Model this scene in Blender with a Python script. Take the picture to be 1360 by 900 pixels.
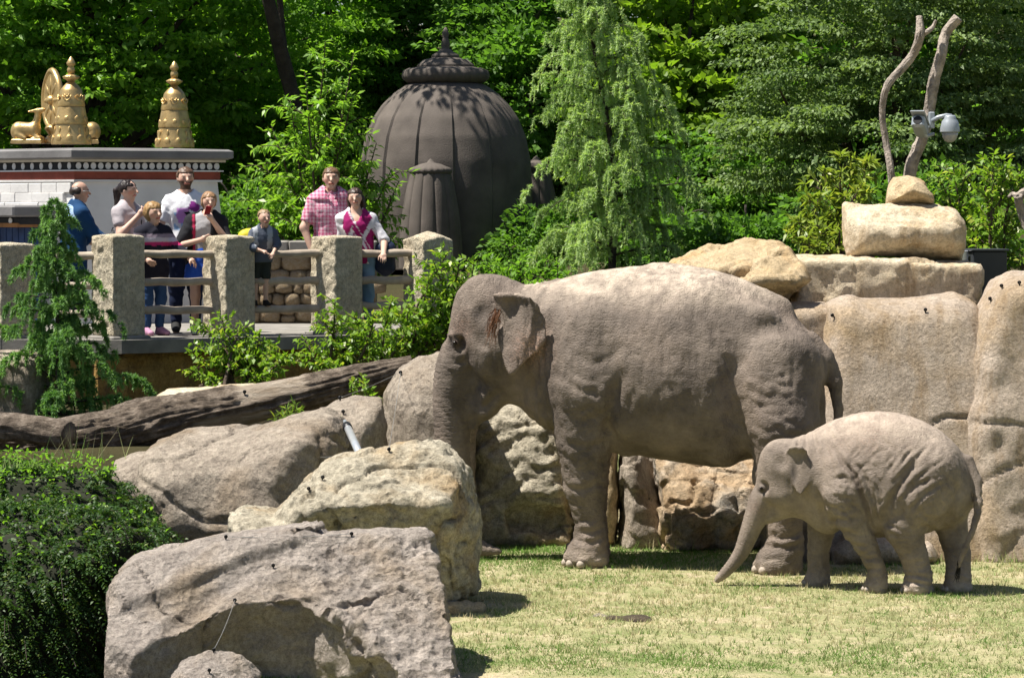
import bpy, bmesh, math, random
import numpy as np
from mathutils import Vector
from mathutils.bvhtree import BVHTree
for o in list(bpy.data.objects): bpy.data.objects.remove(o, do_unlink=True)
random.seed(7); RNG = np.random.default_rng(7)
SC = bpy.context.scene
# ------------------------------------------------------------------ camera, sky, sun, exposure
F = 4200.0; CAMZ = 2.9; PITCH = math.atan(184.0/F)
cam = bpy.data.cameras.new('camera'); camo = bpy.data.objects.new('camera', cam)
SC.collection.objects.link(camo); SC.camera = camo
camo.location = (0, 0, CAMZ); camo.rotation_euler = (math.pi/2-PITCH, 0, 0)
cam.sensor_width = 36.0; cam.lens = F*36.0/1360.0; cam.clip_start = .1; cam.clip_end = 2000
SUN = np.array([-0.42, -0.05, 0.90]); SUN /= np.linalg.norm(SUN)
w = bpy.data.worlds.new('World'); SC.world = w; w.use_nodes = True
wn = w.node_tree.nodes; sky = wn.new('ShaderNodeTexSky'); sky.sky_type = 'NISHITA'; sky.sun_disc = False
sky.sun_elevation = math.asin(SUN[2]); sky.sun_rotation = math.atan2(SUN[0], SUN[1])
sky.air_density = 1.0; sky.dust_density = 1.0; sky.ozone_density = 1.0
w.node_tree.links.new(sky.outputs[0], wn['Background'].inputs[0]); wn['Background'].inputs[1].default_value = 0.05
sl = bpy.data.lights.new('sun', 'SUN'); sl.energy = 5.0; sl.angle = math.radians(.5); sl.color = (1.0, .95, .86)
so = bpy.data.objects.new('sun', sl); SC.collection.objects.link(so)
so.rotation_euler = Vector(SUN).to_track_quat('Z', 'Y').to_euler()
SC.view_settings.view_transform = 'Standard'; SC.view_settings.look = 'None'
SC.view_settings.exposure = 0.95; SC.view_settings.gamma = 1.0; SC.view_settings.use_curve_mapping = False
SC.render.engine = 'CYCLES'
SC.cycles.max_bounces = 6; SC.cycles.diffuse_bounces = 4; SC.cycles.transmission_bounces = 4

# ------------------------------------------------------------------ picture -> world
CP, SP = math.cos(PITCH), math.sin(PITCH); CAM = np.array([0, 0, CAMZ])
def ray(px, py):
    u = (px-680)/F; v = (450-py)/F
    return np.array([u, CP+v*SP, -SP+v*CP])
def at(px, py, Y):
    d = ray(px, py); return CAM+d*(Y/d[1])
def gnd(px, py, z=0.0):
    d = ray(px, py); return CAM+d*((z-CAMZ)/d[2])
class Frame:
    """upright local frame: origin O, x axis turned by th towards the viewer, y away"""
    def __init__(s, O, th=0.0):
        s.O = np.array(O, float); s.ax = np.array([math.cos(th), -math.sin(th), 0]); s.ay = np.array([math.sin(th), math.cos(th), 0]); s.th = th
    def L(s, px, py, c=0.0):
        d = ray(px, py); t = (c-(CAM-s.O)@s.ay)/(d@s.ay); p = CAM+d*t-s.O
        return np.array([p@s.ax, c, p[2]])
    def W(s, v):
        v = np.asarray(v, float)
        return s.O+v[..., :1]*s.ax+v[..., 1:2]*s.ay+v[..., 2:3]*np.array([0, 0, 1.0])

# ------------------------------------------------------------------ noise
def _h(i, j, k, s):
    n = (i.astype(np.int64)*374761393+j.astype(np.int64)*668265263+k.astype(np.int64)*2147483647+s*1274126177) & 0xffffffff
    n = ((n ^ (n >> 13))*1274126177) & 0xffffffff
    n = ((n ^ (n >> 15))*2246822519) & 0xffffffff
    return ((n ^ (n >> 16)) & 0xffff).astype(np.float32)/32767.5-1.0
def noise(P, sc=1.0, seed=0):
    P = np.asarray(P, np.float32)*np.asarray(sc, np.float32)
    I = np.floor(P).astype(np.int32); f = P-I; f = f*f*(3-2*f); r = 0
    for a in (0, 1):
        for b in (0, 1):
            for c in (0, 1):
                wgt = (f[..., 0] if a else 1-f[..., 0])*(f[..., 1] if b else 1-f[..., 1])*(f[..., 2] if c else 1-f[..., 2])
                r = r+wgt*_h(I[..., 0]+a, I[..., 1]+b, I[..., 2]+c, seed)
    return r
def fbm(P, sc=1.0, oc=4, seed=0, gain=.5):
    r = 0; a = 1.0; t = 0
    sc = np.asarray(sc, float)
    for i in range(oc):
        r = r+a*noise(P, sc*(2.03**i), seed+i*17); t += a; a *= gain
    return r/t
def ridge(P, sc=1.0, oc=3, seed=0):
    r = 0; a = 1.0; t = 0; sc = np.asarray(sc, float)
    for i in range(oc):
        r = r+a*(1-2*np.abs(noise(P, sc*(2.03**i), seed+i*31))); t += a; a *= .5
    return r/t
def unit(a): return a/np.maximum(np.linalg.norm(a, axis=-1, keepdims=True), 1e-9)
def smooth(a, b, x):
    t = np.clip((x-a)/(b-a), 0, 1); return t*t*(3-2*t)

# ------------------------------------------------------------------ implicit solids -> mesh
class Vol:
    def __init__(s, lo, hi, h):
        s.lo = np.array(lo, float)-2*h; s.h = h
        s.n = np.ceil((np.array(hi, float)+2*h-s.lo)/h).astype(int)+1
        s.D = np.full(s.n, 9.0, np.float32)
    def ax(s, a, sl): return (s.lo[a]+s.h*np.arange(sl.start, sl.stop)).astype(np.float32)
    def box(s, lo=None, hi=None, pad=0):
        out = []
        for a in range(3):
            i = 0 if lo is None else max(0, int((lo[a]-pad-s.lo[a])/s.h)-2)
            j = s.n[a] if hi is None else min(s.n[a], int((hi[a]+pad-s.lo[a])/s.h)+3)
            out.append(slice(i, max(i+1, j)))
        return tuple(out)
    def put(s, fn, lo=None, hi=None, k=0.0, op='u'):
        sl = s.box(lo, hi, k+s.h)
        x = s.ax(0, sl[0])[:, None, None]; y = s.ax(1, sl[1])[None, :, None]; z = s.ax(2, sl[2])[None, None, :]
        d = fn(x, y, z); o = s.D[sl]
        if op == 's': d = -d
        if op == 'u':
            if k > 0:
                hh = np.clip(.5+.5*(o-d)/k, 0, 1); r = o+(d-o)*hh-k*hh*(1-hh)
            else: r = np.minimum(o, d)
        else:
            if k > 0:
                hh = np.clip(.5-.5*(o-d)/k, 0, 1); r = o+(d-o)*hh+k*hh*(1-hh)
            else: r = np.maximum(o, d)
        s.D[sl] = r
    def cone(s, a, b, ra, rb, k=0.0, sq=(1, 1, 1), op='u'):
        a = np.array(a, float); b = np.array(b, float); q = np.array(sq, float); m = float(q.min()); R = max(ra, rb)
        lo = np.minimum(a, b)-R*q; hi = np.maximum(a, b)+R*q
        A = a/q; B = b/q-A; bb = max(float(B@B), 1e-9)
        def fn(x, y, z):
            X = x/q[0]-A[0]; Y = y/q[1]-A[1]; Z = z/q[2]-A[2]
            t = np.clip((X*B[0]+Y*B[1]+Z*B[2])/bb, 0, 1)
            return (np.sqrt((X-t*B[0])**2+(Y-t*B[1])**2+(Z-t*B[2])**2)-(ra+(rb-ra)*t))*m
        s.put(fn, lo, hi, k, op)
    def chain(s, pts, rs, k=0.0, sq=(1, 1, 1)):
        for i in range(len(pts)-1): s.cone(pts[i], pts[i+1], rs[i], rs[i+1], k, sq)
    def ell(s, c, r, k=0.0, op='u', ry=0.0, rz=0.0):
        c = np.array(c, float); r = np.array(r, float); m = float(r.min()); R = float(r.max())
        cy, sy, cz, sz = math.cos(ry), math.sin(ry), math.cos(rz), math.sin(rz)
        def fn(x, y, z):
            X = x-c[0]; Y = y-c[1]; Z = z-c[2]
            if rz: X, Y = cz*X+sz*Y, -sz*X+cz*Y
            if ry: X, Z = cy*X+sy*Z, -sy*X+cy*Z
            return (np.sqrt((X/r[0])**2+(Y/r[1])**2+(Z/r[2])**2)-1)*m
        rr = R if (ry or rz) else r
        s.put(fn, c-rr, c+rr, k, op)
    def half(s, p, n, k=0.0):
        """keep the side the normal points away from"""
        p = np.array(p, float); n = np.array(n, float); n /= np.linalg.norm(n)
        s.put(lambda x, y, z: (x-p[0])*n[0]+(y-p[1])*n[1]+(z-p[2])*n[2], None, None, k, 'i')
    def points(s):
        g = np.meshgrid(*[s.ax(a, slice(0, s.n[a])) for a in range(3)], indexing='ij')
        return np.stack(g, -1)
    def mesh(s):
        D = s.D; D[0] = D[-1] = 1; D[:, 0] = D[:, -1] = 1; D[:, :, 0] = D[:, :, -1] = 1
        S = D < 0
        cnt = sum(S[a:a+s.n[0]-1, b:b+s.n[1]-1, c:c+s.n[2]-1].astype(np.uint8) for a in (0, 1) for b in (0, 1) for c in (0, 1))
        act = (cnt > 0) & (cnt < 8); ijk = np.argwhere(act)
        idx = np.full(act.shape, -1, np.int32); idx[act] = np.arange(len(ijk))
        off = np.array([(a, b, c) for a in (0, 1) for b in (0, 1) for c in (0, 1)])
        v = np.stack([D[ijk[:, 0]+o[0], ijk[:, 1]+o[1], ijk[:, 2]+o[2]] for o in off], 1)
        acc = np.zeros((len(ijk), 3)); n = np.zeros(len(ijk))
        for a in range(8):
            for b in range(a+1, 8):
                if np.abs(off[a]-off[b]).sum() != 1: continue
                m = (v[:, a] < 0) != (v[:, b] < 0); t = v[m, a]/(v[m, a]-v[m, b])
                acc[m] += off[a]+t[:, None]*(off[b]-off[a]); n[m] += 1
        V = s.lo+s.h*(ijk+acc/n[:, None]); Q = []
        for ax in range(3):
            u, w_ = [(1, 2), (2, 0), (0, 1)][ax]
            lo = [slice(0, s.n[i]) for i in range(3)]; hi = list(lo)
            lo[ax] = slice(0, s.n[ax]-1); hi[ax] = slice(1, s.n[ax])
            A = S[tuple(lo)]; B = S[tuple(hi)]; e = np.argwhere(A != B)
            e = e[(e[:, u] > 0) & (e[:, w_] > 0) & (e[:, u] < s.n[u]-1) & (e[:, w_] < s.n[w_]-1)]
            fl = A[e[:, 0], e[:, 1], e[:, 2]]
            c = []
            for du, dw in ((-1, -1), (0, -1), (0, 0), (-1, 0)):
                q = e.copy(); q[:, u] += du; q[:, w_] += dw; c.append(idx[q[:, 0], q[:, 1], q[:, 2]])
            q = np.stack(c, 1); q[~fl] = q[~fl][:, ::-1]; Q.append(q)
        return V, np.concatenate(Q)
def vnormals(V, Q):
    n = np.cross(V[Q[:, 2]]-V[Q[:, 0]], V[Q[:, 3]]-V[Q[:, 1]]) if Q.shape[1] == 4 else np.cross(V[Q[:, 1]]-V[Q[:, 0]], V[Q[:, 2]]-V[Q[:, 0]])
    N = np.zeros_like(V)
    for a in range(3):
        for c in range(Q.shape[1]): N[:, a] += np.bincount(Q[:, c], n[:, a], len(V))
    return N/np.maximum(np.linalg.norm(N, axis=1, keepdims=True), 1e-9)
def relax(V, Q, it=2, lam=.5):
    for _ in range(it):
        S = np.zeros_like(V); C = np.zeros(len(V))
        for a, b in ((0, 1), (1, 2), (2, 3), (3, 0)):
            for i, j in ((a, b), (b, a)):
                C += np.bincount(Q[:, i], None, len(V))
                for k in range(3): S[:, k] += np.bincount(Q[:, i], V[Q[:, j], k], len(V))
        V = V+lam*(S/C[:, None]-V)
    return V
def poly_sd(X, Z, poly):
    """signed distance (negative inside) of 2-D points to a polygon"""
    P = np.asarray(poly, float); d = np.full(np.broadcast(X, Z).shape, 1e9); ins = np.zeros(d.shape, bool)
    for i in range(len(P)):
        a = P[i]; b = P[(i+1) % len(P)]; e = b-a
        wx = X-a[0]; wz = Z-a[1]; t = np.clip((wx*e[0]+wz*e[1])/max(e@e, 1e-12), 0, 1)
        d = np.minimum(d, (wx-t*e[0])**2+(wz-t*e[1])**2)
        c = ((a[1] > Z) != (b[1] > Z)); 
        with np.errstate(divide='ignore', invalid='ignore'):
            xi = (b[0]-a[0])*(Z-a[1])/(b[1]-a[1]+1e-12)+a[0]
        ins ^= c & (X < xi)
    return np.where(ins, -1, 1)*np.sqrt(d)
def catmull(pts, n):
    P = np.asarray(pts, float); P = np.vstack([2*P[0]-P[1], P, 2*P[-1]-P[-2]]); out = []
    for i in range(1, len(P)-2):
        t = np.linspace(0, 1, n, endpoint=False)[:, None]
        out.append(.5*(2*P[i]+(P[i+1]-P[i-1])*t+(2*P[i-1]-5*P[i]+4*P[i+1]-P[i+2])*t*t+(3*P[i]-P[i-1]-3*P[i+1]+P[i+2])*t**3))
    return np.vstack(out+[P[-2:-1]])

# ------------------------------------------------------------------ objects
def me_np(name, V, Q, mats, smooth_=True, col=None, mi=None):
    """mesh from arrays: Q (n,3|4) or list of such arrays"""
    Qs = Q if isinstance(Q, list) else [Q]
    me = bpy.data.meshes.new(name); V = np.ascontiguousarray(V, np.float32)
    me.vertices.add(len(V)); me.vertices.foreach_set('co', V.ravel())
    li = np.concatenate([q.ravel() for q in Qs]).astype(np.int32)
    tot = np.concatenate([np.full(len(q), q.shape[1]) for q in Qs]).astype(np.int32)
    st = np.concatenate([[0], np.cumsum(tot)[:-1]]).astype(np.int32)
    me.loops.add(len(li)); me.loops.foreach_set('vertex_index', li)
    me.polygons.add(len(tot)); me.polygons.foreach_set('loop_start', st); me.polygons.foreach_set('loop_total', tot)
    if smooth_: me.polygons.foreach_set('use_smooth', np.ones(len(tot), bool))
    for m in (mats if isinstance(mats, (list, tuple)) else [mats]): me.materials.append(m)
    if mi is not None: me.polygons.foreach_set('material_index', np.asarray(mi, np.int32))
    me.update(calc_edges=True)
    if col is not None:
        c = np.ones((len(V), 4), np.float32); c[:, :3] = col
        a = me.color_attributes.new('Col', 'FLOAT_COLOR', 'POINT'); a.data.foreach_set('color', c.ravel())
    return me
def link(name, me, parent=None, loc=(0, 0, 0), rz=0.0, kind=None):
    o = bpy.data.objects.new(name, me); SC.collection.objects.link(o); o.location = loc; o.rotation_euler = (0, 0, rz)
    if parent is not None: o.parent = parent
    if kind: o['kind'] = kind
    return o
def tag(o, label, cat, group=None):
    o['label'] = label; o['category'] = cat
    if 'wall' in cat: o['kind'] = 'thing'
    if group: o['group'] = group
    return o
def thing(name, label, cat, loc=(0, 0, 0), rz=0.0, group=None):
    return tag(link(name, None, None, loc, rz), label, cat, group)
class MB:
    """collects simple solids into one mesh"""
    def __init__(s): s.V = []; s.F = []; s.n = 0
    def add(s, V, F):
        s.V.append(np.asarray(V, float)); s.F += [tuple(i+s.n for i in f) for f in F]; s.n += len(V); return s
    def box(s, c, d, rz=0.0, taper=1.0, bev=0.0):
        c = np.array(c, float); x, y, z = np.array(d, float)/2
        if bev <= 0:
            V = [(sx*x*(taper if sz > 0 else 1), sy*y*(taper if sz > 0 else 1), sz*z) for sz in (-1, 1) for sx, sy in ((-1, -1), (1, -1), (1, 1), (-1, 1))]
            Fc = [(3, 2, 1, 0), (4, 5, 6, 7)]+[(i, (i+1) % 4, 4+(i+1) % 4, 4+i) for i in range(4)]
        else:
            b = bev; prof = [(-z, -b), (-z+b, 0), (z-b, 0), (z, -b)]; V = []; Fc = []
            for zz, o in prof:
                tp = 1+(taper-1)*(zz+z)/(2*z)
                X = x*tp+o; Y = y*tp+o
                V += [(-X+b, -Y, zz), (X-b, -Y, zz), (X, -Y+b, zz), (X, Y-b, zz), (X-b, Y, zz), (-X+b, Y, zz), (-X, Y-b, zz), (-X, -Y+b, zz)]
            for r in range(3):
                for i in range(8): Fc.append((r*8+i, r*8+(i+1) % 8, (r+1)*8+(i+1) % 8, (r+1)*8+i))
            Fc += [tuple(range(7, -1, -1)), tuple(range(24, 32))]
        V = np.array(V); cz, sz = math.cos(rz), math.sin(rz)
        V = np.stack([V[:, 0]*cz-V[:, 1]*sz, V[:, 0]*sz+V[:, 1]*cz, V[:, 2]], 1)+c
        return s.add(V, Fc)
    def tube(s, pts, rs, n=10, caps=True, wob=0.0, seed=0):
        P = np.asarray(pts, float); rs = np.broadcast_to(np.asarray(rs, float), (len(P),))
        T = np.gradient(P, axis=0); T /= np.maximum(np.linalg.norm(T, axis=1, keepdims=True), 1e-9)
        u = np.cross(T[0], [0, 0, 1.0] if abs(T[0][2]) < .9 else [1.0, 0, 0]); u /= np.linalg.norm(u); V = []
        a = np.linspace(0, 2*math.pi, n, endpoint=False)
        for i in range(len(P)):
            u = u-T[i]*(u@T[i]); u /= np.linalg.norm(u); v = np.cross(T[i], u)
            ring = P[i]+rs[i]*(np.cos(a)[:, None]*u+np.sin(a)[:, None]*v)
            if wob: ring = P[i]+(ring-P[i])*(1+wob*noise(ring+seed, 6.0, seed)[:, None])
            V.append(ring)
        Fc = []
        for i in range(len(P)-1):
            for j in range(n): Fc.append((i*n+j, i*n+(j+1) % n, (i+1)*n+(j+1) % n, (i+1)*n+j))
        if caps: Fc += [tuple(range(n-1, -1, -1)), tuple((len(P)-1)*n+j for j in range(n))]
        return s.add(np.vstack(V), Fc)
    def lathe(s, prof, c=(0, 0, 0), n=24, mod=None, axis='z'):
        V = []; c = np.array(c, float); a = np.linspace(0, 2*math.pi, n, endpoint=False)
        for i, (r, z) in enumerate(prof):
            rr = np.full(n, r, float)*(1 if mod is None else mod(a, r, z))
            if axis == 'z': V.append(np.stack([rr*np.cos(a), rr*np.sin(a), np.full(n, z)], 1)+c)
            elif axis == 'y': V.append(np.stack([rr*np.cos(a), np.full(n, z), -rr*np.sin(a)], 1)+c)
            else: V.append(np.stack([np.full(n, z), rr*np.cos(a), rr*np.sin(a)], 1)+c)
        Fc = []
        for i in range(len(prof)-1):
            for j in range(n): Fc.append((i*n+j, i*n+(j+1) % n, (i+1)*n+(j+1) % n, (i+1)*n+j))
        Fc += [tuple(range(n-1, -1, -1)), tuple((len(prof)-1)*n+j for j in range(n))]
        return s.add(np.vstack(V), Fc)
    def prism(s, poly, fn, lo, hi):
        n = len(poly); V = [fn(p[0], p[1], lo) for p in poly]+[fn(p[0], p[1], hi) for p in poly]
        Fc = [tuple(range(n-1, -1, -1)), tuple(range(n, 2*n))]+[(i, (i+1) % n, n+(i+1) % n, n+i) for i in range(n)]
        return s.add(V, Fc)
    def me(s, name, m, smooth_=False, org=(0, 0, 0), sharp=None):
        me = bpy.data.meshes.new(name); V = np.vstack(s.V)-np.array(org, float)
        me.from_pydata(V.tolist(), [], s.F); me.materials.append(m)
        if smooth_: me.polygons.foreach_set('use_smooth', np.ones(len(me.polygons), bool))
        me.update()
        if sharp is not None: me.set_sharp_from_angle(angle=math.radians(sharp))
        return me
    def build(s, name, m, parent=None, loc=(0, 0, 0), smooth_=False, sharp=None):
        """vertices are world coordinates; they are stored relative to the parent or to loc"""
        org = np.array(parent_org(parent)) if parent is not None else np.array(loc, float)
        return link(name, s.me(name, m, smooth_, org, sharp), parent, (0, 0, 0) if parent is not None else tuple(loc))
def parent_org(p):
    o = np.zeros(3)
    while p is not None: o += np.array(p.location); p = p.parent
    return o

# ------------------------------------------------------------------ materials
def nt(name):
    m = bpy.data.materials.new(name); m.use_nodes = True; t = m.node_tree
    return m, t, t.nodes['Principled BSDF']
def N(t, ty, **kw):
    n = t.nodes.new(ty)
    for k, v in kw.items():
        if k in n.inputs: n.inputs[k].default_value = v
        else: setattr(n, k, v)
    return n
def lnk(t, a, b): t.links.new(a, b)
def ramp(t, fac, stops, interp='LINEAR'):
    r = t.nodes.new('ShaderNodeValToRGB'); r.color_ramp.interpolation = interp; e = r.color_ramp.elements
    while len(e) < len(stops): e.new(.5)
    for i, (p, c) in enumerate(stops):
        e[i].position = p; e[i].color = (*c, 1) if len(c) == 3 else c
    if fac is not None: lnk(t, fac, r.inputs[0])
    return r
def mixc(t, fac, a, b, mode='MIX'):
    m = t.nodes.new('ShaderNodeMix'); m.data_type = 'RGBA'; m.blend_type = mode
    for s, v in ((m.inputs[0], fac), (m.inputs[6], a), (m.inputs[7], b)):
        if hasattr(v, 'is_output'): lnk(t, v, s)
        elif isinstance(v, (int, float)): s.default_value = v
        else: s.default_value = (*v, 1)
    return m.outputs[2]
def texc(t, sc=(1, 1, 1)):
    c = t.nodes.new('ShaderNodeTexCoord'); m = t.nodes.new('ShaderNodeMapping'); m.inputs['Scale'].default_value = sc
    lnk(t, c.outputs['Object'], m.inputs[0]); return m.outputs[0]
def nz(t, co, scale, detail=6, rough=.55, dist=0.0):
    n = N(t, 'ShaderNodeTexNoise', Scale=scale, Detail=detail, Roughness=rough, Distortion=dist); lnk(t, co, n.inputs['Vector']); return n.outputs[0]
def bump(t, h, st, dist, prev=None):
    b = N(t, 'ShaderNodeBump', Strength=st, Distance=dist); lnk(t, h, b.inputs['Height'])
    if prev is not None: lnk(t, prev, b.inputs['Normal'])
    return b.outputs[0]
def simple(name, c, rough=.6, var=.25, scale=8.0, bst=.3, bsc=40.0, bd=.01, metal=0.0, attr=False, c2=None, spec=.3):
    m, t, p = nt(name); co = texc(t); n1 = nz(t, co, scale)
    dark = tuple(x*(1-var) for x in c); lite = tuple(min(1, x*(1+var)) for x in c)
    base = ramp(t, n1, [(.3, dark), (.7, c2 or lite)]).outputs[0]
    if attr:
        a = t.nodes.new('ShaderNodeVertexColor'); a.layer_name = 'Col'
        base = mixc(t, 1.0, a.outputs[0], ramp(t, n1, [(.3, (1-var,)*3), (.7, (1+var*.5,)*3)]).outputs[0], 'MULTIPLY')
    lnk(t, base, p.inputs['Base Color']); p.inputs['Roughness'].default_value = rough; p.inputs['Metallic'].default_value = metal
    p.inputs['Specular IOR Level'].default_value = spec
    if bst: lnk(t, bump(t, nz(t, co, bsc), bst, bd), p.inputs['Normal'])
    return m
def rockmat(name, c1, c2, c3, patch=1.2, bst=.6, fine=22.0, crack=0.0, pits=0.0, streak=None):
    m, t, p = nt(name); co = texc(t)
    a = nz(t, co, 5.0, 8, .65); b = nz(t, co, patch, 4, .6, .6); f = nz(t, co, fine, 6, .7)
    base = ramp(t, a, [(.32, c1), (.68, c2)]).outputs[0]
    base = mixc(t, ramp(t, b, [(.47, (0, 0, 0)), (.66, (1, 1, 1))]).outputs[0], base, c3)
    if streak:
        s = nz(t, texc(t, (3.5, 3.5, .35)), 2.0, 5, .6)
        base = mixc(t, ramp(t, s, [(.5, (0, 0, 0)), (.72, (.75,)*3)]).outputs[0], base, streak)
    base = mixc(t, .6, base, ramp(t, f, [(.32, (.40,)*3), (.62, (1.18,)*3)]).outputs[0], 'MULTIPLY')
    base = mixc(t, .55, base, ramp(t, nz(t, co, fine*3.6, 4, .75), [(.36, (.45,)*3), (.52, (1.1,)*3)]).outputs[0], 'MULTIPLY')
    lnk(t, base, p.inputs['Base Color']); p.inputs['Roughness'].default_value = .92; p.inputs['Specular IOR Level'].default_value = .15
    nb = bump(t, nz(t, co, 7.0, 10, .7), bst, .05)
    nb = bump(t, f, min(1, bst*1.2), .03, nb)
    nb = bump(t, nz(t, co, fine*3.6, 4, .75), bst, .012, nb)
    if pits:
        v = N(t, 'ShaderNodeTexVoronoi', Scale=pits); lnk(t, mixc(t, .16, co, N(t, 'ShaderNodeTexNoise', Scale=9.0, Detail=4.0).outputs[1]), v.inputs['Vector']); nb = bump(t, v.outputs[0], .55, .035, nb)
        nb = bump(t, nz(t, co, pits*3.5, 5, .7), .6, .012, nb)
    if crack:
        v = N(t, 'ShaderNodeTexVoronoi', Scale=crack, feature='DISTANCE_TO_EDGE')
        wv = nz(t, co, 3.0, 3); mx = mixc(t, .12, co, wv); lnk(t, mx, v.inputs['Vector'])
        nb = bump(t, ramp(t, v.outputs[0], [(0, (0, 0, 0)), (.05, (1, 1, 1))]).outputs[0], .6, .03, nb)
    lnk(t, nb, p.inputs['Normal']); return m
def leafmat(name, c1, c2, trans=.35, rough=.5, c3=None, spec=.25):
    m, t, p = nt(name)
    a = t.nodes.new('ShaderNodeVertexColor'); a.layer_name = 'Col'
    sx = t.nodes.new('ShaderNodeSeparateColor'); lnk(t, a.outputs[0], sx.inputs[0])
    base = mixc(t, sx.outputs[0], c1, c2)
    if c3: base = mixc(t, ramp(t, sx.outputs[1], [(.8, (0, 0, 0)), (1, (1, 1, 1))]).outputs[0], base, c3)
    lnk(t, base, p.inputs['Base Color']); p.inputs['Roughness'].default_value = rough; p.inputs['Specular IOR Level'].default_value = spec
    tr = t.nodes.new('ShaderNodeBsdfTranslucent')
    lnk(t, mixc(t, 1.0, base, (1.25, 1.35, .55), 'MULTIPLY'), tr.inputs[0])
    mx = t.nodes.new('ShaderNodeMixShader'); mx.inputs[0].default_value = trans
    lnk(t, p.outputs[0], mx.inputs[1]); lnk(t, tr.outputs[0], mx.inputs[2])
    lnk(t, mx.outputs[0], t.nodes['Material Output'].inputs[0]); return m
# ------------------------------------------------------------------ setting: ground, terrace
M_ROCKG = rockmat('weathered_grey_sandstone', (.31, .26, .21), (.52, .445, .36), (.30, .23, .16), 1.1, .9, 24, 0, 14)
M_ROCKA = rockmat('rough_pitted_grey_stone', (.33, .285, .25), (.56, .49, .43), (.40, .32, .24), 1.3, .9, 34, 0, 22)
M_ROCKW = rockmat('pale_cream_stone', (.38, .335, .25), (.60, .54, .42), (.44, .30, .15), .9, .9, 20, 0, 12)
M_ROCKT = rockmat('warm_tan_stone', (.44, .33, .19), (.62, .49, .32), (.52, .34, .16), 1.6, .6, 30, 0)
M_ROCKO = rockmat('orange_fractured_stone', (.42, .29, .17), (.62, .48, .33), (.52, .48, .42), 2.2, .9, 16, 2.5)
M_WALLR = rockmat('moulded_rock_wall', (.42, .34, .265), (.60, .50, .405), (.46, .34, .21), 1.0, .7, 34, 0, 0, (.30, .20, .10))
M_LEDGE = rockmat('buff_cut_stone', (.52, .43, .30), (.66, .56, .42), (.55, .42, .26), 1.4, .5, 26, 0, 0, (.40, .28, .15))
M_POST = rockmat('bush_hammered_sandstone', (.56, .485, .355), (.78, .70, .54), (.64, .54, .38), 2.0, 1.0, 22, 0, 26)
M_DARKST = simple('dark_brown_plaster', (.105, .088, .076), .85, .25, 3.0, .5, 60, .01)
M_CONC = simple('terrace_concrete', (.22, .205, .185), .9, .3, 4, .4, 50, .006)
M_OCHRE = rockmat('stained_ochre_render', (.30, .17, .05), (.46, .30, .11), (.14, .10, .06), 1.8, .4, 30, 0, 0, (.10, .07, .04))

def terr(x, y):
    x = np.asarray(x, float); y = np.asarray(y, float)
    r = smooth(0.2, 1.4, x-(y-27)*.0)                        # right of the elephants' wall the ground is high
    zr = 2.08*smooth(26.9, 27.3, y-.25*smooth(2.5, 0.5, x)*2)
    zl = .78*smooth(26.3, 27.2, y)*smooth(-.6, -1.4, x)+.55*smooth(28, 31, y)*(1-smooth(-.6, -1.4, x))+.0*y+.65*smooth(35.5, 38, y)*smooth(-.6,-1.4,x)+1.0*smooth(33, 37, y)*(1-smooth(-.6,-1.4,x))
    z = zl*(1-r)+zr*r
    z = z+smooth(38, 43, y)*.45*(1-r)+np.clip(y-44, 0, 60)*.13
    left = smooth(-1.6, -2.3, x)*smooth(24.5, 22.5, y)
    z = z-left*1.3*smooth(24.5, 20.5, y)
    return z+.02*np.sin(x*1.7+y)*np.cos(y*1.3)*smooth(26, 20, y)
def patch(x0, x1, y0, y1, st):
    xs = np.arange(x0, x1+st/2, st); ys = np.arange(y0, y1+st/2, st)
    X, Y = np.meshgrid(xs, ys, indexing='ij'); return X, Y, xs, ys
xs = np.concatenate([[-400, -120, -40], np.arange(-14, 14.01, .25), [40, 120, 400]])
ys = np.concatenate([[-60, -10, 5, 12], np.arange(16, 30, .2), np.arange(30, 75, .5), [90, 140, 300, 700]])
X, Y = np.meshgrid(xs, ys, indexing='ij'); Z = terr(X, np.clip(Y, 0, 104))
V = np.stack([X, Y, Z], -1).reshape(-1, 3); ny = len(ys)
ii, jj = np.meshgrid(np.arange(len(xs)-1), np.arange(ny-1), indexing='ij'); a = (ii*ny+jj).ravel()
Q = np.stack([a, a+ny, a+ny+1, a+1], 1)
m, t, p = nt('lawn_soil_and_thatch'); co = texc(t)
n1 = nz(t, co, 2.2, 6, .65); n2 = nz(t, co, 30, 5, .7); n3 = nz(t, co, 2.6, 6, .65)
base = ramp(t, n1, [(.36, (.22, .25, .10)), (.52, (.36, .34, .18)), (.66, (.48, .41, .26))]).outputs[0]
base = mixc(t, ramp(t, n3, [(.56, (0, 0, 0)), (.66, (.8,)*3)]).outputs[0], base, (.52, .42, .29))
base = mixc(t, .6, base, ramp(t, n2, [(.3, (.35,)*3), (.7, (1.25,)*3)]).outputs[0], 'MULTIPLY')
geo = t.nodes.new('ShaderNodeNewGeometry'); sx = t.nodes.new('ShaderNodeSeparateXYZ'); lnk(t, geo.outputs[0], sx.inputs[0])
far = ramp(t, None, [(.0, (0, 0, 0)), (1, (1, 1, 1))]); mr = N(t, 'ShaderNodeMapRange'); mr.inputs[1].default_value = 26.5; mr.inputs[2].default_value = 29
lnk(t, sx.outputs[1], mr.inputs[0]); mx_ = N(t, 'ShaderNodeMapRange'); mx_.inputs[1].default_value = -1.5; mx_.inputs[2].default_value = -1.9; lnk(t, sx.outputs[0], mx_.inputs[0]); mm_ = t.nodes.new('ShaderNodeMath'); mm_.operation = 'MAXIMUM'; lnk(t, mr.outputs[0], mm_.inputs[0]); lnk(t, mx_.outputs[0], mm_.inputs[1])
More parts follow.
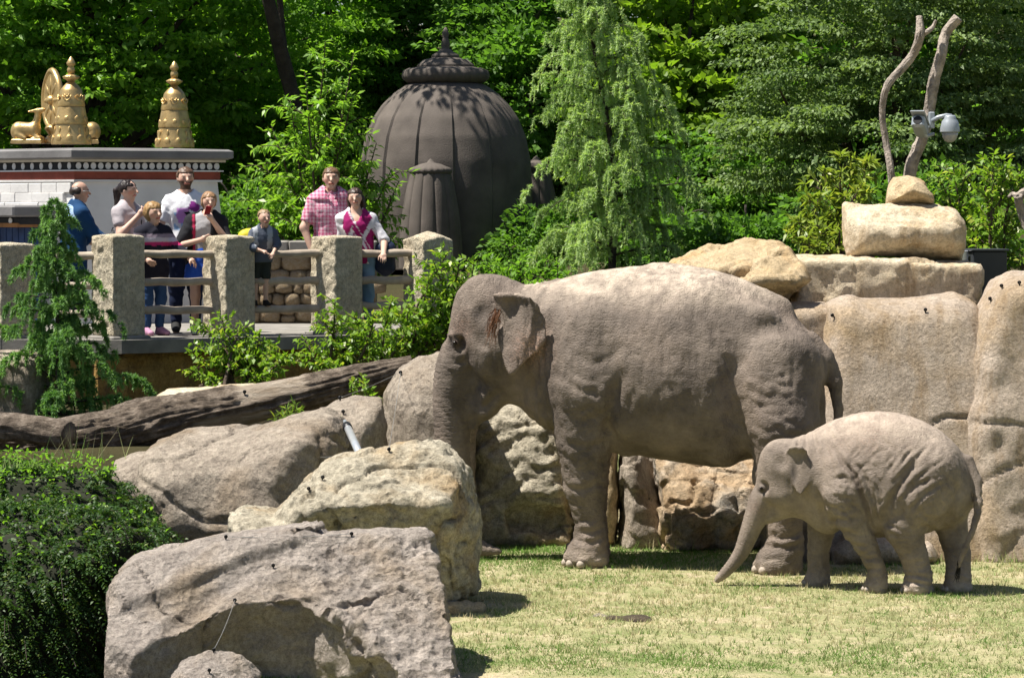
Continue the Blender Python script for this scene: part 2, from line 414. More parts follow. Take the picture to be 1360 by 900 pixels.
base = mixc(t, mm_.outputs[0], base, mixc(t, n3, (.03, .035, .012), (.07, .055, .03)))
lnk(t, base, p.inputs['Base Color']); p.inputs['Roughness'].default_value = .95; p.inputs['Specular IOR Level'].default_value = .1
lnk(t, bump(t, n2, .8, .03), p.inputs['Normal']); M_LAWN = m
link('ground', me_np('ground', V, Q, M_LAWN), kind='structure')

FLOOR = 1.45
RAIL = [at(22, 440, 33.3), at(158, 440, 33.2), at(305, 440, 33.9), at(448, 440, 34.4), at(567, 440, 34.75)]
TP = [(-12, 33.0), (-5.6, 33.0), (-4.05, 32.78), (-2.9, 33.45), (-1.8, 33.98), (-.75, 34.4), (-.75, 41), (-12, 41)]
mb = MB(); mb.prism(TP, lambda x, y, z: (x, y, z), FLOOR-.14, FLOOR)
mb.build('terrace_floor', M_CONC)['kind'] = 'structure'
# wall that carries the terrace
rw = thing('retaining_wall', 'ochre stained retaining wall under the terrace railing', 'wall', (-3.5, 33.3, .3))
mb = MB(); TI = [(x, y+.16) for x, y in TP[:6]]; TI = TI+[(x, y+.25) for x, y in TI[::-1]]
mb.prism(TI, lambda x, y, z: (x, y, z), .2, FLOOR-.143); mb.build('wall_face', M_OCHRE, rw)
for x, y, rz in ((-4.1, 33.1, .4), (-2.9, 33.75, .45)):
    MB().box((x-.12, y-.12, .78), (.34, .34, .98), rz, 1, .015).build('pier', M_OCHRE, rw)

# ------------------------------------------------------------------ rocks
def rock(name, label, poly, Y0, hd, mt, R=.35, th=0.0, lean=0.0, p=2.2, cuts=(), h=.028, low=None, seed=0, rough=(.10, 1.6), disp=(.02, 9.0), fine=None, cat='rock', carve=None, group=None, cutk=.05, parent=None, pxd=None):
    """closed boulder from its outline (picture points on the plane Y0) with a real depth of 2*hd"""
    P = np.array(poly, float); c = P.mean(0)
    base = at(c[0], P[:, 1].max(), Y0); fr = Frame((base[0], base[1], 0 if low is None else low), th)
    L = np.array([fr.L(x, y) for x, y in P]); pl = L[:, [0, 2]]
    lo = np.array([pl[:, 0].min(), -hd*1.25-.1, pl[:, 1].min()])-.12; hi = np.array([pl[:, 0].max(), hd*1.25+.1, pl[:, 1].max()])+.12
    hz = hi[2]-lo[2]
    if lean: lo[1] -= abs(lean)*hz; hi[1] += abs(lean)*hz
    v = Vol(lo, hi, h); sl = v.box()
    x = v.ax(0, sl[0])[:, None]; z = v.ax(2, sl[2])[None, :]
    e = -poly_sd(x, z, pl); e2 = e
    t = np.clip(e/R, 0, 1); pr = (1-(1-t)**p)**(1/p)
    G = np.stack(np.broadcast_arrays(x, np.float32(seed*3.7), z), -1)
    zc = (pl[:, 1].max()+pl[:, 1].min())/2
    front = hd*(1+rough[0]*2*fbm(G, rough[1], 4, seed))*pr
    back = hd*(1+rough[0]*2*fbm(G, rough[1], 3, seed+50))*pr
    y = v.ax(1, sl[1])[None, :, None]; ym = (lean*(z-zc))[:, None, :] if lean else 0
    yy = y-ym
    D = np.where(yy < 0, -yy-front[:, None, :], yy-back[:, None, :])
    D = np.maximum(D*.8, -e[:, None, :]).astype(np.float32); v.D = D.copy()
    for q in cuts:
        if len(q) == 3 and len(q[0]) == 3:                    # three picture points (px, py, offset)
            A, B, C = [fr.L(*w_) for w_ in q]; n = np.cross(B-A, C-A); ctr = np.array([pl[:, 0].mean(), .1, zc])
            if (ctr-A)@n > 0: n = -n
            v.half(A, n, cutk)
    if carve: carve(v, fr)
    V, Qd = v.mesh(); V = relax(V, Qd, 1); Nn = vnormals(V, Qd); W = V+seed*5.1
    V = V+Nn*(disp[0]*fbm(W, disp[1], 4, seed)[:, None]+rough[0]*.35*fbm(W, rough[1]*1.7, 3, seed+9)[:, None])
    if pxd:
        Wd = fr.W(V)-CAM; dp = Wd[:, 1]*CP-Wd[:, 2]*SP; pxd_ = pxd(680+Wd[:, 0]/dp*F, 450-(Wd[:, 1]*SP+Wd[:, 2]*CP)/dp*F, V, W); V = V+vnormals(V, Qd)*(pxd_*(Nn[:, 1] < .45))[:, None]
    if fine: V = V+vnormals(V, Qd)*np.asarray(fine(W, V, Nn))[:, None]
    o = link(name, me_np(name, V, Qd, mt), parent, tuple(fr.O), -th)
    if parent is None: tag(o, label, cat, group)
    return o
def chunky(am, sc, seed, sq=(1, 1, 1)):
    return lambda W, V, Nn: am*ridge(W*np.array(sq), sc, 3, seed)-am*.5
def stepped(am, sc, seed, sq=(1, 1, 1)):
    def f(W, V, Nn):
        n = fbm(W*np.array(sq), sc, 3, seed)*5; return am*(np.floor(n)+smooth(.35, .65, n-np.floor(n)))/2.5
    return f
def facets(am, sc, seed, tilt=.6):
    """broken faces: cells of random height and tilt"""
    def f(W, V, Nn):
        P = W*sc+.35*np.stack([noise(W, sc*1.3, seed+i) for i in range(3)], 1); I = np.floor(P); best = np.full(len(P), 9.0); out = np.zeros(len(P))
        for a in (-1, 0, 1):
            for b in (-1, 0, 1):
                for c in (-1, 0, 1):
                    q = I+np.array([a, b, c]); i, j, k = q.T; ce = q+.5+.42*np.stack([_h(i, j, k, seed+11*m_) for m_ in range(3)], 1); d = ((P-ce)**2).sum(1)
                    val = _h(i, j, k, seed+77)+tilt*((P-ce)*np.stack([_h(i, j, k, seed+101+13*m_) for m_ in range(3)], 1)).sum(1)*2; m = d < best; best[m] = d[m]; out[m] = val[m]
        return am*out
    return f
def cracks(dep, sc, seed, wd=.03):
    return lambda W, V, Nn: -dep*np.exp(-(fbm(W, sc, 3, seed)/wd)**2)
def both(*fs): return lambda W, V, Nn: sum(f(W, V, Nn) for f in fs)
def hack(am, sc, seed, dirn=(1, .6, .3)):
    """ripple-like tool marks on pale stone"""
    def f(W, V, Nn):
        d = np.array(dirn); w_ = fbm(W, 2.2, 3, seed)*2.2+(W@d)*sc
        return am*(np.abs(np.sin(w_*3.1+1.2*fbm(W, 7, 2, seed+3)))-.5)+am*.6*fbm(W, 14, 3, seed+5)
    return f

def notch(v, fr, tri, T, am):
    """subtract the wedge that lies in front of all the given planes (each three picture points with depth)"""
    T = fr.L(*T); pls = []
    for q in tri:
        A_, B_, C_ = [fr.L(*w_) for w_ in q]; n_ = unit(np.cross(B_-A_, C_-A_)); n_ = n_ if (T-A_)@n_ > 0 else -n_; pls.append((A_, n_))
    def cut(x, y, z):
        d = None
        for A_, n_ in pls:
            e_ = -((x-A_[0])*n_[0]+(y-A_[1])*n_[1]+(z-A_[2])*n_[2]); d = e_ if d is None else np.maximum(d, e_)
        G = np.stack(np.broadcast_arrays(x[:, :, 0], np.float32(0), z[0]), -1)
        return d+(am*fbm(G, 2.6, 4, 9))[:, None, :]
    v.put(cut, None, None, .012, 's')
# nearest boulder, bottom left of the lawn
def carveA(v, fr):
    sc = lambda py: .24-(py-720)*.0057
    for (a, b, r, q) in (((228, 830), (262, 802), .055, .085), ((205, 812), (262, 790), .03, .06), ((262, 802), (318, 762), .075, .045), ((318, 762), (395, 733), .035, .025), ((395, 733), (440, 712), .022, .016), ((150, 830), (160, 905), .02, .035), ((345, 772), (388, 776), .02, .05)):
        v.cone(fr.L(*a, sc(a[1])-.01), fr.L(*b, sc(b[1])-.01), r, q, .025, op='s')
    # the undercut, shaded front face: a notch bounded by three broken planes
    notch(v, fr, (((322, 794, -.20), (418, 796, -.21), (370, 1000, .06)), ((404, 796, -.20), (505, 876, -.66), (405, 1000, .04)), ((326, 796, -.19), (212, 852, -.49), (318, 1000, .04))), (370, 900, -1.0), .07)
def pxA(px, py, V, W):
    slab = poly_sd(px, py, [(232, 738), (300, 722), (350, 712), (436, 698), (428, 709), (385, 728), (330, 745), (268, 772), (205, 800), (160, 812), (150, 780), (182, 748)]); rough = poly_sd(px, py, [(390, 725), (580, 705), (620, 1000), (480, 1000), (468, 876), (452, 836), (405, 798), (380, 770)])
    d = .055*smooth(5, -5, slab)
    m = smooth(14, -10, rough); d += m*(.045*(ridge(W, 6.5, 3, 5)-.5)+.022*(ridge(W, 15, 2, 6)-.5))
    lip = poly_sd(px, py, [(395, 800), (455, 835), (470, 872), (520, 880), (500, 840), (450, 806)]); d += .05*smooth(6, -8, lip)
    return d+.010*fbm(W, 14, 3, 4)*(1-m)
rock('boulder', 'big cracked grey boulder with a dark shaded front, nearest the camera', [(142, 790), (150, 772), (180, 745), (232, 735), (290, 722), (350, 712), (430, 700), (436, 708), (390, 722), (440, 716), (520, 714), (578, 712), (584, 745), (590, 800), (600, 850), (612, 915), (600, 985), (160, 985), (140, 900)], 19.3, .95, M_ROCKA, .22, -.1, .25, 2.6,
     cuts=[((150, 800, -.55), (440, 800, -.62), (300, 706, .3)), ((420, 708, .35), (585, 702, .35), (600, 890, -.80)), ((145, 900, -.45), (240, 860, -.85), (260, 990, -.9)), ((300, 850, -.80), (560, 870, -.90), (430, 990, -.80))],
     h=.02, low=-1.2, seed=3, rough=(.05, 1.5), disp=(.010, 6.0), carve=carveA, cutk=.03, pxd=pxA, fine=both(facets(.010, 1.7, 8, .9), cracks(.03, .7, 12, .008)))
rock('boulder', 'small rough rounded rock poking up at the bottom edge before the biggest boulder', [(222, 905), (240, 880), (280, 866), (318, 870), (345, 892), (352, 960), (215, 960)], 17.6, .3, M_ROCKA, .2, 0, 0, 2, h=.018, low=.1, seed=12, rough=(.12, 3), disp=(.02, 12), fine=chunky(.012, 16, 3))
# second boulder, pale
def carveB(v, fr):
    for (a, b, r) in (((448, 672), (448, 702), .03), ((402, 690), (395, 715), .05), ((470, 685), (490, 668), .025), ((600, 730), (592, 770), .03)):
        v.cone(fr.L(*a, -.55), fr.L(*b, -.5), r, r*.7, .03, op='s')
    notch(v, fr, (((400, 680, -.44), (548, 674, -.62), (480, 820, -.16)), ((540, 674, -.62), (612, 735, -.42), (560, 820, -.12)), ((402, 678, -.44), (378, 715, -.45), (420, 820, -.1))), (480, 760, -1.0), .06)
rock('boulder', 'pale cream hacked boulder with a rounded right end in front of the elephant trunk', [(302, 712), (306, 680), (325, 674), (366, 680), (400, 640), (425, 612), (450, 606), (485, 602), (520, 596), (552, 588), (585, 592), (610, 610), (625, 635), (634, 680), (636, 740), (637, 790), (612, 800), (595, 820), (330, 820), (305, 780)], 22.6, .72, M_ROCKW, .34, .05, .18, 2.2,
     cuts=[((420, 668, -.62), (600, 665, -.62), (560, 578, .05)), ((640, 690, -.2), (590, 690, -.66), (610, 800, -.3))],
     h=.022, low=-.05, seed=5, rough=(.12, 1.8), disp=(.03, 7.0), carve=carveB, cutk=.05,
     fine=both(hack(.017, 3.2, 4, (.6, .5, 1.2)), facets(.010, 3.0, 14, .8), facets(.006, 8.0, 15, .8), cracks(.04, 1.4, 16, .02)))
# brown rounded rock below the log, the one beside it and the grey one by the trunk
rock('boulder', 'smooth brown boulder under the fallen log, shaded on its right', [(195, 605), (205, 585), (235, 572), (280, 571), (330, 568), (380, 553), (420, 545), (440, 556), (452, 575), (456, 640), (440, 740), (230, 745), (212, 700), (197, 645)], 25.3, .75, M_ROCKG, .5, .25, .3, 2.0,
     cuts=[((220, 612, -.66), (420, 600, -.66), (320, 548, .05))], h=.028, low=-.2, seed=8, rough=(.14, 1.4), disp=(.022, 6), cutk=.15, fine=both(facets(.012, 3, 3), cracks(.03, .9, 8, .02)))
rock('boulder', 'low dark boulder between the brown boulder and the grey standing rock', [(415, 552), (450, 530), (480, 524), (508, 528), (514, 560), (512, 640), (420, 660), (416, 600)], 25.9, .55, M_ROCKG, .35, -.15, .1, 2.2, h=.03, low=-.2, seed=9, rough=(.1, 2), disp=(.02, 7))
rock('boulder', 'tall grey rounded rock standing right behind the adult elephant trunk', [(510, 540), (512, 520), (530, 492), (556, 472), (584, 466), (604, 474), (625, 500), (632, 560), (632, 660), (520, 660), (512, 600)], 26.6, .6, M_ROCKG, .42, -.1, .15, 2.2, h=.03, low=-.1, seed=10, rough=(.1, 1.6), disp=(.018, 7))
rock('boulder', 'shadowed dark rock tucked under the left end of the log', [(150, 612), (180, 600), (215, 598), (240, 620), (240, 720), (150, 720)], 26.3, .5, M_ROCKG, .3, 0, 0, 2.2, h=.035, low=-.3, seed=11)
# back rocks between the legs
def carveG(v, fr):
    v.cone(fr.L(690, 690, -.5), fr.L(735, 690, -.5), .12, .13, .05, op='s')
rock('boulder', 'cream rock with rippled tool marks behind the adult elephant foreleg', [(618, 560), (630, 540), (665, 530), (700, 532), (740, 545), (762, 580), (768, 640), (766, 730), (600, 735), (612, 650)], 27.0, .5, M_ROCKW, .3, 0, .15, 2.4, h=.022, low=-.05, seed=15, rough=(.12, 1.8), disp=(.02, 7), carve=carveG,
     fine=both(hack(.028, 5.0, 6, (-.5, .4, 1.0)), facets(.014, 4, 6)))
rock('boulder', 'tan upright rock slab between the foreleg and the orange rock', [(776, 560), (800, 548), (814, 560), (822, 600), (818, 720), (770, 725), (768, 640)], 26.8, .35, M_ROCKT, .12, 0, .1, 3, h=.025, low=-.05, seed=16)
rock('boulder', 'grey fractured rock under the adult elephant belly', [(826, 600), (845, 575), (890, 570), (905, 590), (900, 660), (885, 728), (824, 730)], 26.65, .4, M_ROCKG, .12, 0, .12, 3, cuts=[((850, 640, -.35), (890, 690, -.2), (850, 560, .1))], h=.022, low=-.05, seed=17, fine=facets(.018, 2.6, 3, .9))
rock('boulder', 'orange fractured rock seen under the adult elephant belly', [(868, 600), (880, 582), (930, 575), (985, 580), (1012, 620), (1020, 700), (1000, 730), (880, 733), (872, 660)], 26.45, .45, M_ROCKO, .14, -.05, .22, 3,
     cuts=[((890, 640, -.42), (980, 650, -.45), (930, 590, .0)), ((900, 700, -.48), (990, 690, -.45), (950, 735, -.25))], h=.02, low=-.05, seed=18, rough=(.14, 2.4), fine=both(facets(.022, 2.2, 6, .9), facets(.008, 7, 7, .9), cracks(.04, 1.6, 8, .025)))
rock('boulder', 'pale rock behind the rear legs of the adult elephant', [(1004, 590), (1060, 570), (1120, 580), (1130, 735), (1008, 735)], 26.35, .35, M_WALLR, .15, 0, .1, 3, h=.03, low=-.05, seed=19)
# right wall of moulded rock
def grooves(pts_list, c, r=.014):
    def f(v, fr):
        for pts in pts_list:
            Lp = []
            for q in pts:
                Lp.append(fr.L(q[0], q[1], 0))
            for a, b in zip(Lp[:-1], Lp[1:]):
                rr = r
                def fn(x, y, z, a=a, b=b):
                    bx, bz = b[0]-a[0], b[2]-a[2]; t_ = np.clip(((x-a[0])*bx+(z-a[2])*bz)/(bx*bx+bz*bz), 0, 1)
                    return (np.sqrt((x-a[0]-t_*bx)**2+(z-a[2]-t_*bz)**2)-rr)+0*y
                lo = np.minimum(a, b)-.05; hi = np.maximum(a, b)+.05; lo[1] = -9; hi[1] = -c
                v.put(fn, lo, hi, .01, 's')
    return f
def pxline(lines, w_, dep):
    def f(px, py, V, W):
        d = np.zeros(len(px)); px = px+2*noise(W, 8, 3); py = py+3*noise(W, 6, 4)
        for pts in lines:
            P = np.array(pts, float); best = np.full(len(px), 1e9)
            for a, b in zip(P[:-1], P[1:]):
                e_ = b-a; t_ = np.clip(((px-a[0])*e_[0]+(py-a[1])*e_[1])/(e_@e_), 0, 1); best = np.minimum(best, (px-a[0]-t_*e_[0])**2+(py-a[1]-t_*e_[1])**2)
            d -= dep*np.exp(-best/(w_*w_))
        return d
    return f
rock('rock_wall', 'broad tan moulded rock wall panel with a wavy top behind the calf', [(1096, 404), (1110, 396), (1132, 390), (1150, 397), (1190, 398), (1235, 394), (1270, 388), (1284, 393), (1299, 402), (1316, 430), (1330, 480), (1334, 560), (1334, 760), (1040, 765), (1046, 620), (1080, 520)], 26.08, .5, M_WALLR, .24, .03, .26, 2.4, h=.028, low=-.05, seed=21, rough=(.035, 1.1), disp=(.008, 8), cat='wall',
     pxd=pxline([[(1240, 562), (1258, 553), (1280, 553), (1320, 560)]], 2.6, .03), fine=cracks(.012, .8, 5, .010))
rock('rock_wall', 'dark shaded rock wall panel behind the adult elephant rump', [(1030, 404), (1060, 402), (1100, 402), (1112, 420), (1118, 470), (1120, 740), (1030, 740)], 26.45, .4, M_WALLR, .14, .05, .05, 3, h=.03, low=-.05, seed=22, rough=(.06, 1.5), disp=(.012, 8), cat='wall')
rock('rock_wall', 'rounded tan rock wall panel at the right edge of the picture', [(1296, 425), (1310, 395), (1325, 372), (1345, 363), (1380, 362), (1440, 372), (1500, 400), (1510, 760), (1272, 760), (1270, 560), (1282, 470)], 26.0, .56, M_WALLR, .24, .0, .22, 2.6, h=.03, low=-.05, seed=23, rough=(.09, 1.7), disp=(.016, 7), cat='wall',
     pxd=pxline([[(1290, 561), (1330, 562), (1365, 565), (1420, 560)], [(1300, 640), (1330, 625), (1370, 610)]], 2.6, .025), fine=cracks(.012, .8, 6, .010))
rock('boulder', 'low flat rock in shade at the wall foot behind the calf belly', [(1100, 730), (1130, 705), (1180, 712), (1235, 718), (1250, 738), (1240, 752), (1105, 752)], 25.3, .25, M_WALLR, .15, 0, 0, 2.2, h=.025, low=-.03, seed=24)
# stones on top of the wall
rock('ledge_stone', 'long buff cut stone ledge topping the wall at right', [(1052, 340), (1100, 337), (1200, 342), (1296, 348), (1302, 360), (1300, 392), (1280, 420), (1050, 425)], 27.4, .5, M_LEDGE, .08, .03, 0, 4, h=.025, low=1.6, seed=25, rough=(.04, 2), disp=(.012, 9), fine=both(facets(.012, 4.5, 4), cracks(.02, 1.2, 4, .015)))
rock('boulder', 'long flat tan rock on the wall above the adult elephant back', [(888, 352), (895, 342), (930, 333), (970, 322), (990, 315), (1026, 317), (1045, 335), (1062, 352), (1060, 378), (1040, 400), (920, 400), (892, 372)], 27.2, .5, M_ROCKT, .2, 0, 0, 2.4, cuts=[((900, 350, -.4), (1010, 345, -.45), (970, 318, .1))], h=.022, low=1.6, seed=26, rough=(.14, 2.6), disp=(.02, 8), fine=both(facets(.012, 2.6, 5, .8), cracks(.02, 1.4, 5, .012)))
rock('boulder', 'wedge shaped ochre rock with a dark overhang beside the long flat rock', [(982, 375), (1000, 350), (1022, 332), (1046, 328), (1068, 348), (1076, 368), (1066, 382), (1030, 394), (998, 392)], 26.5, .35, M_ROCKT, .16, 0, .1, 2.2, cuts=[((985, 368, -.3), (1072, 368, -.3), (1040, 328, .05)), ((990, 372, -.32), (1070, 376, -.32), (1030, 398, -.05))], h=.02, low=1.8, seed=27, rough=(.1, 3), disp=(.016, 9), fine=both(facets(.016, 5.5, 7, .8), chunky(.006, 12, 7)), cutk=.025)
rock('boulder', 'big rounded buff boulder resting on the cut stone ledge', [(1119, 300), (1120, 270), (1128, 267), (1150, 271), (1200, 268), (1240, 268), (1268, 278), (1281, 298), (1282, 325), (1274, 346), (1200, 342), (1150, 343), (1126, 341), (1121, 325)], 27.5, .42, M_LEDGE, .25, 0, 0, 2.3, cuts=[((1125, 290, -.3), (1270, 295, -.36), (1200, 264, .1))], h=.02, low=2.0, seed=28, rough=(.08, 2.2), disp=(.016, 9), fine=lambda W, V, Nn: chunky(.012, 14, 9)(W, V, Nn)*smooth(-.3, -.1, V[:, 0]), cutk=.08)
rock('boulder', 'small tan stone capping the big rounded boulder below the dead branches', [(1177, 272), (1178, 250), (1186, 235), (1208, 232), (1226, 240), (1238, 258), (1240, 272)], 27.7, .28, M_ROCKT, .16, 0, .1, 2.3, cuts=[((1180, 265, -.2), (1200, 240, -.12), (1190, 236, .0))], h=.018, low=2.4, seed=29, rough=(.12, 3), disp=(.014, 10), cutk=.03)
# stones glimpsed behind the log
rock('boulder', 'pale flat stone behind the fallen log', [(205, 525), (225, 517), (290, 510), (350, 512), (372, 530), (362, 592), (208, 592)], 29.2, .5, M_LEDGE, .16, 0, 0, 2.4, h=.03, low=.4, seed=30)
rock('boulder', 'dark stone edge under the terrace at far left', [(-30, 470), (20, 462), (60, 470), (70, 520), (60, 600), (-30, 600)], 31.5, .5, M_ROCKG, .2, 0, 0, 2.4, h=.04, low=.2, seed=31)
# ------------------------------------------------------------------ elephants
def skinmat(name, c1, c2, c3, dust_lit, sc=1.0):
    m, t, p = nt(name); co = texc(t)
    a = nz(t, co, 3.0*sc, 6, .6); b = nz(t, co, 16*sc, 6, .65); g = nz(t, co, 1.3*sc, 3, .5)
    base = ramp(t, a, [(.3, c1), (.7, c2)]).outputs[0]
    base = mixc(t, ramp(t, g, [(.5, (0, 0, 0)), (.7, (.7,)*3)]).outputs[0], base, c3)
    at_ = t.nodes.new('ShaderNodeVertexColor'); at_.layer_name = 'Col'; sx = t.nodes.new('ShaderNodeSeparateColor'); lnk(t, at_.outputs[0], sx.inputs[0])
    spk = ramp(t, nz(t, co, 55*sc, 3, .6), [(.48, (.25,)*3), (.6, (1, 1, 1))]).outputs[0]
    base = mixc(t, mixc(t, 1.0, sx.outputs[0], spk, 'MULTIPLY'), base, (.52, .33, .25))          # depigmented pink freckles
    dn = mixc(t, 1.0, sx.outputs[1], ramp(t, nz(t, co, 7*sc, 6, .7), [(.35, (.15,)*3), (.62, (1, 1, 1))]).outputs[0], 'MULTIPLY')
    base = mixc(t, dn, base, dust_lit)                                                         # dry dust on the back, also painting its sunlit top brighter
    base = mixc(t, sx.outputs[2], base, (.035, .028, .024))                                      # darker round eye hollow, temple, tail root and ear gap
    base = mixc(t, .5, base, ramp(t, b, [(.3, (.6,)*3), (.7, (1.2,)*3)]).outputs[0], 'MULTIPLY')
    lnk(t, base, p.inputs['Base Color']); p.inputs['Roughness'].default_value = .68; p.inputs['Specular IOR Level'].default_value = .32
    wc = mixc(t, .06, co, N(t, 'ShaderNodeTexNoise', Scale=9.0*sc).outputs[1])
    v1 = N(t, 'ShaderNodeTexVoronoi', Scale=42*sc, feature='DISTANCE_TO_EDGE'); mp = t.nodes.new('ShaderNodeMapping'); mp.inputs['Scale'].default_value = (.5, .5, 1.5)
    lnk(t, wc, mp.inputs[0]); lnk(t, mp.outputs[0], v1.inputs['Vector'])
    v2 = N(t, 'ShaderNodeTexVoronoi', Scale=105*sc, feature='DISTANCE_TO_EDGE'); lnk(t, wc, v2.inputs['Vector'])
    nb = bump(t, ramp(t, v1.outputs[0], [(0, (0, 0, 0)), (.16, (1, 1, 1))]).outputs[0], .3, .010/sc)
    nb = bump(t, ramp(t, v2.outputs[0], [(0, (0, 0, 0)), (.2, (1, 1, 1))]).outputs[0], .3, .004/sc, nb)
    nb = bump(t, nz(t, co, 22*sc, 5, .6), .25, .012/sc, nb)
    wq = mixc(t, .10, co, N(t, 'ShaderNodeTexNoise', Scale=3.5*sc, Detail=3.0).outputs[1])
    for scl, st_ in (((7, 7, 36), .28), ((30, 9, 9), .26), ((20, 20, 26), .3)):
        mq = t.nodes.new('ShaderNodeMapping'); mq.inputs['Scale'].default_value = tuple(q*sc for q in scl); lnk(t, wq, mq.inputs[0]); wr = nz(t, mq.outputs[0], 1.0, 4, .6, 1.2); nb = bump(t, ramp(t, wr, [(.36, (0, 0, 0)), (.5, (1, 1, 1)), (.64, (.5, .5, .5))]).outputs[0], st_, .012/sc, nb)
    lnk(t, nb, p.inputs['Normal']); return m
def loft(v, prof, fr, k, ex=2.3, c=0.0):
    """prof rows: px, top row, bottom row, half width"""
    T = np.array([fr.L(r[0], r[1], c) for r in prof]); B = np.array([fr.L(r[0], r[2], c) for r in prof])
    X = T[:, 0]; top = T[:, 2]; bot = B[:, 2]; hw = np.array([r[3] for r in prof])
    xs_ = np.linspace(X[0], X[-1], 160); ker = np.hanning(15); ker /= ker.sum()
    sm = lambda a: np.convolve(np.pad(np.interp(xs_, X, a), 7, mode='edge'), ker, 'valid')
    top, bot, hw = sm(top), sm(bot), sm(hw)
    def fn(x, y, z):
        xx = x[:, 0, 0]; tp = np.interp(xx, xs_, top)[:, None, None]; bt = np.interp(xx, xs_, bot)[:, None, None]; ww = np.interp(xx, xs_, hw)[:, None, None]
        zc = (tp+bt)/2; hz = np.maximum((tp-bt)/2, .02)
        u = np.abs((z-zc)/hz); q = np.abs(y-c)/ww
        q = q*(1+.16*np.clip((z-zc)/hz, 0, 1))               # flanks lean in towards the spine
        d = ((u**ex+q**ex)**(1/ex)-1)*np.minimum(hz, ww)
        return np.maximum(d, np.maximum(X[0]-x, x-X[-1]))
    v.put(fn, (X[0], c-hw.max(), bot.min()), (X[-1], c+hw.max(), top.max()), k)
def sheet(v, fr, poly, c0, yfun, t_, k, r=.02):
    """a thin ear flap: outline in picture points, bent by yfun(x, z)"""
    L = np.array([fr.L(a, b, c0) for a, b in poly])[:, [0, 2]]
    lo = (L[:, 0].min()-.03, c0-.3, L[:, 1].min()-.03); hi = (L[:, 0].max()+.03, c0+.3, L[:, 1].max()+.03)
    def fn(x, y, z):
        d2 = poly_sd(x[:, :, 0], z[0], L)[:, None, :]
        yy = np.abs(y-yfun(x, z, L))-t_
        return np.maximum(d2+.0, yy)*.8
    v.put(fn, lo, hi, k)
def proj(fr, V):
    Wd = fr.W(V)-CAM; dp = Wd[:, 1]*CP-Wd[:, 2]*SP; return 680+Wd[:, 0]/dp*F, 450-(Wd[:, 1]*SP+Wd[:, 2]*CP)/dp*F
def creases(fr, V, Nn, lines, seed=0):
    """skin folds on the near side: lines of (points, width, depth) with a raised lip beside each"""
    px, py = proj(fr, V); d = np.zeros(len(V)); near = (Nn[:, 1] < .25); jx = 3*noise(V, 9, seed); jy = 3*noise(V, 9, seed+1)
    for pts, w_, dep in lines:
        P = catmull(np.array(pts, float), 6) if len(pts) > 2 else np.array(pts, float); best = np.full(len(V), 1e9); tt = np.zeros(len(V))
        for i in range(len(P)-1):
            a, b = P[i], P[i+1]; e_ = b-a; t_ = np.clip(((px+jx-a[0])*e_[0]+(py+jy-a[1])*e_[1])/max(e_@e_, 1e-9), 0, 1); q = (px+jx-a[0]-t_*e_[0])**2+(py+jy-a[1]-t_*e_[1])**2; m = q < best; best[m] = q[m]; tt[m] = ((i+t_)/(len(P)-1))[m]
        g = np.exp(-best/(w_*w_)); lip = np.exp(-(np.sqrt(best)-2.2*w_)**2/(1.3*w_)**2); d += near*(-dep*g+.4*dep*lip)*np.minimum(1, 4*np.minimum(tt+.05, 1.05-tt))
    return d
def px_r(fr, px, py, c, r): 
    a = fr.L(px, py, c); b = fr.L(px+r, py, c); return a, abs(b[0]-a[0])
def limb(v, fr, rows, c, k, sq=(1, 1, 1), cs=None, kk=None):
    P = []; R = []
    for i, (x, y, r) in enumerate(rows):
        a, rr = px_r(fr, x, y, c if cs is None else cs[i], r); P.append(a); R.append(rr)
    for i in range(len(P)-1): v.cone(P[i], P[i+1], R[i], R[i+1], k if i == 0 else (kk or k*.5), sq)
    return P, R

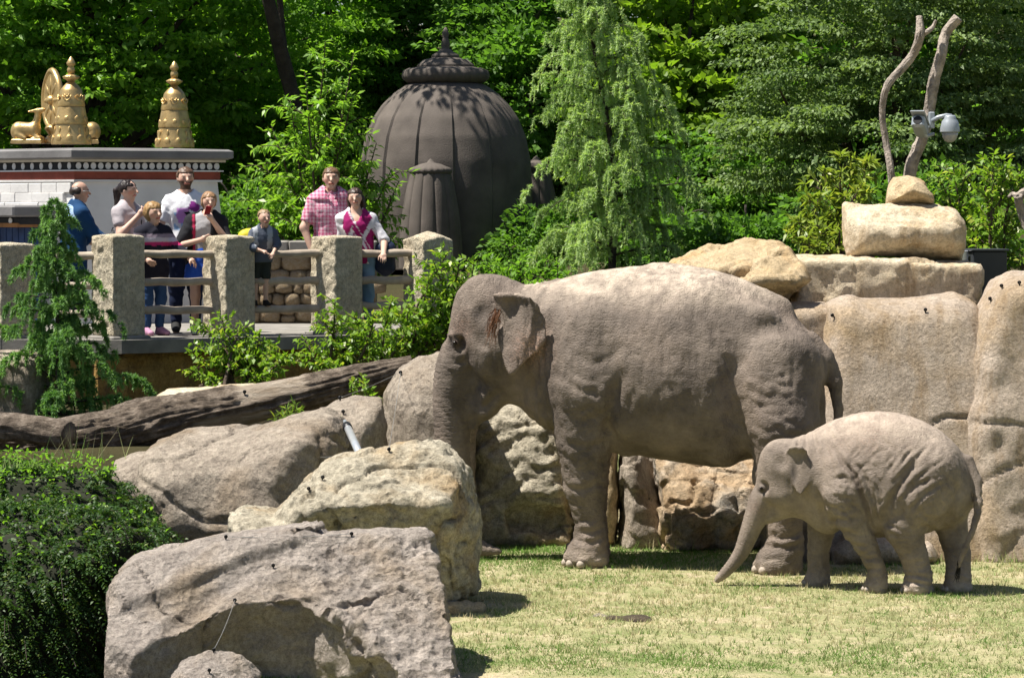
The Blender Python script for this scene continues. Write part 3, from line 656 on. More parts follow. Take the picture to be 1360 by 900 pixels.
def adult():
    th = math.radians(13); g = gnd(781, 752); fr0 = Frame((0, 0, 0), th); O = g+.30*fr0.ay; fr = Frame(O, th)
    h = .0165; A = fr.L(560, 750, 0); B = fr.L(1125, 345, 0)
    v = Vol((A[0], -.78, -.02), (B[0], .78, B[2]+.05), h)
    loft(v, [(690, 398, 520, .28), (715, 381, 535, .36), (740, 371, 552, .44), (770, 362, 580, .52), (800, 358, 594, .56), (840, 355, 602, .62), (880, 355, 609, .66), (920, 358, 615, .67), (960, 366, 619, .64), (1000, 383, 612, .57), (1030, 401, 595, .50), (1055, 421, 570, .42), (1075, 442, 545, .32), (1088, 464, 520, .2), (1097, 490, 505, .05)], fr, .0)
    # head
    e = fr.L
    def foot(px, py, c): p_ = e(px, py, c); p_[2] = .075; return p_
    def E(px, py, c, rx, ry, rz, k=.06, rot=0): v.ell(e(px, py, c), (rx/168, ry, rz/168), k, ry=rot)
    v.cone(e(668, 432, 0), e(745, 455, 0), .33, .42, .15)                 # neck
    E(655, 418, 0, 46, .33, 54, .06)
    E(640, 388, -.13, 24, .13, 25, .06); E(640, 388, .13, 24, .13, 25, .06)
    v.cone(e(643, 412, 0), e(613, 470, 0), .26, .155, .08)
    E(662, 470, -.16, 42, .17, 40, .08); E(662, 470, .16, 42, .17, 40, .08)
    v.cone(e(612, 452, -.13), e(655, 462, -.24), .07, .09, .06); v.cone(e(612, 452, .13), e(655, 462, .24), .07, .09, .06)
    v.cone(e(672, 500, 0), e(642, 540, 0), .20, .10, .08); v.cone(e(642, 540, 0), e(629, 566, 0), .085, .035, .05)
    v.cone(e(690, 500, 0), e(740, 530, 0), .18, .26, .12)
    # trunk
    rows = [(609, 470, 25), (603, 500, 25), (600, 530, 23.5), (600, 560, 22.5), (601, 590, 21.5), (604, 620, 19.5), (607, 650, 18), (611, 680, 16), (616, 702, 14.5), (625, 720, 12), (640, 729, 9.5), (663, 732, 6)]
    P, R = [], []
    for x, y, r in rows:
        a, rr = px_r(fr, x, y, 0, r); P.append(a); R.append(rr)
    P = catmull(P, 3); R = np.interp(np.linspace(0, 1, len(P)), np.linspace(0, 1, len(R)), R); trunkP = P
    v.chain(P, R, .03)
    v.cone(e(628, 500, 0), e(622, 545, 0), .10, .07, .05)
    # eye hollow and temple
    for s in (-1, 1):
        v.ell(e(607, 455, s*.20), (.075, .07, .062), .05, 's'); v.ell(e(645, 414, s*.36), (.10, .06, .085), .06, 's')
        v.ell(e(607, 455, s*.145), (.05, .045, .042), .02)
        v.cone(e(596, 445, s*.14), e(618, 444, s*.20), .022, .026, .03)
    # legs: shoulder, forelegs, thighs
    for s, dx in ((-1, 0), (1, 3)):
        limb(v, fr, [(790+dx, 440, 42), (778+dx, 515, 47), (775+dx, 580, 36), (776+dx, 640, 28), (783+dx, 692, 19), (784+dx, 715, 20)], s*.27, .13, kk=.03, cs=[s*.30, s*.34, s*.33, s*.31, s*.30, s*.30])
        a, b = e(784+dx, 712, s*.30), foot(779+dx, 742, s*.30); v.cone(a, b, .125, .185, .04, (1, 1, .8))
        hx = 0 if s < 0 else 26
        cs = [s*.26, s*.37, s*.39, s*.40, s*.40]
        limb(v, fr, [(1035, 490, 58), (1040+hx*.3, 560, 48), (1034+hx, 630, 34), (1042+hx, 690, 23), (1043+hx, 722, 23)], 0, .14, kk=.035, cs=cs)
        a, b = e(1043+hx, 722, s*.40), foot(1034+hx, 757, s*.40); a[2] = max(.24, a[2]-.03); v.cone(a, b, .14, .20, .04, (1, 1, .8))
    # folds of the groin and elbow
    v.cone(e(805, 575, -.3), e(832, 596, -.2), .09, .05, .08); v.cone(e(965, 600, -.3), e(1005, 560, -.42), .10, .12, .1)
    # hip bone and spine
    v.cone(e(880, 358, 0), e(1040, 407, 0), .05, .06, .16); v.ell(e(1005, 425, -.34), (.14, .09, .12), .12)
    # tail
    tl = [(1076, 452, 12), (1095, 476, 13), (1109, 508, 10.5), (1113, 540, 8), (1112, 580, 6), (1108, 625, 4.5)]
    limb(v, fr, tl, 0, .05, kk=.02)
    # near ear and far ear
    ear = [(654, 390), (668, 386), (695, 387), (712, 394), (724, 406), (731, 425), (732, 450), (723, 464), (708, 476), (697, 487), (690, 497), (681, 497), (675, 486), (668, 472), (662, 452), (659, 430), (656, 408)]
    def yf(s):
        def f(x, z, L):
            u = np.clip((x-L[:, 0].min())/(L[:, 0].max()-L[:, 0].min()), 0, 1); w_ = np.clip((L[:, 1].max()-z)/(L[:, 1].max()-L[:, 1].min()), 0, 1)
            return s*(.315+.34*u+.05*w_-.16*u*u+.018*np.sin(9*u+5*w_)+.05*np.exp(-((w_-.05)/.07)**2))
        return f
    sheet(v, fr, ear, -.36, yf(-1), .018, .02); sheet(v, fr, ear, .36, yf(1), .018, .02)
    v.ell(e(664, 425, -.36), (.035, .05, .06), .03, 's')
    v.put(lambda x, y, z: 0*x+0*y-z-.012+0*x, None, None, .03, 'i')
    V, Q = v.mesh(); V = relax(V, Q, 2); Nn = vnormals(V, Q)
    P3 = V.copy()
    # wrinkles: rings on the trunk, hatching on shoulder and legs, soft folds elsewhere
    x, y, z = V.T; d = np.zeros(len(V))
    eyex = e(612, 455)[0]; tz = e(600, 480)[2]; tr = smooth(e(632, 500)[0], e(622, 500)[0], x)*smooth(tz+.12, tz-.05, z)
    cum = np.interp(z, np.sort(trunkP[:, 2]), np.arange(len(trunkP))); 
    d += tr*(-.010*np.abs(np.sin(z*80+2*fbm(V, 6, 2, 1)))+.004)
    leg = smooth(e(780, 540)[2], e(780, 620)[2], z)*(1-tr)*(x > e(700, 600)[0])
    d += leg*.012*(ridge(V*np.array([1, 1, 2.6])+.2*noise(V, 4, 3)[:, None], 10, 3, 5)-.5)
    sh = np.exp(-((x-e(790, 540)[0])/.35)**2-((z-e(790, 550)[2])/.35)**2)
    d += sh*.005*(ridge(V*np.array([1.0, 1, 2.4])+.25*noise(V, 4, 2)[:, None], 11, 3, 6)-.5)
    th_ = np.exp(-((x-e(1045, 550)[0])/.3)**2-((z-e(1045, 560)[2])/.45)**2)
    d += th_*.005*(ridge(V*np.array([.8, 1, 2.6])+.25*noise(V, 4, 3)[:, None], 12, 3, 7)-.5)
    body = (1-leg)*(1-tr)
    d += body*(.008*(ridge(V*np.array([2.0, 1, 1]), 9, 3, 8)-.5)+.022*fbm(V, 3.0, 3, 9))
    nk = np.exp(-((x-e(722, 420)[0])/.14)**2); d += nk*.022*(ridge(V*np.array([3.0, 1, .6]), 6, 2, 10)-.5)
    L_ = [([(822, 592), (808, 565), (812, 530), (822, 500)], 6, .035), ([(800, 440), (818, 500), (822, 560)], 12, .022), ([(990, 455), (972, 510), (980, 570), (992, 622)], 14, .045), ([(1005, 440), (1030, 430), (1060, 445)], 9, .02), ([(628, 520), (642, 540), (664, 522)], 5, .025), ([(596, 472), (606, 480), (622, 478)], 4, .012),
          ([(762, 704), (783, 708), (803, 700)], 4, .016), ([(760, 714), (783, 719), (806, 712)], 4, .016), ([(745, 640), (775, 650), (806, 640)], 5, .012), ([(1016, 712), (1040, 716), (1068, 706)], 4, .016), ([(1014, 724), (1040, 728), (1070, 720)], 4, .016), ([(740, 500), (775, 520), (810, 505)], 5, .009), ([(738, 540), (770, 560), (806, 545)], 5, .009), ([(742, 580), (772, 596), (808, 585)], 5, .012),
          ([(760, 470), (800, 480), (830, 460)], 6, .006), ([(700, 400), (712, 430), (716, 460)], 4, .0), ([(745, 385), (750, 420), (742, 455)], 5, .012), ([(760, 380), (770, 420), (760, 460)], 6, .010), ([(640, 455), (652, 470), (650, 490)], 4, .012)]
    r_ = random.Random(8)
    for k in range(26):
        x0 = r_.uniform(1000, 1050); y0 = r_.uniform(470, 640); l = r_.uniform(30, 55); L_.append(([(x0-8, y0), (x0-8+l*.55, y0+l*.3), (x0-8+l, y0+l*.2)], 3.2, r_.uniform(.003, .006)))
    for k in range(22):
        x0 = r_.uniform(735, 790); y0 = r_.uniform(470, 690); l = r_.uniform(28, 50); L_.append(([(x0, y0), (x0+l*.5, y0+l*.3), (x0+l, y0+l*.05)], 3.2, r_.uniform(.003, .006)))
    for k in range(16):
        x0 = r_.uniform(830, 980); y0 = r_.uniform(400, 560); l = r_.uniform(20, 50); L_.append(([(x0, y0), (x0+l*.3, y0+l*.6), (x0+l*.45, y0+l)], 4, r_.uniform(.003, .007)))
    d += creases(fr, V, Nn, L_, 3)
    V = V+Nn*d[:, None]
    # colour masks
    pink = np.zeros(len(V)); near = np.abs(y) > .28
    eax, eaz = e(712, 462, -.36)[0], e(712, 462, -.36)[2]
    pink += near*np.exp(-((x-eax)/.13)**2-((z-eaz)/.14)**2)*.95
    pink += tr*.35*smooth(.2, .6, noise(V, 5, 4))*smooth(tz-.4, tz, z)
    pink += .35*np.exp(-((x-e(622, 445)[0])/.12)**2-((z-e(622, 435)[2])/.14)**2)
    dust_lit = np.clip(smooth(e(850, 420)[2], e(850, 365)[2], z)*smooth(.0, .6, Nn[:, 2])*(x > e(700, 400)[0]), 0, 1)*.85
    dust_lit = np.maximum(dust_lit, .5*smooth(.22, .04, z)*smooth(-.2, .4, fbm(V, 8, 3, 3)))
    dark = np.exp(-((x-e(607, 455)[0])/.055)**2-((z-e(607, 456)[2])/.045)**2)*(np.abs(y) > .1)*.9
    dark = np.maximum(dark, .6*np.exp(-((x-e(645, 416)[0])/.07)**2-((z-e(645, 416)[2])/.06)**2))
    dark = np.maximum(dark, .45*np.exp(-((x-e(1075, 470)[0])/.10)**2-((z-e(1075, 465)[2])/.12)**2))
    col = np.stack([np.clip(pink, 0, 1), dust_lit, np.clip(dark, 0, 1)], 1)
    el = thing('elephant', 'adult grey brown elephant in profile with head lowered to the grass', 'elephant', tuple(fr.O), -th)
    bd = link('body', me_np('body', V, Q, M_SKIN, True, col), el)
    # details
    for s in (-1, 1):
        c = e(604, 455, s*.205); eye = MB().lathe([(.001, -.02), (.013, -.015), (.019, 0), (.013, .014), (.001, .019)], (0, 0, 0), 12, axis='y')
        link('eye', eye.me('eye', M_EYE, True), bd, tuple(c))
    def nails(cx, cz0, cy, rad, angs, rr=.035):
        for a in angs:
            p0 = np.array([cx+rad*math.cos(a), cy+rad*math.sin(a), .035])
            u = MB(); u.lathe([(.001, 0), (rr*.7, .006), (rr, .018), (rr*.96, .04), (rr*.6, .058), (.002, .064)], (0, 0, -.03), 10)
            o = link('toenail', u.me('toenail', M_NAIL, True), bd, tuple(p0)); o.scale = (1, 1, 1)
    for s in (-1, 1):
        f = e(779+(3 if s > 0 else 0), 742, s*.30); nails(f[0], 0, f[1], .17, [math.pi+q for q in (-.65, -.15, .4, .9, 1.5)] if s < 0 else [math.pi+q for q in (-.9, -.4, .1)])
        f = e(1034+(26 if s > 0 else 0), 757, s*.40); nails(f[0], 0, f[1], .185, [math.pi+q for q in (-.6, -.1, .45, 1.0)] if s < 0 else [math.pi+q for q in (-.9, -.4, .1)])
    # reddish hair at the ear opening, fringe on the tail
    r = random.Random(3); mb = MB()
    for i in range(60):
        b = e(662+r.uniform(-5, 4), 412+r.uniform(-4, 14), -.37+r.uniform(-.03, .02)); l = r.uniform(.12, .26)
        q = [b, b+np.array([-.03+r.uniform(-.03, .02), -.045, -l*.4]), b+np.array([-.045+r.uniform(-.045, .03), -.035, -l])]
        mb.tube(q, [.0028, .002, .0008], 3, False)
    link('ear_hair', mb.me('ear_hair', M_EHAIR), el)
    mb = MB()
    for i in range(60):
        b = e(1108, 620, 0)+np.array([r.uniform(-.02, .02), r.uniform(-.02, .02), r.uniform(-.05, .05)])
        mb.tube([b, b+np.array([r.uniform(-.03, .03), r.uniform(-.03, .03), -.12]), b+np.array([r.uniform(-.05, .05), r.uniform(-.05, .05), -.3])], [.004, .003, .001], 3, False)
    link('tail_tuft', mb.me('tail_tuft', M_THAIR), el)
    return fr
M_SKIN = skinmat('elephant_skin', (.085, .066, .052), (.225, .18, .145), (.28, .215, .17), (.62, .51, .40))
M_SKINB = skinmat('calf_skin', (.155, .122, .098), (.29, .235, .19), (.33, .262, .21), (.56, .46, .365), 1.5)
M_EYE = simple('dark_wet_eye', (.012, .008, .006), .15, .2, 20, 0); M_NAIL = simple('elephant_toenail', (.38, .32, .26), .6, .25, 30, .2, 60)
M_EHAIR = simple('reddish_hair', (.20, .095, .05), .6, .3, 30, 0); M_THAIR = simple('dark_tail_hair', (.02, .016, .014), .5, .3, 30, 0)
FR_A = adult()

def calf():
    th = math.radians(10); g = gnd(1165, 786); fr0 = Frame((0, 0, 0), th); fr = Frame(g+.17*fr0.ay, th); e = fr.L
    def foot(px, py, c): p_ = e(px, py, c); p_[2] = .04; return p_
    h = .0115; A = e(945, 790, 0); B = e(1305, 540, 0); S = 1/175.0
    v = Vol((A[0], -.45, -.02), (B[0], .45, B[2]+.04), h)
    loft(v, [(1062, 582, 660, .17), (1080, 571, 672, .22), (1105, 558, 692, .28), (1135, 549, 706, .33), (1165, 545, 712, .365), (1195, 548, 713, .38), (1225, 558, 708, .37), (1250, 572, 702, .33), (1272, 592, 694, .27), (1287, 614, 682, .18), (1296, 642, 668, .06)], fr, 0)
    def E(px, py, c, rx, ry, rz, k=.04): v.ell(e(px, py, c), (rx*S, ry, rz*S), k)
    v.cone(e(1058, 622, 0), e(1110, 632, 0), .21, .27, .09)
    E(1044, 618, 0, 34, .185, 36, .04); E(1034, 603, -.07, 18, .08, 18, .04); E(1034, 603, .07, 18, .08, 18, .04)
    v.cone(e(1036, 618, 0), e(1014, 662, 0), .165, .085, .05)
    for s in (-1, 1):
        E(1045, 652, s*.09, 27, .09, 24, .05); v.cone(e(1018, 652, s*.075), e(1042, 655, s*.12), .045, .05, .03)
    v.cone(e(1056, 664, 0), e(1022, 686, 0), .12, .05, .05); v.cone(e(1022, 686, 0), e(1013, 694, 0), .04, .022, .02)
    v.cone(e(1062, 660, 0), e(1100, 680, 0), .12, .16, .07)
    rows = [(1013, 660, 17), (1005, 682, 15), (998, 700, 13), (991, 718, 11.2), (984, 734, 9.5), (974, 748, 8), (963, 760, 6.6), (952, 770, 4.6)]
    P, R = [], []
    for x, y, r in rows:
        a, rr = px_r(fr, x, y, 0, r); P.append(a); R.append(rr)
    P = catmull(P, 3); R = np.interp(np.linspace(0, 1, len(P)), np.linspace(0, 1, len(R)), R); v.chain(P, R, .02)
    for s in (-1, 1):
        v.ell(e(1013, 648, s*.115), (.05, .045, .045), .03, 's'); v.ell(e(1013, 648, s*.075), (.036, .034, .032), .012)
        v.ell(e(1036, 612, s*.20), (.05, .03, .05), .03, 's')
    limb(v, fr, [(1118, 625, 26), (1122, 655, 31), (1133, 690, 23), (1150, 722, 15.5), (1163, 752, 12.5), (1165, 766, 13)], 0, .06, kk=.015, cs=[-.17, -.21, -.21, -.19, -.18, -.17])
    v.cone(e(1165, 766, -.17), foot(1163, 780, -.17), .075, .095, .02, (1, 1, .8))
    limb(v, fr, [(1110, 640, 26), (1093, 690, 20), (1087, 730, 14.5), (1087, 758, 14)], 0, .06, kk=.015, cs=[.17, .17, .16, .15]); v.cone(e(1087, 758, .15), foot(1085, 777, .15), .08, .105, .02, (1, 1, .8))
    limb(v, fr, [(1240, 625, 38), (1222, 660, 37), (1199, 702, 24), (1213, 735, 18.5), (1220, 762, 17.5)], 0, .07, kk=.02, cs=[-.15, -.19, -.21, -.19, -.17]); v.cone(e(1220, 762, -.17), foot(1219, 781, -.17), .10, .12, .02, (1, 1, .8))
    v.cone(e(1199, 698, -.2), e(1205, 712, -.2), .14, .12, .03)
    limb(v, fr, [(1250, 640, 36), (1262, 690, 23), (1272, 735, 17), (1273, 765, 16.5)], 0, .07, kk=.02, cs=[.12, .1, .02, -.04]); v.cone(e(1273, 765, -.04), foot(1272, 788, -.04), .095, .113, .02, (1, 1, .8))
    limb(v, fr, [(1284, 612, 10), (1296, 640, 8), (1300, 668, 6.5), (1294, 698, 5), (1282, 728, 4), (1272, 752, 3.2)], 0, .03, kk=.01, cs=[-.02, -.06, -.12, -.17, -.2, -.2])
    ear = [(1043, 600), (1049, 592), (1064, 590), (1073, 597), (1075, 613), (1080, 629), (1078, 638), (1071, 648), (1064, 657), (1059, 653), (1054, 645), (1051, 632), (1049, 618), (1046, 608)]
    def yf(s):
        def f(x, z, L):
            u = np.clip((x-L[:, 0].min())/(L[:, 0].max()-L[:, 0].min()), 0, 1); w_ = np.clip((L[:, 1].max()-z)/(L[:, 1].max()-L[:, 1].min()), 0, 1)
            return s*(.165+.11*u+.03*w_-.05*u*u+.04*np.exp(-((w_-.05)/.1)**2))
        return f
    sheet(v, fr, ear, -.2, yf(-1), .0145, .014); sheet(v, fr, ear, .2, yf(1), .0145, .014)
    v.cone(e(1057, 612, -.245), e(1054, 636, -.25), .03, .02, .015, op='s')
    v.put(lambda x, y, z: 0*x+0*y-z-.008, None, None, .02, 'i')
    V, Q = v.mesh(); V = relax(V, Q, 2); Nn = vnormals(V, Q); x, y, z = V.T; d = np.zeros(len(V))
    tr = smooth(e(1018, 680)[0], e(1008, 680)[0], x)*smooth(e(1000, 650)[2], e(1000, 672)[2], z)
    d += tr*(-.004*np.abs(np.sin(x*60+z*120)))
    leg = smooth(e(1150, 680)[2], e(1150, 720)[2], z)*(1-tr)
    d += leg*.009*(ridge(V*np.array([.9, 1, 2.6])+.15*noise(V, 6, 2)[:, None], 14, 3, 5)-.5)
    fl = (1-leg)*(1-tr)*smooth(e(1080, 600)[0], e(1110, 600)[0], x)
    # folds sweep down and back over shoulder, flank and thigh
    wv = V.copy(); wv[:, 0] += .5*wv[:, 2]
    dn = smooth(e(1150, 560)[2], e(1150, 640)[2], z)
    d += fl*(.004+.007*dn)*(ridge(wv*np.array([2.4, 1, .6])+.10*noise(V, 5, 3)[:, None], 11, 3, 8)-.5)
    hip = np.exp(-((x-e(1235, 640)[0])/.16)**2-((z-e(1235, 640)[2])/.2)**2)
    wv2 = V.copy(); wv2[:, 2] += -.55*wv2[:, 0]
    d += hip*.008*(ridge(wv2*np.array([.8, 1, 3.0])+.08*noise(V, 7, 3)[:, None], 13, 2, 11)-.5)
    d += (1-tr)*.006*fbm(V, 6, 2, 9)
    L_ = [([(1124, 612), (1135, 633), (1146, 658), (1153, 677), (1160, 708)], 3, .028), ([(1110, 596), (1127, 624), (1147, 664)], 3, .016), ([(1133, 612), (1156, 652), (1167, 702)], 3, .018), ([(1222, 612), (1203, 633), (1184, 664), (1176, 690)], 4, .022), ([(1240, 633), (1216, 646), (1191, 671)], 3, .014), ([(1230, 596), (1206, 621), (1181, 646)], 3, .014), ([(1250, 612), (1225, 630), (1200, 655)], 2.6, .010), ([(1255, 640), (1230, 655), (1205, 680)], 2.6, .010), ([(1178, 697), (1194, 703)], 2.4, .009), ([(1177, 708), (1191, 714)], 2.4, .009), ([(1217, 702), (1234, 700), (1246, 708)], 2.6, .012), ([(1107, 636), (1122, 634), (1130, 649)], 3, .014),
          ([(1094, 671), (1113, 677)], 2.4, .009), ([(1100, 688), (1125, 694)], 2.4, .009), ([(1108, 704), (1140, 711)], 2.4, .009), ([(1124, 722), (1152, 727)], 2.4, .009), ([(1144, 744), (1168, 741)], 2.4, .01), ([(1148, 757), (1174, 755)], 2.4, .01), ([(1198, 764), (1240, 769)], 2.4, .01), ([(1197, 773), (1240, 778)], 2.4, .01), ([(1255, 760), (1292, 762)], 2.4, .008), ([(1062, 578), (1060, 600)], 2.4, .009), ([(1071, 574), (1072, 600)], 2.4, .009), ([(1080, 570), (1086, 602)], 2.4, .009), ([(1270, 640), (1268, 670), (1252, 700)], 4, .02), ([(1085, 650), (1092, 672), (1098, 700)], 3, .02), ([(1165, 580), (1190, 600), (1170, 640)], 3, .006)]
    r_ = random.Random(9)
    for k in range(44):
        x0 = r_.uniform(1140, 1260); y0 = r_.uniform(585, 680); l = r_.uniform(10, 28); L_.append(([(x0, y0), (x0-l*.45, y0+l*.5), (x0-l*.7, y0+l)], 2.2, r_.uniform(.002, .005)))
    for k in range(24):
        x0 = r_.uniform(1095, 1140); y0 = r_.uniform(610, 740); l = r_.uniform(10, 24); L_.append(([(x0, y0), (x0+l*.5, y0+l*.25), (x0+l, y0+l*.1)], 2.2, r_.uniform(.003, .007)))
    d += creases(fr, V, Nn, L_, 5)
    V = V+Nn*d[:, None]
    dust_lit = np.clip(smooth(e(1150, 620)[2], e(1150, 550)[2], z)*smooth(.1, .7, Nn[:, 2]), 0, 1)*.7
    dust_lit = np.maximum(dust_lit, .55*smooth(.14, .02, z))
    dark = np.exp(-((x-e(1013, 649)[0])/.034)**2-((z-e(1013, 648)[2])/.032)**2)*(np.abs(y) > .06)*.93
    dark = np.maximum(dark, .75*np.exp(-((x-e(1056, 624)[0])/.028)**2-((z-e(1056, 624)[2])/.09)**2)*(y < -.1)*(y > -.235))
    pink = .5*np.exp(-((x-e(1150, 590)[0])/.3)**2-((z-e(1150, 570)[2])/.15)**2)
    pink = pink+.4*np.exp(-((x-e(1006, 670)[0])/.05)**2-((z-e(1006, 672)[2])/.06)**2)
    el = thing('elephant', 'small elephant calf walking beside the adult, trunk reaching to the grass', 'elephant', tuple(fr.O), -th)
    bd = link('body', me_np('body', V, Q, M_SKINB, True, np.stack([pink*.6, dust_lit, np.clip(dark, 0, 1)], 1)), el)
    for s in (-1, 1):
        link('eye', MB().lathe([(.001, -.012), (.008, -.010), (.0125, 0), (.008, .009), (.001, .012)], (0, 0, 0), 12, axis='y').me('eye', M_EYE, True), bd, tuple(e(1011, 648, s*.112)))
    for (px, py, c, rad, angs) in ((1163, 780, -.17, .09, (-.3, .25, .8)), (1085, 777, .15, .1, (-.5, 0, .5)), (1219, 781, -.17, .115, (-.3, .25, .8)), (1272, 788, -.04, .11, (-.2, .3, .8))):
        f = e(px, py, c)
        for q in angs:
            a = math.pi+q
            link('toenail', MB().lathe([(.001, 0), (.013, .004), (.019, .012), (.018, .026), (.01, .038), (.002, .041)], (0, 0, -.014), 8).me('toenail', M_NAIL, True), bd, (f[0]+rad*math.cos(a), f[1]+rad*math.sin(a), .02))
    r = random.Random(5); mb = MB()
    for i in range(26):
        b = e(1273, 748, -.2)+np.array([r.uniform(-.01, .01), r.uniform(-.01, .01), r.uniform(-.03, .02)])
        mb.tube([b, b+np.array([r.uniform(-.02, .01), r.uniform(-.02, .02), -.05]), b+np.array([r.uniform(-.035, .01), r.uniform(-.02, .02), -.12])], [.003, .002, .001], 3, False)
    link('tail_tuft', mb.me('tail_tuft', M_THAIR), el)
calf()
# ------------------------------------------------------------------ plants
def rot_basis(D, rng):
    """two unit vectors across each direction D"""
    r = rng.normal(size=D.shape); u = np.cross(D, r); u /= np.maximum(np.linalg.norm(u, axis=1, keepdims=True), 1e-6); return u
def leaf_arrays(C, Dr, ln, wd, mixv, rng, fold=.25, up=None, tri=False):
    """leaf blades: base C, direction Dr (unit), length ln, width wd"""
    n = len(C); ln = np.broadcast_to(ln, (n,))[:, None]; wd = np.broadcast_to(wd, (n,))[:, None]
    U = rot_basis(Dr, rng)
    if up is not None:                                     # turn the blade's face towards up
        W0 = np.cross(Dr, np.array([0, 0, 1.0])+rng.normal(0, up, (n, 3))); W0 /= np.maximum(np.linalg.norm(W0, axis=1, keepdims=True), 1e-6); U = W0
    Nn = np.cross(U, Dr)
    if tri:
        V = np.stack([C-U*wd/2, C+U*wd/2, C+Dr*ln], 1).reshape(-1, 3); Q = np.arange(3*n).reshape(-1, 3); k = 3
    else:
        mid = C+Dr*ln*.45
        V = np.stack([C, mid+U*wd/2+Nn*wd*fold, C+Dr*ln-Nn*ln*.12, mid-U*wd/2+Nn*wd*fold], 1).reshape(-1, 3); Q = np.arange(4*n).reshape(-1, 4); k = 4
    col = np.zeros((n, 3)); col[:, 0] = np.clip(mixv, 0, 1); col[:, 1] = rng.random(n); col = np.repeat(col, k, 0)
    return V, Q, col
def unit(a): return a/np.maximum(np.linalg.norm(a, axis=-1, keepdims=True), 1e-9)
def clump_cloud(lobes, nclump, nleaf, cr, ln, asp, rng, droop=.15, shell=.55):
    """leaves gathered in clumps that are spread through the shell of the crown's lobes"""
    vol = np.array([np.prod(l[1])**(2/3) for l in lobes]); pick = rng.choice(len(lobes), nclump, p=vol/vol.sum())
    c = np.array([l[0] for l in lobes])[pick]; r = np.array([l[1] for l in lobes])[pick]
    d = unit(rng.normal(size=(nclump, 3))); rad = (shell+(1-shell)*rng.random(nclump)**.5)[:, None]
    K = c+d*r*rad*(1+.12*rng.normal(size=(nclump, 1)))
    kr = cr*rng.uniform(.55, 1.35, nclump); tone = rng.uniform(0, 1, nclump)
    nl = np.maximum(4, (nleaf*(kr/cr)**2*rng.uniform(.6, 1.3, nclump)).astype(int)); ix = np.repeat(np.arange(nclump), nl); n = len(ix)
    o = unit(rng.normal(size=(n, 3))); o[:, 2] = np.abs(o[:, 2])*.8-.15
    rr = (rng.random(n)**.45)[:, None]*kr[ix][:, None]
    P = K[ix]+o*rr*np.array([1.15, 1.15, .55])
    Dr = unit(unit(o*np.array([1, 1, .3])+d[ix]*.5)+rng.normal(0, .45, (n, 3))+np.array([0, 0, -droop]))
    L = ln*rng.uniform(.6, 1.25, n)
    return leaf_arrays(P, Dr, L, L*asp*rng.uniform(.8, 1.2, n), tone[ix]*.6+rng.random(n)*.4, rng, .2, .95)
def merge(parts):
    V, Q, C, k = [], [], [], 0
    for v, q, c in parts: V.append(v); Q.append(q+k); C.append(c); k += len(v)
    return np.vstack(V), np.vstack(Q), np.vstack(C)
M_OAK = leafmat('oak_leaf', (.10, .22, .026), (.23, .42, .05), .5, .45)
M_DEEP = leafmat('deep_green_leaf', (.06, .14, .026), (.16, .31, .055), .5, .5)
M_MAPLE = leafmat('maple_leaf', (.10, .19, .018), (.25, .38, .04), .5, .45)
M_BIRCH = leafmat('grey_green_leaf', (.085, .155, .045), (.25, .34, .13), .4, .5, spec=.25)
M_YOUNG = leafmat('young_tree_leaf', (.12, .26, .03), (.30, .48, .07), .48, .4, spec=.4)
M_SHRUB = leafmat('shrub_leaf', (.10, .20, .02), (.25, .40, .05), .45, .4, (.40, .44, .08), .4)
M_RHODO = leafmat('rhododendron_leaf', (.12, .19, .03), (.34, .42, .08), .38, .35, (.46, .46, .10), .5)
M_CEDAR = leafmat('cedar_needle', (.18, .29, .09), (.55, .68, .34), .45, .5)
M_CEDARD = leafmat('dark_cedar_needle', (.05, .145, .05), (.27, .46, .14), .38, .5)
M_IVY = leafmat('creeping_evergreen_leaf', (.016, .045, .013), (.065, .13, .028), .3, .5, (.13, .17, .04), .25)  # leaf green darkened to stand for the shade on the bank
M_BARK = simple('rough_bark', (.085, .062, .045), .9, .4, 9, .9, 30, .03)
M_BARKG = simple('dark_tree_bark', (.05, .04, .032), .9, .4, 6, .9, 24, .03)

def limbs(mb, base, lobes, r0, rng, h0, n=2):
    top = np.mean([l[0] for l in lobes], 0)
    sp = [base, base*.6+np.array([top[0], top[1], h0])*.4+rng.normal(0, .06, 3), np.array([top[0], top[1], h0+.2]), top+np.array([0, 0, .6])]
    sp = catmull(sp, 6); mb.tube(sp, np.linspace(r0, r0*.25, len(sp)), 9, True, .18, 3)
    for c, r in lobes:
        s = sp[int(len(sp)*rng.uniform(.3, .7))]
        for _ in range(n):
            e_ = np.array(c)+rng.normal(0, .35, 3)*np.array(r); m_ = (s+e_)/2+rng.normal(0, .15, 3)+np.array([0, 0, .15])
            q = catmull([s, m_, e_], 5); mb.tube(q, np.linspace(r0*.35, r0*.06, len(q)), 6, False, .15, 5)
def tree(name, label, base, lobes, leaf, bark, nclump, nleaf, cr, ln, asp, seed, r0=.16, cat='tree', group=None, shell=.55, droop=.15, h0=None):
    rng = np.random.default_rng(seed); base = np.array(base, float); lobes = [(np.array(c, float), np.array(r, float)) for c, r in lobes]
    tt = thing(name, label, cat, tuple(base), group=group)
    mb = MB(); limbs(mb, base, lobes, r0, rng, base[2]+1.2 if h0 is None else h0); mb.build('trunk', bark, tt, smooth_=True)
    V, Q, c = clump_cloud(lobes, nclump, nleaf, cr, ln, asp, rng, droop, shell)
    link('crown', me_np('crown', V-base, Q, leaf, False, c), tt); return tt
def lob(px, py, Y, rx, rz, ry=None):
    c = at(px, py, Y); s = Y/F; return (c, (rx*s, (ry if ry else rx)*s, rz*s))
def gz(px, Y):
    x = (px-680)/F*Y; return (x, Y, float(terr(x, Y))-.1)
G_F = 'trees of the wood behind the shrine and stupa'
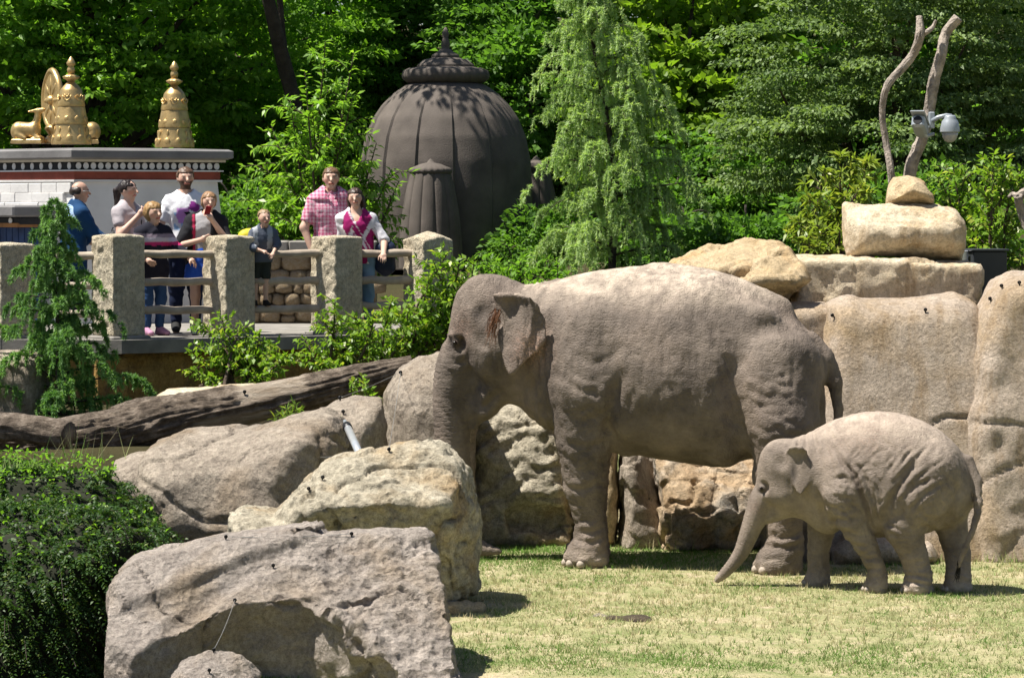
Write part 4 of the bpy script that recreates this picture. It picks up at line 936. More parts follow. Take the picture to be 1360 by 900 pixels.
tree('oak_tree', 'bright green oak with sunlit leaf clusters behind the white shrine at left', gz(60, 46), [lob(20, 30, 46, 150, 80), lob(180, 40, 46.5, 150, 85), lob(110, 120, 46, 130, 70), lob(300, 90, 47.5, 110, 90), lob(60, -120, 47, 220, 110), lob(-120, 80, 46.5, 120, 130), lob(260, -80, 47.5, 180, 100)], M_OAK, M_BARKG, 620, 85, .36, .13, .62, 41, .28, group=G_F)
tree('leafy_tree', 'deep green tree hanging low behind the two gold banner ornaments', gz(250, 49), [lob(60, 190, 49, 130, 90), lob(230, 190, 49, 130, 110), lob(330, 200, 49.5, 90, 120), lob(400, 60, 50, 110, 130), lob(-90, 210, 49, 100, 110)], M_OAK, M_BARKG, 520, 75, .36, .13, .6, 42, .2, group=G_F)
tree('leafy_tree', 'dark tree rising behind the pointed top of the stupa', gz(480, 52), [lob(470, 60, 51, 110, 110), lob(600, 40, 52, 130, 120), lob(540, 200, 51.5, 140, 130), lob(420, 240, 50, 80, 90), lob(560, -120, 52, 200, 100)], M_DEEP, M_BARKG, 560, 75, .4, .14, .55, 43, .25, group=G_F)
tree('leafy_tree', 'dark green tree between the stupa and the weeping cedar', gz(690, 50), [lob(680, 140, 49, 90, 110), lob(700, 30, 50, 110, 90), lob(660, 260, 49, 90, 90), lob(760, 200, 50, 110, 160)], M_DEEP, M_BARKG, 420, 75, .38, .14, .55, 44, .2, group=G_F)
tree('leafy_tree', 'tall tree whose high boughs overhang the stupa from above', gz(440, 47), [((-3.6, 45, 8.6), (1.5, 1.4, .8)), ((-2.6, 44, 9.6), (1.6, 1.4, .8)), ((-4.6, 45.5, 9.5), (1.5, 1.3, .9))], M_DEEP, M_BARKG, 70, 60, .42, .14, .55, 48, .16, group=G_F, h0=6.5)  # added with its crown above the view to dapple the stupa with shade
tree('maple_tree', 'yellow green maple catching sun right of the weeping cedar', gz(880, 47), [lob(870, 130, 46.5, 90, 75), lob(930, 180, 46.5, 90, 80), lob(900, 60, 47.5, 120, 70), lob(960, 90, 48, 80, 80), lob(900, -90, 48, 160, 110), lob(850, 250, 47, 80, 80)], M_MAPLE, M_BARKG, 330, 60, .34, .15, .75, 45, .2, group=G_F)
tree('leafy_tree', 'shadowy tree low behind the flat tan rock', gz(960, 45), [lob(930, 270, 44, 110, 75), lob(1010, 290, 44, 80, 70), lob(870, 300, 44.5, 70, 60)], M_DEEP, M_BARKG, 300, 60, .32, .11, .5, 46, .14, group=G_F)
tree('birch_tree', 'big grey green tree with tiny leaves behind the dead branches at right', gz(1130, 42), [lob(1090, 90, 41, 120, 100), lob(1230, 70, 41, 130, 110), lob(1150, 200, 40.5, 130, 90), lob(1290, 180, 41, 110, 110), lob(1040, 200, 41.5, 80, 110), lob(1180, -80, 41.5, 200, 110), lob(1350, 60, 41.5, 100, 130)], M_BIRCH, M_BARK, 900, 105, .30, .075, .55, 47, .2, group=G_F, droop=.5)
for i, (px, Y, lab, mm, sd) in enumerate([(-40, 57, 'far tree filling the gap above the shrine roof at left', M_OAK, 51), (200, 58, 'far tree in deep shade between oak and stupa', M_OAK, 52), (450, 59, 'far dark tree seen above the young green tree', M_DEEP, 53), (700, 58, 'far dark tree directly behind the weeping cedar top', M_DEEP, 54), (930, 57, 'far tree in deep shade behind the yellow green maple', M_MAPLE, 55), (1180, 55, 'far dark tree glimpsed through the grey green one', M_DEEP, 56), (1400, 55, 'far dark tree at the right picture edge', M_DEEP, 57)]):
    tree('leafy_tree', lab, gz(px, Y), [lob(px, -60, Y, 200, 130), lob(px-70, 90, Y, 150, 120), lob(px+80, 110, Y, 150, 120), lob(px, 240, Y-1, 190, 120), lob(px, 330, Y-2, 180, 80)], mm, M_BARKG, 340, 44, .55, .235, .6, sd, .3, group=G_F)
for i, (px, py, Y, rx, rz, lab, sd) in enumerate([(330, 300, 43.5, 80, 60, 'dark understorey bush right of the white shrine', 61), (470, 310, 46, 80, 60, 'dark understorey bush left of the stupa foot', 62), (735, 330, 43, 70, 50, 'dark bush at the stupa right foot', 63), (890, 330, 40, 80, 35, 'low shaded bush behind the wall, right of the weeping cedar', 64), (990, 330, 38, 60, 35, 'low shaded bush behind the wedge shaped rock', 65), (60, 300, 45, 150, 60, 'bush in shade hidden behind the shrine', 66), (1200, 300, 39, 140, 70, 'shaded bush behind the rounded buff boulder', 67)]):
    tree('bush', lab, gz(px, Y), [lob(px, py, Y, rx, rz), lob(px-rx*.5, py+rz*.3, Y, rx*.6, rz*.7), lob(px+rx*.5, py+rz*.4, Y, rx*.6, rz*.7)], M_DEEP, M_BARKG, 150, 50, .26, .10, .55, sd, .06, 'bush', 'understorey bushes', h0=gz(px, Y)[2]+.4)

def cedar(name, label, base, H, R0, leaf, seed, nb=64, tw=15, dens=11, ndl=.035, lean=0.0, low=.06, ex=.62):
    rng = np.random.default_rng(seed); base = np.array(base, float); tt = thing(name, label, 'tree', tuple(base))
    tp = catmull([(0, 0, -.1), (.02, 0, H*.35), (lean*.5-.02, 0, H*.7), (lean, 0, H)], 8); mb = MB(); mb.tube(tp+base, np.linspace(.013*H, .003*H, len(tp)), 8, True, .1, 1)
    C, D, Ln, T = [], [], [], []; ang = rng.uniform(0, 6.28)
    for b in range(nb):
        f = low+(1-low)*(((b//5)*5+2+rng.uniform(-1.1, 1.1))/nb)**.9 if nb > 90 else low+(1-low)*(b/nb)**.9; f = min(f, .985); z0 = f*H; ang += 2.4+rng.uniform(-.4, .4); ox = np.interp(z0, tp[:, 2], tp[:, 0])
        L = R0*(1-f)**ex*rng.uniform(.5, 1.32)+.05*H*.3; h_ = np.array([math.cos(ang), math.sin(ang), 0])
        tone = rng.random(); rise = rng.uniform(.05, .3)
        pts = [np.array([ox, 0, z0]), np.array([ox, 0, z0])+h_*L*.45+np.array([0, 0, L*rise*.7]), np.array([ox, 0, z0])+h_*L*.8+np.array([0, 0, L*rise*.6]), np.array([ox, 0, z0])+h_*L*1.05+np.array([0, 0, -L*rng.uniform(.12, .42)])]
        q = catmull(pts, 6); mb.tube(q+base, np.linspace(.003*H*(1-f)+.004, .0015, len(q)), 5, False)
        side = np.array([-h_[1], h_[0], 0]); nt_ = max(5, int(tw*(L/R0)+4))
        for k in range(nt_):
            s = rng.uniform(.06, 1.0); p0 = q[min(len(q)-1, int(s*(len(q)-1)))]
            sg = rng.choice([-1, 1]); tl = rng.uniform(.10, .22)*H*.33*(.6+.4*(1-f))*(1.15-.35*s)
            d0 = unit(side*sg*rng.uniform(.5, 1.1)+h_*rng.uniform(.3, .9)+np.array([0, 0, rng.uniform(-.1, .25)]))
            e1 = p0+d0*tl*.55; e2 = e1+(d0*.28+np.array([0, 0, -.95]))*tl*.95; tq = catmull([p0, e1, e2], 5)
            m_ = max(6, int(dens*tl*20)); u = rng.random(m_)*(len(tq)-1); i0 = np.minimum(u.astype(int), len(tq)-2); fr_ = (u-i0)[:, None]
            P = tq[i0]*(1-fr_)+tq[i0+1]*fr_; td = unit(tq[i0+1]-tq[i0])
            C.append(P); D.append(unit(td*.75+rng.normal(0, .55, (m_, 3)))); Ln.append(ndl*rng.uniform(.7, 1.3, m_)); T.append(np.clip(tone*.45+.25*rng.random(m_)+.35*(u/(len(tq)-1)), 0, 1))  # needles paler towards the drooping tips, sunlight painted in
    C = np.vstack(C); D = np.vstack(D); Ln = np.concatenate(Ln); T = np.concatenate(T)
    V, Q, c = leaf_arrays(C, D, Ln, Ln*.28, T, rng, tri=True)
    mb.build('trunk', M_BARKG, tt, smooth_=True); link('crown', me_np('crown', V, Q, leaf, False, c), tt); return tt
b0 = at(812, 372, 37.5)
cedar('weeping_cedar', 'tall pale green weeping cedar beside the dark stupa', b0, 3.85, 1.02, M_CEDAR, 71, 92, 28, 28, .044, -.36)
b1 = at(75, 545, 31.2)
cedar('weeping_cedar', 'dark green young cedar in front of the stone posts at left', (b1[0], b1[1], b1[2]-.1), 2.2, .92, M_CEDARD, 72, 66, 34, 40, .042, .02, .03, .85)

def sprays(name, label, base, stems, leaf, ln, asp, seed, sp=.05, twig=.35, ntw=9, droop=.2, cat='shrub', group=None, whorl=False, r0=.012):
    """plant of stems with side twigs and leaves set along them; stems: list of end points"""
    rng = np.random.default_rng(seed); base = np.array(base, float); tt = thing(name, label, cat, tuple(base), group=group); mb = MB()
    C, D, T = [], [], []
    for e_, spread in stems:
        e_ = np.array(e_, float); b = base+np.array([*(rng.normal(0, spread, 2)), 0]); m_ = (b+e_)/2+rng.normal(0, .08, 3)*np.linalg.norm(e_-b)*.6
        q = catmull([b, m_, e_], 8); mb.tube(q, np.linspace(r0*2, r0*.35, len(q)), 6, False); Ls = np.linalg.norm(e_-b)
        lines = [(q[len(q)//2:], .6)]
        for k in range(ntw):
            s = rng.uniform(.2, .97); p0 = q[int(s*(len(q)-1))]; a = rng.uniform(0, 6.28); ax_ = unit(e_-b)
            d = unit(np.array([math.cos(a), math.sin(a), .15])+ax_*rng.uniform(.2, .8)); tl = twig*Ls*(1.15-.75*s)*rng.uniform(.6, 1.2)
            tq = catmull([p0, p0+d*tl*.5+np.array([0, 0, .05*tl]), p0+d*tl-np.array([0, 0, droop*tl*.6])], 5); mb.tube(tq, np.linspace(r0*.45, r0*.15, len(tq)), 4, False); lines.append((tq, rng.random()))
        for tq, tone in lines:
            Lq = np.linalg.norm(np.diff(tq, axis=0), axis=1).sum(); nl = max(3, int(Lq/sp))
            if whorl:
                u = np.clip(1-np.abs(rng.normal(0, .10, nl)), 0, 1)*(len(tq)-1)
            else: u = np.linspace(.12, 1, nl)*(len(tq)-1)
            i0 = np.minimum(u.astype(int), len(tq)-2); f_ = (u-i0)[:, None]; P = tq[i0]*(1-f_)+tq[i0+1]*f_; td = unit(tq[i0+1]-tq[i0])
            rad = rot_basis(td, rng); 
            C.append(P); D.append(unit(td*.55+rad*.8+np.array([0, 0, -droop])+rng.normal(0, .15, P.shape))); T.append(np.clip(tone*.5+rng.random(nl)*.5, 0, 1))
    C = np.vstack(C); D = np.vstack(D); T = np.concatenate(T); L = ln*rng.uniform(.65, 1.2, len(C))
    V, Q, c = leaf_arrays(C, D, L, L*asp, T, rng, .18, .35)
    mb.build('stems', M_BARK, tt, smooth_=True); link('foliage', me_np('foliage', V-base, Q, leaf, False, c), tt); return tt
def fan(base, pts, Y, dy=.25, seed=0, spread=.08):
    r = random.Random(seed); return [(at(x, y, Y+r.uniform(-dy, dy)), spread) for x, y in pts]
sprays('young_tree', 'young bright green tree growing behind the couple at the railing', at(435, 430, 38.4), fan(0, [(432, 55), (405, 95), (385, 130), (470, 70), (468, 130), (360, 165), (350, 215), (335, 262), (375, 200), (415, 150), (450, 165), (500, 190), (520, 225), (530, 240), (490, 240), (400, 230), (440, 215), (370, 260), (420, 285), (350, 285), (480, 285), (455, 110)], 38.4, .35, 4, .02), M_YOUNG, .12, .38, 81, .024, .34, 17, .35, 'tree', r0=.016)
sprays('shrub', 'leafy shrub below the terrace edge left of the log', at(310, 515, 32.0), fan(0, [(255, 455), (270, 430), (295, 420), (320, 430), (345, 440), (370, 455), (390, 470), (250, 490), (330, 470), (290, 470), (370, 490), (280, 500)], 32, .3, 5, .15), M_SHRUB, .075, .5, 82, .02, .5, 15, .2, group='shrubs under the terrace railing')
sprays('shrub', 'dense leafy shrub climbing in front of the third stone post', at(470, 500, 32.2), fan(0, [(405, 450), (430, 425), (445, 398), (470, 420), (500, 415), (520, 400), (545, 400), (420, 480), (460, 470), (500, 460), (540, 440), (480, 440), (555, 460)], 32.2, .3, 6, .2), M_SHRUB, .075, .5, 83, .018, .5, 18, .2, group='shrubs under the terrace railing')
sprays('shrub', 'tall leafy shrub rising over the last stone post beside the elephant forehead', at(580, 480, 32.6), fan(0, [(598, 330), (570, 370), (590, 380), (610, 350), (625, 385), (560, 405), (600, 420), (545, 430), (580, 440), (630, 345), (575, 345)], 32.6, .3, 7, .2), M_SHRUB, .08, .5, 84, .02, .42, 18, .2, group='shrubs under the terrace railing')
sprays('shrub', 'darker shrub showing above the adult elephant head', at(690, 430, 34.0), fan(0, [(640, 345), (660, 360), (690, 345), (715, 352), (740, 360), (675, 375), (720, 375), (760, 365), (650, 385)], 34.0, .4, 8, .3), M_OAK, .085, .45, 85, .02, .5, 17, .2, group='shrubs under the terrace railing')
sprays('shrub', 'low grey green shrub at the foot of the stupa', at(700, 380, 38.0), fan(0, [(640, 335), (670, 320), (700, 330), (730, 345), (620, 350), (690, 345)], 38, .3, 9, .3), M_DEEP, .09, .35, 86, .02, .5, 16, .2)
sprays('rhododendron', 'yellow green rhododendron left of the rounded buff boulder', at(1105, 345, 29.5), fan(0, [(1115, 205), (1095, 225), (1135, 225), (1080, 260), (1110, 250), (1140, 260), (1150, 215), (1060, 290), (1090, 290), (1125, 285), (1050, 305), (1075, 315), (1110, 310), (1145, 245)], 29.5, .25, 10, .1), M_RHODO, .105, .28, 87, .012, .32, 16, .1, whorl=True)
sprays('bush', 'bright yellow green low bush against the rounded boulder', at(1095, 345, 28.7), fan(0, [(1070, 312), (1085, 298), (1100, 300), (1115, 305), (1120, 320), (1078, 325), (1100, 322)], 28.7, .15, 11, .06), M_RHODO, .09, .33, 88, .014, .3, 12, .1)
sprays('bush', 'light green upright bush behind the boulder at the right edge', at(1300, 370, 30.0), fan(0, [(1245, 230), (1265, 215), (1285, 225), (1305, 205), (1320, 200), (1340, 215), (1355, 225), (1255, 275), (1285, 270), (1320, 260), (1345, 280), (1300, 310), (1330, 320), (1355, 330), (1270, 310), (1375, 260), (1380, 310)], 30, .4, 12, .25), M_SHRUB, .075, .5, 89, .02, .38, 16, .1)

sprays('weed', 'small ivy sprig growing on the right part of the log', at(478, 520, 26.9), fan(0, [(470, 505), (485, 500), (492, 518), (468, 520), (498, 527)], 26.85, .1, 21, .03), M_SHRUB, .06, .6, 92, .02, .4, 6, .2, 'weed', r0=.004)
sprays('weed', 'grassy weed clump on the underside of the log', at(388, 556, 26.75), fan(0, [(370, 548), (380, 540), (392, 536), (402, 545), (410, 552), (362, 556)], 26.7, .08, 22, .03), M_SHRUB, .08, .12, 93, .012, .3, 8, .1, 'weed', r0=.003)
# creeping evergreen over the bank at lower left: leaves sit on a real bank
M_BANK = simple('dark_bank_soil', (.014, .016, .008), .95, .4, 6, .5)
def bank(poly, Y, hd, label, seed, n, Lr, n_lit, lean=.45, h=.05):
    rng = np.random.default_rng(seed)
    o = rock('bank', '', poly, Y, hd, M_BANK, .7, .2, lean, 2.2, h=h, low=-1.5, seed=seed, rough=(.16, 1.2), disp=(.09, 2.6), cat='bank')
    for k in ('label', 'category'): del o[k]
    o['kind'] = 'structure'; me = o.data
    Vv = np.zeros(len(me.vertices)*3, np.float32); me.vertices.foreach_get('co', Vv); Vv = Vv.reshape(-1, 3)
    Nn = np.zeros(len(me.vertices)*3, np.float32); me.vertices.foreach_get('normal', Nn); Nn = Nn.reshape(-1, 3)
    ok = np.where((Nn[:, 1] < .5) & (Nn[:, 2] > -.5))[0]; pick = rng.choice(ok, n)
    b = Vv[pick]; n_ = Nn[pick]; ns = 30; L = rng.uniform(Lr[0], Lr[1], len(b)); t_ = np.tile(np.linspace(.04, 1, ns), len(b))[:, None]
    sd = unit(n_*.55+rng.normal(0, .4, n_.shape)+np.array([.45, -.35, .25])); S = np.repeat(sd, ns, 0); LL = np.repeat(L, ns)[:, None]
    P = np.repeat(b, ns, 0)+S*t_*LL+np.array([0, 0, -1.0])*(t_**2)*LL*.8; tg = unit(S-np.array([0, 0, 1.6])*t_); sg = np.tile(np.where(np.arange(ns) % 2, 1.0, -1.0), len(b))[:, None]
    across = unit(np.cross(tg, np.array([0, 0, 1.0])+.3*np.repeat(rng.normal(0, 1, b.shape), ns, 0))); D = unit(tg*.6+across*sg+rng.normal(0, .25, P.shape)); tone = np.repeat(rng.random(len(b)), ns)
    l_ = rng.uniform(.026, .048, len(P))*(1.15-.5*t_[:, 0]); V, Q, c = leaf_arrays(P, D, l_, l_*.5, tone*.5+rng.random(len(P))*.3+.2*t_[:, 0], rng, .2, .5)
    tt = thing('creeping_shrub', label, 'shrub', tuple(o.location), o.rotation_euler[2], 'creeping shrubs on the left bank'); link('foliage', me_np('foliage', V, Q, M_IVY, False, c), tt)
    mb = MB()
    for q in range(0, len(b), 6):
        i0 = q*ns; mb.tube(P[i0:i0+ns:9], .003, 3, False)
    link('stems', mb.me('stems', M_BARKG), tt, kind='stuff')
    if n_lit:
        pk = rng.choice(ok[(Vv[ok, 2] > np.percentile(Vv[ok, 2], 60)) & (Vv[ok, 0] > np.percentile(Vv[ok, 0], 60))], n_lit); b = Vv[pk]+Nn[pk]*rng.uniform(0, .16, (len(pk), 1))
        D = unit(Nn[pk]*.4+rng.normal(0, .6, b.shape)+np.array([0, -.3, .1])); l_ = rng.uniform(.03, .05, len(b)); V, Q, c = leaf_arrays(b, D, l_, l_*.6, rng.random(len(b)), rng, .2, .4); link('sunlit_leaves', me_np('sunlit_leaves', V, Q, M_OAK, False, c), tt)  # brighter leaf colour put in as sunlight on the right of the crest
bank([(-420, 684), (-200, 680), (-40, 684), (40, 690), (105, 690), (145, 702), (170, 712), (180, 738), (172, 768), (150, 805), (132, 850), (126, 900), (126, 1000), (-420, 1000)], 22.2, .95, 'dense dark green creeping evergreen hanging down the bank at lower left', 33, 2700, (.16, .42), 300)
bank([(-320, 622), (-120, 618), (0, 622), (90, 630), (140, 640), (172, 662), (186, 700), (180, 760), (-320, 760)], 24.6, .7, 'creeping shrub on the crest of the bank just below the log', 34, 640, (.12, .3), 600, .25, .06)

# ------------------------------------------------------------------ lawn grass
def grass():
    rng = np.random.default_rng(95); n = 210000
    x = rng.uniform(-2.4, 4.9, n); y = 18.5+(rng.random(n)**1.1)*8.3
    P = np.stack([x, y, np.zeros(n)], 1); g = fbm(P, .9, 3, 61); g2 = fbm(P, 2.7, 3, 71); edge = smooth(25.0, 25.9, y)
    ok = (rng.random(n) < np.clip(.62+.7*g+.9*g2+edge, .15, 1)) & (terr(x, y) > -.08); P = P[ok]; g = g[ok]; g2 = g2[ok]; edge = edge[ok]; n = len(P)
    P[:, 2] = terr(P[:, 0], P[:, 1])-.004
    D = unit(np.stack([rng.normal(0, .5, n), rng.normal(0, .5, n), np.ones(n)], 1)); L = rng.uniform(.014, .038, n)*(1+.5*g+.7*edge*rng.random(n)); W = rng.uniform(.004, .008, n)*1.2
    yy_ = P[:, 1]; straw = np.clip(.20-.9*g-.8*g2+.42*smooth(20.3, 21.6, yy_)*smooth(25.2, 24.2, yy_+.25*smooth(1.5, 0, P[:, 0])*3)-.25*edge+rng.normal(0, .25, n), 0, 1)
    U = rot_basis(D, rng); b = P; mid = P+D*L[:, None]*.6; tip = P+D*L[:, None]+np.stack([rng.normal(0, .3, n), rng.normal(0, .3, n), -.15*np.ones(n)], 1)*L[:, None]
    V = np.stack([b-U*W[:, None]/2, b+U*W[:, None]/2, tip], 1).reshape(-1, 3)
    c1 = np.array([.13, .25, .04]); c2 = np.array([.62, .53, .32]); k = (.75+.5*rng.random(n))[:, None]
    col = np.repeat((c1*(1-straw[:, None])+c2*straw[:, None])*k, 3, 0)
    m, t, p = nt('grass_blade'); a = t.nodes.new('ShaderNodeVertexColor'); a.layer_name = 'Col'; lnk(t, a.outputs[0], p.inputs['Base Color']); p.inputs['Roughness'].default_value = .6; p.inputs['Specular IOR Level'].default_value = .2
    tr = t.nodes.new('ShaderNodeBsdfTranslucent'); lnk(t, a.outputs[0], tr.inputs[0]); mx = t.nodes.new('ShaderNodeMixShader'); mx.inputs[0].default_value = .3
    lnk(t, p.outputs[0], mx.inputs[1]); lnk(t, tr.outputs[0], mx.inputs[2]); lnk(t, mx.outputs[0], t.nodes['Material Output'].inputs[0])
    tn = 4500; tx = rng.uniform(-.6, 4.9, tn); ty = 19.3+rng.random(tn)*6.6; TB = np.repeat(np.stack([tx, ty, terr(tx, ty)-.004], 1), 6, 0)+rng.normal(0, .012, (tn*6, 3))*np.array([1, 1, 0]); TD = unit(np.stack([rng.normal(0, .45, tn*6), rng.normal(0, .45, tn*6), np.ones(tn*6)], 1)); TL = rng.uniform(.025, .06, tn*6)[:, None]; TU = rot_basis(TD, rng)*.0035
    ts = np.clip(np.repeat(rng.normal(.35, .35, tn)+.3*smooth(20.3, 21.6, ty)*smooth(25.2, 24.2, ty), 6), 0, 1)[:, None]; V = np.vstack([V, np.stack([TB-TU, TB+TU, TB+TD*TL], 1).reshape(-1, 3)]); col = np.vstack([col, np.repeat((c1*1.1*(1-ts)+c2*1.05*ts)*rng.uniform(.7, 1.15, (tn*6, 1)), 3, 0)]); n += tn*6
    o = link('grass', me_np('grass', V, np.arange(3*n).reshape(-1, 3), m, False, col), kind='stuff'); o['label'] = 'short patchy lawn grass, green and straw coloured'
    # taller tufts at the wall foot and by the log
    for (px, py, Y, z, k_, lab) in ((1255, 742, 25.25, 0, 46, 'dry grass tuft at the wall foot right of the calf'), (1330, 742, 25.2, 0, 50, 'dry grass tuft at the wall foot by the right edge'), (860, 726, 26.0, 0, 40, 'dry grass tuft before the grey fractured rock'), (30, 612, 24.1, .0, 70, 'sunlit grass tuft at the left edge below the log'), (105, 600, 24.6, .0, 26, 'tall dry grass stems standing before the log')):
        b = at(px, py, Y); b[2] = max(b[2]-.02, 0) if py > 700 else b[2]-.05
        C = b+np.stack([rng.normal(0, .14, k_), rng.normal(0, .05, k_), np.zeros(k_)], 1); tall = .30 if px == 105 else .11
        D = unit(np.stack([rng.normal(0, .3, k_), rng.normal(0, .3, k_), np.ones(k_)], 1)); L = rng.uniform(.5, 1.2, k_)*tall; U = rot_basis(D, rng)
        V = np.stack([C-U*.003, C+U*.003, C+D*L[:, None]], 1).reshape(-1, 3); s_ = rng.random((k_, 1)) if px != 30 else rng.random((k_, 1))*.35
        oo = link('grass_tuft', me_np('grass_tuft', V-b, np.arange(3*k_).reshape(-1, 3), m, False, np.repeat(c1*1.3*(1-s_)+c2*s_, 3, 0)), None, tuple(b)); oo['label'] = lab; oo['kind'] = 'stuff'
grass()
# ------------------------------------------------------------------ shrine, stupa, railing and other built things
M_WHITE = simple('white_limewash', (.62, .605, .59), .85, .13, 1.6, .3, 24, .012)
M_RED = simple('dark_red_paint', (.23, .055, .035), .8, .2, 6, .3, 40)
M_BLACK = simple('black_paint', (.012, .012, .014), .6, .2, 6, .2, 40)
M_SLAB = simple('grey_roof_slab', (.16, .155, .155), .7, .25, 2.0, .4, 30, .01)
M_CREAM = simple('cream_moulding', (.56, .48, .36), .8, .15, 6, .2, 40)
M_GOLD = simple('old_gold_paint', (.50, .345, .145), .38, .35, 6, .4, 45, .008, .65, spec=.5)
M_BLUE = simple('blue_painted_boards', (.02, .05, .15), .6, .3, 8, .2, 30)
M_TIMBER = simple('orange_timber', (.26, .12, .04), .7, .3, 8, .3, 30)
M_RAIL = simple('weathered_rail_wood', (.36, .30, .235), .8, .25, 6, .5, 35, .008)
M_METAL = simple('grey_painted_metal', (.30, .33, .36), .35, .1, 6, .1, 40, .003, .2, spec=.5)
M_GALV = simple('galvanised_tube', (.62, .64, .66), .3, .1, 9, .1, 40, .003, .6, spec=.5)
M_BOX = simple('anthracite_cabinet', (.035, .04, .045), .5, .15, 5, .1, 40)
M_PLAST = simple('black_plastic', (.008, .008, .009), .4, .2, 9, 0)
M_WIRE = simple('fence_wire', (.34, .34, .33), .4, .1, 9, 0, metal=.5)
M_STONE = rockmat('rubble_stone', (.50, .38, .24), (.66, .54, .38), (.52, .36, .20), 3.0, .6, 28)
M_MORT = simple('mortar', (.26, .21, .15), .95, .25, 6, .5, 40)
M_DUNG = simple('dung', (.06, .046, .03), .95, .4, 20, .8, 60, .02)

def shrine():
    YC = 37.2; zc = lambda y: at(100, y, YC)[2]
    A = at(-110, 300, 39.4)[:2]; C = at(100, 300, YC)[:2]; B = at(289, 300, 38.0)[:2]
    bk = B-(C-A)*1.0; fp = np.array([A, C, B, bk]); ctr = fp.mean(0)
    def off(d):
        o = []
        for i in range(4):
            p = fp[i]; q = unit(fp[i-1]-p); r_ = unit(fp[(i+1) % 4]-p); bis = unit(q+r_); s = abs(q[0]*bis[1]-q[1]*bis[0]); o.append(p-bis*d/max(s, .2))
        return np.array(o)
    sh = thing('white_shrine', 'white walled shrine with red band and black dotted frieze at left', 'building', (C[0], C[1], FLOOR))
    def layer(name, m, d0, d1, y0, y1, parent=sh):
        z0 = FLOOR if y0 is None else zc(y0); z1 = zc(y1); p0, p1 = off(d0), off(d1); mb = MB()
        V = [(*p, z0) for p in p0]+[(*p, z1) for p in p1]
        mb.add(V, [(3, 2, 1, 0), (4, 5, 6, 7)]+[(i, (i+1) % 4, 4+(i+1) % 4, 4+i) for i in range(4)]); return mb.build(name, m, parent)
    wall = layer('wall', M_WHITE, .11, .0, None, 241.5)
    layer('moulding', M_WHITE, .035, .035, 241.4, 238.6); layer('red_band', M_RED, .02, .02, 238.5, 227.6)
    layer('moulding', M_WHITE, .045, .045, 227.5, 225.6); fz = layer('frieze', M_BLACK, .015, .015, 225.5, 214.9); layer('cornice', M_CREAM, .06, .06, 214.8, 211.6)
    mb = MB(); lo, hi = off(.17), off(.13); p = [(off(.07), zc(211.5)), (off(.115), zc(209)), (off(.115), zc(200)), (off(.08), zc(197.5)), (off(-.3), zc(195.5))]
    V = [(*q, z) for o_, z in p for q in o_]; Fc = [(3, 2, 1, 0), tuple(16+i for i in range(4))]
    for k in range(4): Fc += [(k*4+i, k*4+(i+1) % 4, k*4+4+(i+1) % 4, k*4+4+i) for i in range(4)]
    mb.add(V, Fc); mb.build('roof_slab', M_SLAB, sh)
    disc = MB().lathe([(.001, -.004), (.034, -.004), (.034, .006), (.03, .009), (.001, .009)], (0, 0, 0), 14, axis='y').me('dot', M_WHITE)
    q = off(.018); zz = zc(220.2)
    for (a, b, n_) in ((q[1], q[2], 20), (q[1], q[0], 18)):
        dv = b-a; an = math.atan2(dv[1], dv[0]); an = an if a is q[1] and b is q[2] else an+math.pi
        for k in range(n_):
            s = (k+.55)/n_; pt = a+dv*s
            o = link('dot', disc, fz, tuple(np.array([pt[0], pt[1], zz])-parent_org(fz)), an); o.scale = (1, 1, 1.22)
    # limewashed blocks showing in relief on the sunny side
    a, b = off(.012)[1], off(.012)[0]; dv = unit(b-a); nr = np.array([dv[1], -dv[0]]); nr = nr if nr[1] < 0 else -nr; r = random.Random(4); an = math.atan2(dv[1], dv[0])
    for row in range(9):
        z = zc(241.5)-.07-.115*row; s = .05+(row % 2)*.12; dep = .11*(zc(241.5)-z)/(zc(241.5)-FLOOR)
        while s < 2.1:
            L = r.uniform(.24, .36); c = a+dv*(s+L/2)+nr*(dep-.0+r.uniform(-.006, .006)); MB().box((c[0], c[1], z), (L-.003, .05, .1135), an, 1, .006).build('brick', M_WHITE, wall); s += L
    # canopy over a blue door on the sunny side
    can = lambda s, o_, z: np.array([*(a+dv*s+nr*o_), z])
    z1, z0 = zc(273), zc(288); MB().box(can(1.05, .36, (z0+z1)/2), (1.5, .62, z1-z0), an, 1, .02).build('canopy_slab', M_SLAB, sh)
    MB().box(can(1.05, .30, zc(293)), (1.42, .5, .09), an, 1, .01).build('canopy_beam', M_BLACK, sh); MB().box(can(1.05, .42, zc(299)), (1.40, .30, .05), an).build('lintel', M_TIMBER, sh)
    for k in range(11): MB().box(can(.46+.118*k, .235, (FLOOR+zc(302))/2), (.108, .04, zc(302)-FLOOR), an, 1, .006).build('door_board', M_BLUE, sh)
    for k in range(3): link('boss', disc, sh, tuple(can(.5+.5*k, .56, zc(293))-parent_org(sh)), an+math.pi)
    return zc(195.5)
ROOFZ = shrine()

